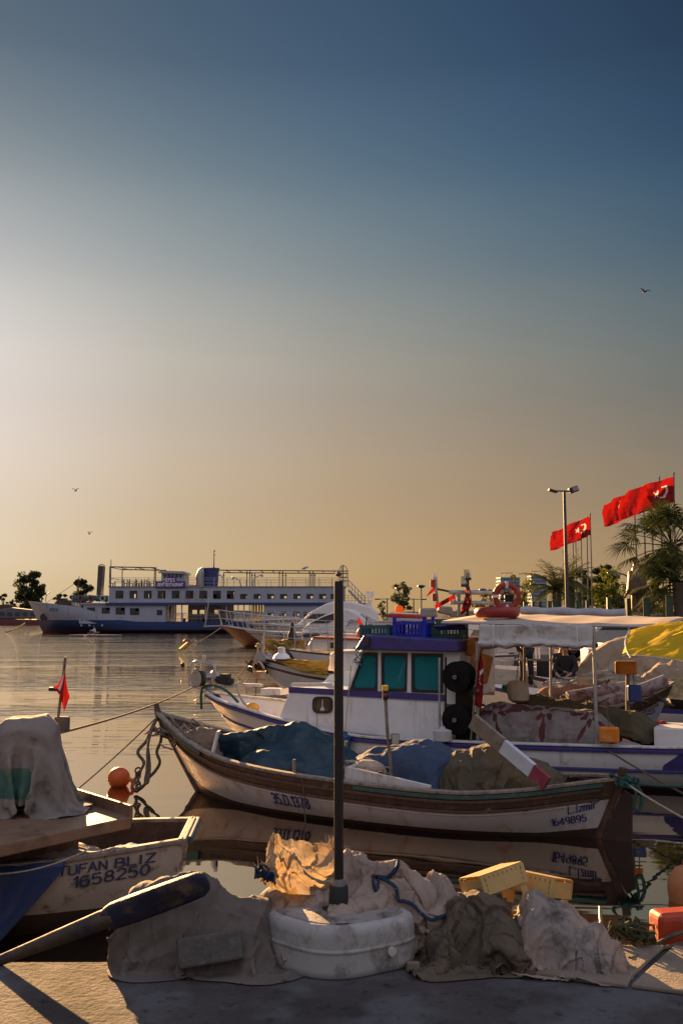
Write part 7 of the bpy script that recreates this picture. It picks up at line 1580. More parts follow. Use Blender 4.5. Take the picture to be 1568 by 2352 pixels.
# white tubular frame boat with masts and flags behind the canopy
fw = Frame(at(1000,1425,26)*np.array([1,1,0]), R(-4)); zf = .95
h = Hull(6.2, [(0,.05),(.12,.6),(.3,1.1),(.6,1.25),(1,1.1)], [(0,1.25),(.3,1.0),(1,.95)], [(0,0),(.2,-.4),(1,-.3)], rb=.8, rs=.2, n=2.4, nb=1.15, ns=2.2)
wb = T('work_boat', 'white work boat with a tubular steel frame, seen over the canopy', 'boat', fw.O, fw.rz)
mb = h.skin([('k',0,1,1),('z',.1,0,6),('s',0,0,1)]); h.transom(mb, 0); mb.obj('hull', [MWHITE, MBOOT], wb, smooth=True); mb = MB(); h.inside(mb, .6); mb.obj('deck', [MWHITE_OLD, MWOOD], wb)
def wl3(cx, cy, w=0): return fw.L(*d3(cx, cy), w)
mb = MB(); mb.prism([wl3(395,600,-.7), wl3(400,520,-.7), wl3(545,520,-.7), wl3(560,600,-.7)], (0,1.3,0)); mb.prism([wl3(560,560,-.6), wl3(575,500,-.6), wl3(690,510,-.6), wl3(700,590,-.6)], (0,1.2,0)); mb.prism([wl3(670,600,-.6), wl3(690,545,-.6), wl3(900,550,-.6), wl3(900,600,-.6)], (0,1.2,0)); mb.obj('cabin', MYGREY, wb, bevel=.04)
mb = MB()
for w in (-.8, .8):
    mb.cyl(wl3(672,380,w), wl3(1240,382,w), .055, 8); mb.cyl(wl3(668,470,w), wl3(1240,478,w), .05, 8)
    for cx in (745, 1075): mb.cyl(wl3(cx,380,w), wl3(cx,590,w), .05, 8)
for cx in (672, 1240): mb.cyl(wl3(cx,380,-.8), wl3(cx,380,.8), .05, 8)
mb.obj('tube_frame', MSTEEL, wb)
mb = MB(); c = wl3(1178,415,-.95); mb.torus(c, .285, .075, axis=(.15,1,0), n=36, k=12); lr = local_thing(mb.obj('life_ring', mat('life_ring_orange_red', (.26,.03,.015), .5, dirt=(.16,.05,.03), damt=.25), smooth=True), fw, 'red life ring with pale bands standing upright on the tubular frame', 'life ring')
for a in (0, 90, 180, 270):
    q = np.array([math.cos(R(a)), 0, math.sin(R(a))]); mb = MB(); mb.box(c+q*.285, (.16 if a % 180 == 0 else .07, .165, .07 if a % 180 == 0 else .16)); mb.obj('white_band', MFLAGWHITE, lr)
mb = MB()
for i in range(7): a = R(i*51); mb.tube([c+np.array([math.cos(a)*.23,0,math.sin(a)*.23]), c+np.array([math.cos(a+2.0)*.12,.01,math.sin(a+2.0)*.12])], .008, 4)
mb.torus(c, .10, .008, axis=(0,1,0), n=8, k=4); mb.obj('ring_net', MDARK, lr)
mb = MB(); mb.cyl(wl3(1190,470,-.7), wl3(1185,520,-.7), .06, 8); mb.box(wl3(1195,440,-.7), (.22,.2,.2)); mb.obj('engine_head', MBLACK, wb)
for cx0, cy0, cx1, cy1, lab, nm in ((535,240,555,515,'leaning grey mast with red lamps and a red pennant, left of the tubular frame','signal_mast'), (825,205,822,595,'black mast with two clear lamps and a red crescent flag, seen over the canopy','signal_mast')):
    t = T(nm, lab, 'mast', fw.O, fw.rz, 'signal masts over the canopy'); W_ = -1.0 if cx0 > 600 else -.4
    a, b = wl3(cx0,cy0,W_), wl3(cx1,cy1,W_); MB().cyl(a, b, .05 if cx0 < 600 else .045, 8).obj('mast_pole', MSTEEL if cx0 < 600 else MDARK, t)
    if cx0 < 600:
        for (x, y) in ((517,300),(533,425)): mb = MB(); p = wl3(x,y,W_); mb.box(p, (.13,.13,.19)); mb.obj('red_lamp', MORED, t)
        mb = MB(); p = wl3(532,245,W_); mb.cyl(p+(0,0,-.06), p+(0,0,.1), .06, 8); mb.obj('top_lamp', MFLAGWHITE, t)
        MB().cyl(wl3(545,348,W_), wl3(680,375,W_), .03, 6).obj('spar', MDARK, t)
        P = np.array([[wl3(525-70*q+6*r_, 320+95*q*(1-.2*r_)+48*r_*(1-.55*q), W_-.03*math.sin(q*6)) for r_ in np.linspace(1,0,8)] for q in np.linspace(0,1,12)]); flag_mesh(P, 'pennant', t, k=1, em=False)
    else:
        for x, y in ((825,220),(797,280)):
            p = wl3(x,y,W_); mb = MB(); mb.cyl(p+(0,0,-.14), p+(0,0,-.08), .10, 10); mb.obj('lamp_base', MDARK, t); mb = MB(); mb.cyl(p+(0,0,-.08), p+(0,0,.12), .09, 10); mb.obj('clear_lamp', glass('clear_lamp_glass', (.8,.75,.6), .1, .7), t)
        MB().cyl(wl3(797,300,W_), wl3(825,305,W_), .02, 6).obj('lamp_arm', MDARK, t)
        L_ = [(825,310),(812,380),(795,450),(775,520),(762,590)]; M_ = [(838,320),(838,390),(830,460),(812,520),(785,570)]; R_ = [(845,330),(858,400),(862,460),(852,510),(835,540)]
        P = np.array([[wl3(*p, W_-.06+.08*math.sin(j*1.3+i)) for j, p in enumerate(smooth_path([np.array([*q,0.]) for q in c_], 4)) for p in [(p[0], p[1])]] for i, c_ in enumerate((L_, M_, R_))])
        P = np.array([np.array(smooth_path(P[:, j], 6)) for j in range(P.shape[1])]); P = P[:, ::-1]
        o = flag_mesh(P, 'flag', t, fly=1.5, k=2)
# orange flag lying against the frame
P = np.array([[wl3(532+175*q+8*r_, 492-95*q+(38-22*q*0)*r_, -.9+.04*math.sin(q*9)) for r_ in np.linspace(1,0,7)] for q in np.linspace(0,1,16)])
t = T('orange_flag', 'limp orange red flag on a thin stick, left of the tubular frame', 'flag', fw.O, fw.rz); flag_mesh(P, 'flag_cloth', t, k=1, em=False); MB().cyl(wl3(707,390,-.9), wl3(716,470,-.9), .015, 5).obj('stick', MWOOD, t)
# cluttered white launches between the yachts and the wheelhouse roof
for k, (px, py, Y, L_, lab) in enumerate([(840,1440,44,6,'white launch with an orange life ring, right of the black pole'), (905,1418,52,7,'low white boat behind the wheelhouse roof crates'), (975,1420,40,5,'small white boat behind the tyre on the roof')]):
    fr = Frame(at(px, py, Y)*np.array([1,1,0]), R(-8)); h = Hull(L_, [(0,.05),(.15,.6),(.4,1.1),(1,.95)], [(0,1.5),(.4,1.2),(1,1.25)], [(0,0),(.2,-.4),(1,-.3)], rb=.8, rs=.2, n=2.4, nb=1.15, ns=2.2)
    t = T('launch', lab, 'boat', fr.O, fr.rz, 'small launches behind the wheelhouse'); mb = h.skin([('k',0,1,1),('z',.1,0,5),('s',0,0,1)]); h.transom(mb, 0); mb.obj('hull', [MYACHT, MBOOT], t, smooth=True); mb = MB(); h.inside(mb, .8); mb.obj('deck', [MWHITE_OLD, MWOOD], t)
    mb = MB(); mb.prism([(1.2,-.7,1.0),(1.7,-.7,1.95+.1*k),(3.4,-.7,2.0+.1*k),(3.6,-.7,1.0)], (0,1.4,0)); mb.obj('cabin', MYACHT if k != 1 else MYGREY, t, bevel=.06)
    mb = MB(); mb.prism([(1.75,-.73,1.5),(1.95,-.73,1.8),(3.1,-.73,1.8),(3.2,-.73,1.5)], (0,.04,0)); mb.obj('window', MGLASSDK, t)
    rails(fr, h, .02, .5, 6, .6, -1, .02).obj('bow_rail', MSTEEL, t)
o = MB().torus((0,0,0), .29, .075, axis=(0,1,0), n=28, k=10).obj('life_ring', MORANGE, None, smooth=True); o.location = at(836,1456,48); tag(o, 'orange life ring on the white launch just right of the black pole', 'life ring')
P = np.array([np.array([at(822+18*q, 1430+24*q-14*r_*(1-.3*q), 30) for r_ in np.linspace(0,1,6)]) for q in np.linspace(0,1,8)]); t = T('orange_flag', 'small orange red flag just right of the black pole', 'flag', at(838,1455,30)); flag_mesh(P, 'flag_cloth', t, k=1, em=False, w=True); MB().cyl(at(838,1460,30), at(842,1418,30), .02, 5).obj('stick', MBLACK, t, w=True)
# far left craft
fr = Frame(at(22,1424,300)*np.array([1,1,0]), 0); t = T('pleasure_boat', 'white pleasure boat with a red hull at the far left shore', 'boat', at(46,1420,290)*np.array([1,1,0]))
mb = MB(); mb.prism([(-8,-2,1.8),(8.5,-2,1.4),(7.8,-2,0),(-7,-2,0)], (0,4,0)); mb.obj('hull', mat('far_red_hull', (.12,.03,.03), .6, bump=0), t); mb = MB(); mb.prism([(-7,-1.8,1.8),(-6,-1.8,4.4),(-2,-1.8,5.0),(5,-1.8,4.2),(7,-1.8,1.7)], (0,3.6,0)); mb.obj('cabin', mat('far_boat_grey', (.12,.115,.12), .7, var=.2, vs=.5, bump=0), t, bevel=.3)
for i in range(5): mb = MB(); mb.box((-4.5+i*2.2,-1.85,3.1), (1.3,.1,1.0)); mb.obj('window', MGLASSDK, t)
t = T('moored_barge', 'dark low barge with a raked roof at the far left edge', 'boat', at(8,1420,310)*np.array([1,1,0])); mb = MB(); mb.prism([(-9,-2,0),(-9,-2,5.5),(2,-2,6.2),(7,-2,3),(5,-2,0)], (0,4,0)); mb.obj('hull', MBROWN, t); mb = MB(); mb.box((-3,-2.05,3.6), (6,.1,1.0)); mb.obj('window', MGLASSDK, t)
rope([at(60,1431,140), onz(12,1452,0)], .12, 'anchor_chain', MDARK, 'dark anchor chain from the ship bow into the water', sag=.2)
# birds
def bird(p, span, rz, lab, flap=.35):
    t = T('bird', lab, 'bird', p, rz, 'birds'); m = MDARK; mb = MB(); mb.lathe([(0,-.5),(.05,-.45),(.09,-.2),(.11,.05),(.07,.28),(.05,.38),(.01,.5)], (0,0,0), 10, axis=(0,1,.1)); b = mb.obj('body', m, t, smooth=True)
    for s_ in (-1,1):
        mb = MB(); mb.grid([[(s_*x*1.0, y0+.02, z), (s_*x, (y0+y1)/2, z+.03), (s_*x, y1, z)] for x, y0, y1, z in ((.05,-.12,.18,.02),(.4,-.05,.26,flap),(.75,-.08,.16,flap*1.05),(1.05,-.14,-.06,flap*.55))]); mb.obj('wing', m, t, smooth=True, solid=.02)
    for c in [t]: c.scale = (span/2.1,)*3
bird(at(1480,670,60), .9, .5, 'bird flying high at the right of the sky'); bird(at(174,1128,90), .8, -.4, 'upper bird flying at the left of the sky', .6); bird(at(206,1227,90), .7, .9, 'lower bird flying at the left, above the ship', .7)
t = T('bird', 'gull perched on the long rail over the ship top deck', 'bird', at(699,1311,141), 0, 'birds'); mb = MB(); mb.lathe([(0,-.42),(.05,-.35),(.12,-.1),(.14,.08),(.09,.24),(.08,.3),(.10,.36),(.06,.44),(.015,.52)], (0,0,.32), 10, axis=(1,0,.35)); mb.obj('body', MSHIPW, t, smooth=True); mb = MB(); mb.cyl((0,.04,0), (0,.04,.24), .015, 5); mb.obj('leg', MORANGE, t); mb = MB(); mb.cyl((.05,-.04,0), (.05,-.04,.24), .015, 5); mb.obj('leg', MORANGE, t); t.scale = (1.2,)*3
# ------------------------------------------------------------------ promenade on the right
def d4(cx, cy): return ((2000+cx*.4662)*.5742, (1850+cy*.4662)*.5742)
MPOST = mat('dark_green_post', (.02,.05,.03), .6, var=.25, dirt=(.08,.07,.05), dscale=6, damt=.3, bump=.1); MGREY = mat('grey_post_paint', (.045,.045,.045), .5, var=.15, bump=.03)
MFPOLE = mat('flagpole_paint', (.13,.12,.115), .45, var=.12, bump=0)
def flagpole(px, ytop, px_b, Y, label, group, seed, hoist=1.5, fly=2.35, gap=.18):
    top = at(px, ytop, Y); base = atx(px_b, Y, QZ); t = T('flagpole', label, 'flagpole', base, 0, group)
    H = top[2]-QZ; lean = top-base
    f = lambda z: np.array([lean[0]*z/H, 0, z])
    mb = MB(); mb.tube([f(0), f(H*.33), f(H*.335), f(H*.66), f(H*.665), f(H)], [.075,.072,.058,.055,.042,.036], 8); mb.ball(f(H)+(0,0,.05), .06, 8, 6); mb.obj('pole', MFPOLE, t, smooth=True)
    r_ = np.random.default_rng(seed); n, m = 26, 12; ph = r_.uniform(0,6.28); dr_ = r_.uniform(.42,.62); P = np.zeros((n, m, 3))
    for i in range(n):
        a = fly*i/(n-1)
        for j in range(m):
            b = hoist*j/(m-1); q = a/fly
            drop = dr_*hoist*q**1.15+.05*math.sin(ph+a*2)*q
            P[i, j] = f(H-gap-hoist+b)+np.array([-a*.93-.05*q*math.sin(b*3+ph), .32*math.sin(a*3.6+ph+b*2.0)*min(1,q*2.5)-.25*a, -drop-.05*q*math.sin(a*5+b*2.5+ph)])
    P = wrinkle(P, .06, 3, seed, 1); flag_mesh(P, 'flag', t, fly=fly/hoist, k=2); return t
gA = 'flags on the five poles behind the lamp post'; gB = 'flags on the five poles by the fan palm'
for k, (cx, cy, cb, Y, nm) in enumerate([(770,445,790,80,'front pole of the left flag row, rightmost, its crescent in full view'),(741,470,752,83,'second pole of the left flag row from the right'),(690,500,705,86,'middle pole of the left flag row'),(642,520,660,88,'fourth pole of the left flag row from the right'),(621,530,633,90,'hindmost pole of the left flag row, close to the lamp post')]):
    flagpole(d4(cx,cy)[0], d4(cx,cy)[1], d4(cb,0)[0], Y, nm, gA, 100+k)
for k, (cx, cy, cb, Y, nm) in enumerate([(1487,97,1497,58,'nearest pole of the right flag row at the picture edge'),(1362,132,1405,60,'second pole of the right flag row from the right'),(1288,182,1325,62.5,'middle pole of the right flag row'),(1223,210,1258,64.5,'fourth pole of the right flag row from the right'),(1143,243,1190,66.5,'leftmost pole of the right flag row, before the statue')]):
    flagpole(d4(cx,cy)[0], d4(cx,cy)[1], d4(cb,0)[0], Y, nm, gB, 120+k)
# tall lamp post with floodlights
Y = 45; top = at(*d4(547,240), Y); base = atx(d4(578,0)[0], Y, QZ); t = T('lamp_post', 'tall grey lamp post with two floodlights in front of the left flag row', 'lamp post', base)
tp = top-base; MB().tube([(0,0,0), tp*.5, tp], [.10,.08,.062], 10).obj('post', MGREY, t, smooth=True)
mb = MB(); mb.cyl(tp+(-.45,0,-.02), tp+(.35,0,-.04), .035, 7); mb.obj('cross_arm', MGREY, t)
mb = MB(); mb.box(tp+np.array([.42,0,.03]), (.42,.34,.26), ry=-.35); mb.obj('floodlight', MDARK, t, bevel=.03); mb = MB(); mb.box(tp+np.array([.48,-.172,.06]), (.26,.01,.18), ry=-.35); mb.obj('lamp_glass', MYGREY, t)
mb = MB(); mb.box(tp+np.array([-.52,0,-.02]), (.40,.3,.10), ry=.3); mb.obj('floodlight', MDARK, t, bevel=.02)
# feather palm
def feather_palm(c, base, nf, L, seed, label):
    r = np.random.default_rng(seed); t = T('palm_tree', label, 'palm', base); c = np.array(c)-np.array(base); MB().tube([(0,0,0), c*.5, c], [.28,.26,.3], 10).obj('trunk', MBARK, t)
    mb = MB()
    for i in range(nf):
        az = r.uniform(0,6.28); el = math.asin(r.uniform(-.25,1)); l = L*r.uniform(.75,1.1); pts = []; p = c.copy(); d = np.array([math.cos(az)*math.cos(el), math.sin(az)*math.cos(el), math.sin(el)])
        for k in range(11): pts.append(p.copy()); p = p+d*l/10; d = d+np.array([0,0,-.13]); d /= np.linalg.norm(d)
        mb.tube(pts, list(np.linspace(.03,.006,11)), 4)
        sdv = np.cross(d, (0,0,1)); sdv = np.array([-math.sin(az), math.cos(az), 0])
        for k in range(1, 22):
            q = k/22; i0 = min(9, int(q*10)); pp = pts[i0]+(pts[i0+1]-pts[i0])*(q*10-i0); tg = pts[i0+1]-pts[i0]; tg /= np.linalg.norm(tg); ll = l*.30*math.sin(math.pi*(.12+.83*q))
            for s_ in (-1,1):
                e = pp+(sdv*s_*.75+tg*.6+np.array([0,0,r.uniform(-.45,.1)]))*ll; w_ = tg*.028; mb.quad(pp-w_, pp+w_, e)
    mb.obj('crown', MLEAF3, t); return t
MLEAFP = leaf_mat('palm_leaves', (.03,.038,.011))
Y = 60; feather_palm(at(*d4(480,1100),Y), atx(d4(490,0)[0],Y,QZ), 46, 2.5, 5, 'bushy feather palm left of the tall lamp post')
feather_palm(at(*d4(600,1010),Y+3), atx(d4(590,0)[0],Y+3,QZ), 34, 2.1, 6, 'feather palm right behind the tall lamp post')
# fan palms
def fan_palm(c, base, nf, rad, fan, seed, label):
    r = np.random.default_rng(seed); t = T('palm_tree', label, 'palm', base); c = np.array(c)-np.array(base); MB().tube([(0,0,0), c*.5, c], [.22,.19,.22], 10).obj('trunk', MBARK, t)
    mb = MB()
    for i in range(nf):
        az = r.uniform(0,6.28); el = math.asin(r.uniform(-.55,.98)); d = np.array([math.cos(az)*math.cos(el), math.sin(az)*math.cos(el), math.sin(el)]); l = rad*r.uniform(.45,.85); e = c+d*l+np.array([0,0,-.12*l*l/rad]); mb.tube([c, c+d*l*.6, e], [.02,.015,.01], 4)
        d2 = e-(c+d*l*.6); d2 /= np.linalg.norm(d2); u = np.cross(d2, (0,0,1)); u /= np.linalg.norm(u)+1e-9; tilt = r.uniform(-.5,.5); nrm = np.cross(u, d2); u = u*math.cos(tilt)+nrm*math.sin(tilt)
        for k in range(30):
            a = R(-125+250*k/29+r.uniform(-3,3)); v = d2*math.cos(a)+u*math.sin(a); L_ = fan*(.72+.28*math.cos(a*.8))*r.uniform(.85,1.1); w_ = (d2*-math.sin(a)+u*math.cos(a))*fan*.03; dr = np.array([0,0,-.42*L_*r.uniform(.3,1)])
            mb.quad(e, e+v*L_*.55-w_, e+v*L_+dr, e+v*L_*.55+w_)
    mb.obj('crown', MLEAFP, t); return t
Y = 34; fan_palm(at(*d4(1470,720),Y), atx(d4(1500,0)[0],Y,QZ), 38, 1.9, .82, 7, 'big fan palm at the right edge in front of the right flag row')
fan_palm(at(*d4(1520,1030),Y-2), atx(d4(1540,0)[0],Y-2,QZ), 30, 1.45, .72, 8, 'lower fan palm at the right edge under the big one')
# bushes and trees behind the post row
def on_q(cx, Y): return atx(d4(cx,0)[0], Y, QZ)
def bush(cx, Y, w, h, n, lf_, label, m, seed):
    r = np.random.default_rng(seed); t = T('bush', label, 'bush', on_q(cx, Y), 0, 'bushes behind the green posts'); mb = MB()
    for k in range(10): a = r.uniform(0,6.28); mb.tube([(0,0,0), (math.cos(a)*w*.2, math.sin(a)*w*.2, h*.5), (math.cos(a)*w*.35, math.sin(a)*w*.3, h*.8)], [.03,.02,.008], 4)
    mb.obj('stem', MBARK, t); mb = MB()
    for k in range(n):
        d = r.normal(0,1,3); d[2] = abs(d[2]); d /= np.linalg.norm(d); p = d*np.array([w/2, w/2, h])*r.uniform(.55,1)**.5*(1+.08*math.sin(d[0]*9)+.08*math.sin(d[1]*7+d[2]*8)); u = r.normal(0,1,3); u /= np.linalg.norm(u); v = np.cross(u, r.normal(0,1,3)); v /= np.linalg.norm(v); mb.quad(p-u*lf_, p-v*lf_*.6, p+u*lf_, p+v*lf_*.6)
    mb.obj('foliage', m, t)
bush(860, 52, 2.6, 1.95, 2600, .06, 'rounded dark green clipped bush behind the green posts', leaf_mat('clipped_leaves', (.035,.055,.012)), 3)
bush(985, 50, 1.6, 1.7, 1200, .06, 'smaller dark bush right of the clipped one', leaf_mat('small_bush_leaves', (.03,.045,.014)), 4)  # slightly darker leaf green than the clipped bush
bush(560, 55, 1.3, 1.5, 900, .06, 'yellowish low bush left of the clipped one', MLEAF2, 5)
tree(on_q(1020,62), 4.7, 3.8, 3000, .10, 'fresh yellow green tree left of the statue', MLEAF2, 31, .2, 16, 'trees on the promenade')
tree(on_q(1290,58), 4.4, 3.0, 2400, .10, 'light green tree right of the statue behind the flagpoles', MLEAF2, 32, .1, 14, 'trees on the promenade')
tree(on_q(185,70), 5.0, 2.6, 1100, .10, 'thin spring tree by the life ring, in front of the tower block', MLEAF2, 33, .2, 10, 'trees on the promenade', bare=.2)
tree(on_q(830,95), 6.4, 5.2, 2200, .2, 'dark conifer like tree right of the left flag row', MLEAF, 34, .3, 9, 'trees on the promenade'); tree(on_q(930,98), 6.9, 3.4, 1600, .2, 'second dark tree left of the yellow green tree', MLEAF, 35, .3, 8, 'trees on the promenade')
tree(atx(922,190,QZ), 8.8, 5.0, 1900, .22, 'grey green rounded tree far off right of the yacht', MLEAF3, 36, .2, 18, 'trees on the promenade', bare=.2); tree(atx(1126,120,QZ), 5.2, 4.6, 1500, .16, 'grey green tree far off between crescent flag and life ring', MLEAF3, 37, .2, 14, 'trees on the promenade', bare=.1)
tree(atx(880,230,QZ), 5.5, 4.0, 600, .2, 'low sparse tree left of the rounded far tree', MLEAF3, 38, .2, 10, 'trees on the promenade', bare=.3)
# green posts
for k, (cx, cy, Y) in enumerate([(210,1200,58),(275,1198,56),(345,1196,54),(425,1194,52),(468,1192,50),(572,1196,47),(665,1186,44),(752,1190,41),(930,1166,37),(1097,1176,34),(1260,1168,31),(1445,1150,28)]):
    tpz = at(*d4(cx,cy),Y)[2]; b = on_q(cx, Y); mb = MB(); h_ = tpz-QZ; s_ = .15; mb.box((0,0,h_/2), (s_,s_,h_)); mb.box((0,0,h_+.015), (s_*1.1,s_*1.1,.03)); o = mb.obj('green_post', MPOST, bevel=.012); o.location = b; o.rotation_euler = (0,.02*math.sin(k*2.1),.2*k)
    tag(o, 'square dark green post, '+['first','second','third','fourth','fifth','sixth','seventh','eighth','ninth','tenth','eleventh','twelfth'][k]+' from the left in the row behind the canopy', 'post', 'green posts behind the canopy')
# street lamps
def mushroom_lamp(px, ytop, Y, label, arms=False):
    tpz = at(px, ytop, Y); t = T('street_lamp', label, 'street lamp', atx(px, Y, QZ), 0, 'street lamps along the promenade'); h_ = tpz[2]-QZ; MB().tube([(0,0,0),(0,0,h_)], [.09,.06], 7).obj('post', MGREY, t)
    mb = MB()
    if arms: mb.bar((-1.1,0,h_-.1), (1.1,0,h_-.1), .08); mb.box((-1.2,0,h_-.12), (.7,.3,.14)); mb.box((1.2,0,h_-.12), (.7,.3,.14))
    else: mb.lathe([(.1,-.35),(.55,-.08),(.5,.02),(.2,.1),(0,.12)], (0,0,h_), 14)
    mb.obj('lamp_head', MGREY, t)
for (cx, cy, Y, ar, lab) in ((415,320,130,False,'mushroom street lamp right of the far rounded tree'),(213,340,150,False,'mushroom street lamp rising behind the far rounded tree'),(965,352,140,False,'mushroom street lamp left of the life ring'),(108,432,120,True,'two armed street lamp left of the far rounded tree'),(345,434,120,True,'two armed street lamp right of the far rounded tree')):
    mushroom_lamp(*d3(cx,cy), Y, lab, ar)
mushroom_lamp(*d4(975,972), 75, 'mushroom street lamp beside the yellow green tree')
t = T('street_lamp', 'curved arm street lamp over the yellow green tree', 'street lamp', on_q(1118,62), 0, 'street lamps along the promenade'); c = lambda x, y: at(*d4(x,y),62)-on_q(1118,62)
mb = MB(); mb.tube(smooth_path([(0,0,0), c(1116,1150), c(1113,1020), c(1085,975), c(1030,953), c(985,948)]), .05, 6); mb.obj('post', MGREY, t); mb = MB(); mb.box(c(968,945), (.8,.25,.16), ry=.15); mb.obj('lamp_head', MSTEEL, t)
t = T('street_lamp', 'curved arm street lamp just behind the upright life ring', 'street lamp', atx(1206,70,QZ), 0, 'street lamps along the promenade'); c = lambda x, y: at(*d3(x,y),70)-atx(1206,70,QZ)
mb = MB(); mb.tube(smooth_path([(0,0,0), c(1335,400), c(1320,345), c(1280,318), c(1225,310)]), .05, 6); mb.obj('post', MGREY, t); mb = MB(); mb.box(c(1208,308), (.7,.22,.14), ry=.1); mb.obj('lamp_head', MSTEEL, t)
# statue seen from behind the palm
t = T('statue', 'large bronze standing figure in a long coat on a plinth, partly behind the fan palm', 'statue', on_q(1170,50)); MBRONZE = mat('dark_bronze', (.10,.065,.035), .45, metal=.6, var=.3, dirt=(.05,.06,.04), damt=.3, bump=.1)
o_ = on_q(1170,50); s3 = lambda x, y, dy=0: at(*d4(x,y),50+dy)-o_
def skin_fig(name, pts, edges, rad, m, parent, sub=2, w=False):
    me = bpy.data.meshes.new(name); me.from_pydata([tuple(map(float,p)) for p in pts], edges, []); me.materials.append(m); o = bpy.data.objects.new(name, me); COL.objects.link(o)
    if parent is not None: o.parent = parent
    sk_ = o.modifiers.new('skin', 'SKIN'); sk_.use_smooth_shade = True; lay = me.skin_vertices
    if not lay: 
        bm_ = __import__('bmesh').new(); bm_.from_mesh(me); bm_.verts.layers.skin.verify(); bm_.to_mesh(me); bm_.free()
    for i, r_ in enumerate(rad):
        rr_ = r_ if isinstance(r_, tuple) else (r_, r_); me.skin_vertices[0].data[i].radius = rr_
    me.skin_vertices[0].data[0].use_root = True
    s_ = o.modifiers.new('sub', 'SUBSURF'); s_.levels = sub; s_.render_levels = sub; return o
P = [s3(1175,1080), s3(1175,1000), s3(1170,930), s3(1163,880), s3(1155,835), s3(1152,805), s3(1200,925), s3(1228,1000), s3(1232,1070,.1), s3(1135,925), s3(1118,1000), s3(1120,1080,.1), s3(1198,1150), s3(1210,1290), s3(1152,1150), s3(1150,1290)]
skin_fig('figure', P, [(0,1),(1,2),(2,3),(3,4),(4,5),(2,6),(6,7),(7,8),(2,9),(9,10),(10,11),(0,12),(12,13),(0,14),(14,15)], [(.42,.3),(.36,.26),(.34,.24),.12,.17,.13,.15,.13,.10,.15,.13,.10,.2,.16,.2,.16], MBRONZE, t)
mb = MB(); rings = [(s3(1173,930),.42,.27),(s3(1174,1010),.46,.32),(s3(1175,1080),.5,.36),(s3(1176,1130),.56,.40)]
G_ = [[c+np.array([math.cos(a)*rx*(1+.05*math.sin(5*a)), math.sin(a)*ry, 0]) for a in np.linspace(0,2*math.pi,25)] for c, rx, ry in rings]; mb.grid(G_); mb.obj('coat', MBRONZE, t, smooth=True, solid=.03)
mb = MB(); b_ = s3(1178,1300); mb.box((b_[0],b_[1],b_[2]/2), (1.6,1.2,b_[2])); mb.obj('plinth', MEDGE, t, bevel=.03)
# tower blocks far off
MTOWER = mat('tower_facade', (.30,.33,.36), .5, var=.1, vs=.1, bump=0); MTOWERGL = mat('tower_glass', (.12,.17,.21), .2, var=.2, vs=.2, bump=0)
def tower(x0, x1, ytop, Y, label, floors):
    a, b = atx(x0, Y, 0), atx(x1, Y, 0); top = at(x0, ytop, Y)[2]; w = b[0]-a[0]; t = T('tower_block', label, 'building', ((a[0]+b[0])/2, Y, QZ), .15, 'far tower blocks'); h_ = top-QZ
    mb = MB(); mb.box((0,0,h_/2), (w,w*.7,h_)); mb.obj('wall', MTOWERGL, t)
    for i in range(floors): mb = MB(); z = h_*(i+1)/floors; mb.box((0,0,z-.3), (w*1.05,w*.75,h_/floors*.34)); mb.obj('balcony_band', MTOWER, t)
    mb = MB(); mb.bar((-w*.2,0,h_), (-w*.2,0,h_+4), .5); mb.bar((-w*.4,0,h_+4), (w*.25,0,h_+4.4), .5); mb.obj('roof_crane', MGREY, t)
tower(1145,1190,1327,900,'pale tower block right above the upright life ring',12); tower(1216,1252,1323,900,'second tower block partly behind the feather palm',12); tower(1310,1348,1363,1100,'low distant block between the left flagpoles',8)
# vehicles and boxes on the promenade
v = T('parked_car', 'parked pale car seen under the canopy right of its near post', 'car', atx(1418,34,QZ), R(8)); 
def cp(x, z): return np.array([x, -.85, z])
prof = [cp(-2.0,.35),(cp(-2.05,.75)),cp(-1.9,.92),cp(-1.2,1.0),cp(-.65,1.42),cp(.9,1.45),cp(1.75,1.0),cp(2.05,.9),cp(2.1,.45),cp(2.0,.3)]
mb = MB(); mb.prism(prof, (0,1.7,0)); mb.obj('body', mat('silver_car_paint', (.40,.40,.41), .3, metal=.3, var=.05, bump=0), v, bevel=.08, seg=3)
for q in ([cp(-1.02,1.02),cp(-.6,1.36),cp(-.05,1.38),cp(-.05,1.02)], [cp(.05,1.02),cp(.05,1.38),cp(.82,1.39),cp(1.4,1.02)]): mb = MB(); mb.prism([p+np.array([0,-.006,0]) for p in q], (0,.02,0)); mb.obj('window', MGLASSDK, v)
for x in (-1.3, 1.35):
    for y in (-.83, .83): mb = MB(); mb.torus((x,y,.32), .23, .09, axis=(0,1,0), n=20, k=8); w_ = mb.obj('wheel', MBLACK, v, smooth=True); mb = MB(); mb.lathe([(0,-.03),(.17,-.03),(.17,.03),(0,.03)], (x,y,.32), 12, axis=(0,1,0)); mb.obj('rim', MSTEEL, w_)
for y in (-.6,.6): mb = MB(); mb.box((2.08,y,.72), (.05,.3,.16)); mb.obj('tail_light', MORED, v)
def box_thing(x0, x1, y0, y1, Y, m, label, name='fish_box', mb_=None, lid=True, dep=.8):
    a, b = at(x0, y1, Y), at(x1, y0, Y); c = (a+b)/2; w, h_ = b[0]-a[0], b[2]-a[2]; t = T(name, label, 'box', (c[0], Y+dep/2, a[2])); MB().box((0,0,h_/2), (w,dep,h_)).obj('body', m, t, bevel=.02)
    if lid: MB().box((0,0,h_+.02), (w*1.04,dep*1.03,.05)).obj('lid', m, t, bevel=.01)
    for s_ in (-1,1): MB().box((s_*w*.3,-dep/2-.012,h_*.55), (.05,.025,h_*.8)).obj('batten', MGREY, t)
    return t
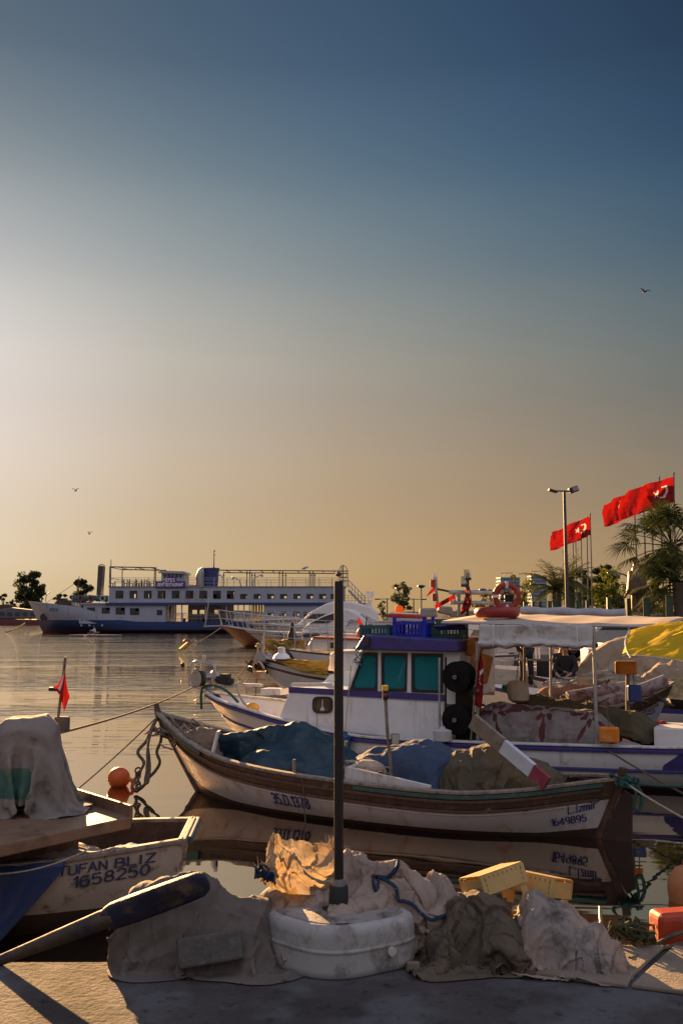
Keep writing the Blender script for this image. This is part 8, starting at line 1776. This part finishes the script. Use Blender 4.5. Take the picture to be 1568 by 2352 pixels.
box_thing(*[d5(755,0)[0], d5(832,0)[0], d5(0,432)[1], d5(0,612)[1]], 25, MWHITE, 'white box with a red foot left of the rusty yellow box under the canopy'); box_thing(d5(832,0)[0], d5(926,0)[0], d5(0,436)[1], d5(0,580)[1], 25.5, mat('rusty_yellow_box', (.34,.22,.07), .6, dirt=(.2,.09,.03), damt=.4), 'rusty yellow box between two white boxes under the canopy'); box_thing(d5(928,0)[0], d5(1050,0)[0], d5(0,438)[1], d5(0,610)[1], 24.5, MWHITE_OLD, 'large white box with a rope hook beside the yellow tarp')
box_thing(d5(905,0)[0], d5(1010,0)[0], d5(0,388)[1], d5(0,432)[1], 26, MGRNC, 'green crate on the box behind the yellow tarp corner')
# white chair
t = T('plastic_chair', 'white plastic garden chair behind the beige tent tarp', 'chair', at(*d5(310,705),24.6), .3); W_ = mat('white_chair_plastic', (.55,.52,.5), .5, bump=0)
mb = MB(); mb.box((0,0,.42), (.5,.48,.04)); mb.obj('seat', W_, t, bevel=.01)
for x in (-.22,.22):
    for y in (-.2,.2): mb = MB(); mb.box((x,y,.2), (.04,.04,.4)); mb.obj('leg', W_, t)
mb = MB(); mb.box((0,.23,.86), (.5,.04,.06)); mb.box((0,.23,.48), (.5,.04,.06))
for x in np.linspace(-.22,.22,6): mb.box((x,.23,.67), (.035,.03,.4))
mb.obj('backrest', W_, t)
# tarps and nets on the promenade
MTAN = mat('tan_tarp', (.27,.195,.125), .9, var=.15, vs=1, dirt=(.15,.11,.07), dscale=1.5, damt=.35, bump=.3, bs=12)
def mound(c, ext, size, seed, name, m, label, fl=QZ, amp=.05, n=44, rz=0, extra=()):
    P0 = sheet((c[0], c[1], c[2]+ext[2]+.25), size[0], size[1], n, int(n*.8), rz); q = np.random.default_rng(seed)
    cs = [c_ellipsoid(c, ext)]+[c_ellipsoid(np.array(c)+q.uniform(-1,1,3)*np.array(ext)*np.array([.8,.5,0]), np.array(ext)*q.uniform(.4,.65)) for _ in range(3)]+[c_floor(fl+.01)]
    return clth(P0, cs, name, m, label, amp, 4, seed, fr=None, grow=1.1, steps=70)
c = atx(1490,24.5,QZ); mound(c, (1.7,1.0,1.05), (5.0,3.2), 91, 'tan_tarp', MTAN, 'big tan tarp pile on the promenade under the yellow awning')
c = atx(1570,22,QZ); mound(c, (.9,.7,.55), (2.8,2.0), 92, 'tan_tarp', MTAN, 'lower tan tarp pile at the right edge of the promenade')
c = atx(1500,19,QZ); mound(c, (1.1,.6,.25), (3.2,1.8), 93, 'yellow_net', mat('yellow_brown_net', (.26,.19,.08), .95, var=.5, vs=6, dirt=(.10,.08,.05), damt=.4, dscale=8, bump=.9, bs=30), 'yellow brown fishing net spread on the quay right of the blue can', amp=.06)
c = atx(1390,22,QZ); mound(c, (.8,.5,.22), (2.4,1.6), 94, 'grey_net', mat('grey_net', (.14,.125,.11), .95, var=.5, vs=6, bump=.9, bs=30), 'grey fishing net spread on the quay between the canopy post and the wooden post', amp=.05)
c = atx(1300,23,QZ)
mb = MB(); q = np.random.default_rng(6)
for k in range(22): mb.box(atx(1380+q.uniform(-45,45), 20+q.uniform(-.8,.8), QZ+.05+q.uniform(0,.18)), tuple(q.uniform(.12,.35,3)), rz=q.uniform(0,3), rx=q.uniform(-.4,.4))
tag(mb.obj('rubble', mat('concrete_rubble', (.24,.18,.12), .9, var=.3, bump=.6), bevel=.02), 'heap of broken concrete on the quay edge behind the canopy post', 'rubble', kind='stuff')
# yellow awning: sunlit umbrella panel with white hem
MYEL = mat('yellow_awning', (.82,.56,.014), .6, var=.08, vs=2, bump=.1, bs=12, transl=.5)
t = T('yellow_awning', 'yellow parasol canopy with white piping reaching in from the right edge', 'parasol', atx(1660,10.2,QZ)); A = at(1690,1398,10.6); E0, E1, E2, E3 = at(1428,1502,11.3), at(1452,1447,11.3), at(1447,1505,10.5), at(1640,1530,9.7)
def panel(a, b, ap, sagv, n=18): return np.array([[ (a+(b-a)*s_)*(1-q)+ap*q+np.array([0,0,-sagv*math.sin(math.pi*s_)*(1-q)+.03*math.sin(q*7+s_*5)*(1-q)]) for q in np.linspace(0,1,n)] for s_ in np.linspace(0,1,n)])
G1 = panel(E1, E2, A, .0); G1[..., 0] -= .07*np.sin(np.linspace(0, math.pi, 18))[:, None]*np.linspace(1, 0, 18)[None]; G1 = wrinkle(G1, .012, 3, 3, 2); G2 = wrinkle(panel(E2, E3, A, .0), .012, 3, 4, 2)
MB().grid(G1).obj('panel', MYEL, t, smooth=True, w=True, ang=0); MB().grid(G2).obj('panel', MYEL, t, smooth=True, w=True, ang=0)
MB().grid(panel(E0, E1, A+(0,.6,-.1), .02, 10)).obj('panel', MYEL, t, smooth=True, w=True, ang=0)
for g_ in (G1, G2): MB().tube(g_[:, 0], .007, 6).obj('piping', mat('pale_piping', (.6,.52,.5), .7, bump=0), t, w=True)
for e in (E1, E2, E3, E0): MB().tube([A+(0,0,-.04), e+(0,0,-.03)], .009, 5).obj('rib', MSTEEL, t, w=True)
MB().tube([A, A*np.array([1,1,0])+np.array([0,0,.2])], .024, 8).obj('pole', MSTEEL, t, w=True)
# ------------------------------------------------------------------ people
MSKIN = mat('skin', (.30,.17,.11), .6, var=.1, bump=0); MDKCLOTH = mat('black_jacket', (.012,.012,.014), .9, var=.3, bump=.3); MDKTROUS = mat('dark_trousers', (.016,.018,.024), .9, var=.3, bump=.3); MHAIR = mat('dark_grey_hair', (.03,.026,.024), .8, bump=.5)
def person(label, base, rz, pose, scale=1.0, jacket=MDKCLOTH, trous=MDKTROUS, shirt=None):
    """pose: joint name -> (x, y, z) metres, x to the figure's left, y backwards, z up"""
    t = T('person', label, 'person', base, rz, 'people on the boats and quay'); J = {k: np.array(v, float)*scale for k, v in pose.items()}
    order = ['pelvis','waist','chest','neck','head','crown']; pts = [J[k] for k in order]; rad = [(.125,.10),(.12,.095),(.145,.105),(.055,.055),(.085,.092),(.06,.065)]; ed = [(0,1),(1,2),(2,3),(3,4),(4,5)]
    def chain(names, rs, root):
        prev = root
        for nme, r_ in zip(names, rs): pts.append(J[nme]); rad.append(r_); ed.append((prev, len(pts)-1)); prev = len(pts)-1
        return prev
    for s_ in ('l','r'):
        hnd = chain(['sh_'+s_,'el_'+s_,'wr_'+s_,'ha_'+s_], [.055,.045,.032,.036], 2); d = J['ha_'+s_]-J['wr_'+s_]; d /= np.linalg.norm(d)+1e-9; sd_ = np.cross(d, (0,0,1)); sd_ /= np.linalg.norm(sd_)+1e-9
        for k in range(4): a = J['ha_'+s_]+d*.04+sd_*(.03-.02*k); b = a+d*(.05+.012*(k in (1,2)))+np.array([0,0,-.02]); i0 = len(pts); pts.extend([a, b]); rad.extend([.010,.008]); ed.extend([(hnd, i0), (i0, i0+1)])
        a = J['wr_'+s_]+d*.035+sd_*.045; pts.extend([a, a+d*.045+np.array([0,0,-.015])]); rad.extend([.011,.009]); i0 = len(pts)-2; ed.extend([(hnd, i0), (i0, i0+1)])
        chain(['hip_'+s_,'kn_'+s_,'an_'+s_,'toe_'+s_], [.085,.058,.042,.036], 0)
    rad = [tuple(x*scale for x in r_) if isinstance(r_, tuple) else r_*scale for r_ in rad]
    skin_fig('body', pts, ed, rad, MSKIN, t)
    def cl_(name, names, rads, edges, m): skin_fig(name, [J[k] for k in names], edges, [tuple(x*scale for x in r_) if isinstance(r_, tuple) else r_*scale for r_ in rads], m, t)
    wa = lambda s_: J['el_'+s_]+(J['wr_'+s_]-J['el_'+s_])*.92; J['cu_l'], J['cu_r'] = wa('l'), wa('r'); J['col'] = J['chest']+(J['neck']-J['chest'])*.75
    J['tr_l'] = J['kn_l']+(J['an_l']-J['kn_l'])*.95; J['tr_r'] = J['kn_r']+(J['an_r']-J['kn_r'])*.95
    cl_('jacket', ['pelvis','waist','chest','col','sh_l','el_l','cu_l','sh_r','el_r','cu_r'], [(.155,.13),(.15,.125),(.175,.135),.085,.08,.066,.05,.08,.066,.05], [(0,1),(1,2),(2,3),(2,4),(4,5),(5,6),(2,7),(7,8),(8,9)], jacket)
    cl_('trousers', ['pelvis','hip_l','kn_l','tr_l','hip_r','kn_r','tr_r'], [(.15,.125),.105,.078,.062,.105,.078,.062], [(0,1),(1,2),(2,3),(0,4),(4,5),(5,6)], trous)
    hd, cr = J['head'], J['crown']; f = J.get('face', np.array([0,-1,0])*1.0); f = f/np.linalg.norm(f)
    mb = MB(); mb.ball(hd+np.array([0,0,.055])-f*.02, (.098*scale,.105*scale,.085*scale), 14, 10); mb.obj('hair', MHAIR, t, smooth=True)
    mb = MB(); mb.ball(hd+f*.10+np.array([0,0,-.005]), (.014,.02,.024), 8, 6)
    sdx = np.cross(f, (0,0,1))
    mb.ball(hd+sdx*.092, (.015,.025,.034), 8, 6); mb.ball(hd-sdx*.092, (.015,.025,.034), 8, 6); mb.obj('nose_and_ears', MSKIN, t, smooth=True)
    mb = MB(); mb.ball(hd+f*.088+sdx*.034+np.array([0,0,.022]), .011, 8, 6); mb.ball(hd+f*.088-sdx*.034+np.array([0,0,.022]), .011, 8, 6); mb.obj('eyes', MDARK, t); mb = MB(); mb.ball(hd+f*.088+np.array([0,0,-.048]), (.026,.012,.007), 8, 6); mb.obj('mouth', mat('lips', (.22,.08,.07), .5, bump=0), t)
    for s_ in ('l','r'): mb = MB(); a = J['an_'+s_]; b = J['toe_'+s_]; mb.ball((a+b)/2+np.array([0,0,-.035]), (.055,.14,.05), 10, 6); mb.obj('shoe', MBLACK, t, smooth=True)
    return t
sit = dict(pelvis=(0,0,.50), waist=(0,-.03,.66), chest=(0,-.08,.86), neck=(0,-.12,1.05), head=(0,-.17,1.17), crown=(0,-.18,1.25), sh_l=(.19,-.09,.95), el_l=(.26,-.16,.70), wr_l=(.16,-.38,.58), ha_l=(.12,-.45,.55), sh_r=(-.19,-.09,.95), el_r=(-.27,-.14,.70), wr_r=(-.17,-.38,.58), ha_r=(-.12,-.45,.55),
    hip_l=(.09,-.03,.49), kn_l=(.16,-.44,.50), an_l=(.17,-.42,.08), toe_l=(.18,-.56,.04), hip_r=(-.09,-.03,.49), kn_r=(-.15,-.44,.50), an_r=(-.16,-.40,.08), toe_r=(-.17,-.54,.04), face=(.0,-1,-.15))
stand = dict(pelvis=(0,0,.93), waist=(0,-.01,1.08), chest=(0,-.03,1.30), neck=(0,-.04,1.48), head=(0,-.07,1.60), crown=(0,-.07,1.69), sh_l=(.19,-.03,1.40), el_l=(.32,-.16,1.20), wr_l=(.45,-.36,1.08), ha_l=(.50,-.44,1.05), sh_r=(-.19,-.03,1.40), el_r=(-.25,.0,1.13), wr_r=(-.22,-.12,.88), ha_r=(-.21,-.15,.80),
    hip_l=(.09,0,.90), kn_l=(.11,-.02,.49), an_l=(.12,.02,.08), toe_l=(.14,-.14,.03), hip_r=(-.09,0,.90), kn_r=(-.10,-.02,.49), an_r=(-.11,.02,.08), toe_r=(-.14,-.13,.03), face=(.6,-.8,-.1))
b1 = at(*d5(575,770),24.0); b1[2] = .40; person('man in dark clothes with a blue shirt sitting on the open white boat, leaning forward', b1, R(-25), sit, .98)
b2 = at(*d5(660,770),24.6); b2[2] = .40; 
b3 = at(*d5(500,770),24.3); b3[2] = .42; person('man in a black jacket sitting left of the man with the blue shirt', b3, R(35), sit, 1.0, jacket=mat('charcoal_jacket', (.02,.018,.017), .9, bump=.3))
b4 = atx(d5(212,0)[0],24.2,0); b4[2] = at(*d5(212,735),24.2)[2]-.1; person('man in dark clothes standing with one hand on the white rail under the canopy', b4, R(15), stand, 1.0)
# dark cloth or bag hung on the rail
c = at(*d5(370,600),23.8); P0 = np.array([[at(*d5(310+110*a, 520+170*b+(60*(1-a)*b)), 23.8)+np.array([0,.03*math.sin(a*8),0]) for b in np.linspace(0,1,12)] for a in np.linspace(0,1,10)]); P0 = P0*1.0
tag(MB().grid(P0).obj('black_cloth', MDKCLOTH, None, smooth=True, solid=.01), 'black cloth hanging from the white rail beside the standing man', 'cloth')
# rower in a scull
rp = onz(220,1461,0); t = T('rowing_scull', 'long thin white rowing scull in front of the ship', 'boat', rp); Y = rp[1]; L1, L2 = atx(160,Y,0)[0]-rp[0], atx(282,Y,0)[0]-rp[0]
xs = np.linspace(L1, L2, 24); G_ = [[(x, .28*math.sin(math.pi*(i/23))**.5*math.cos(a), .10+.08*math.sin(a)) for a in np.linspace(0,2*math.pi,11)] for i, x in enumerate(xs)]; MB().grid(G_).obj('hull', MYGREY, t, smooth=True)
for s_ in (-1,1): mb = MB(); mb.tube([(.4,s_*.3,.5), (-.5,s_*2.4,.1), (-.55,s_*2.7,.02)], .025, 5); mb.box((-.6,s_*2.85,.03), (.1,.5,.16)); mb.obj('oar', MPALEWOOD, t)
rs_ = dict(sit); rs_.update(kn_l=(.13,-.45,.62), an_l=(.12,-.72,.40), toe_l=(.12,-.80,.50), kn_r=(-.13,-.45,.62), an_r=(-.12,-.72,.40), toe_r=(-.12,-.80,.50), el_l=(.28,-.2,.78), wr_l=(.30,-.48,.78), ha_l=(.30,-.56,.78), el_r=(-.28,-.2,.78), wr_r=(-.30,-.48,.78), ha_r=(-.30,-.56,.78))
pr = person('rower with long brown hair and a white top sitting in the scull', rp+np.array([-.05,0,-.15]), R(-90), rs_, 1.05, jacket=mat('white_top', (.6,.6,.62), .8, bump=0))
mb = MB(); mb.ball((0,-.10,1.10), (.13,.12,.22), 12, 8); mb.obj('hair', mat('brown_hair', (.12,.05,.02), .8), pr, smooth=True)
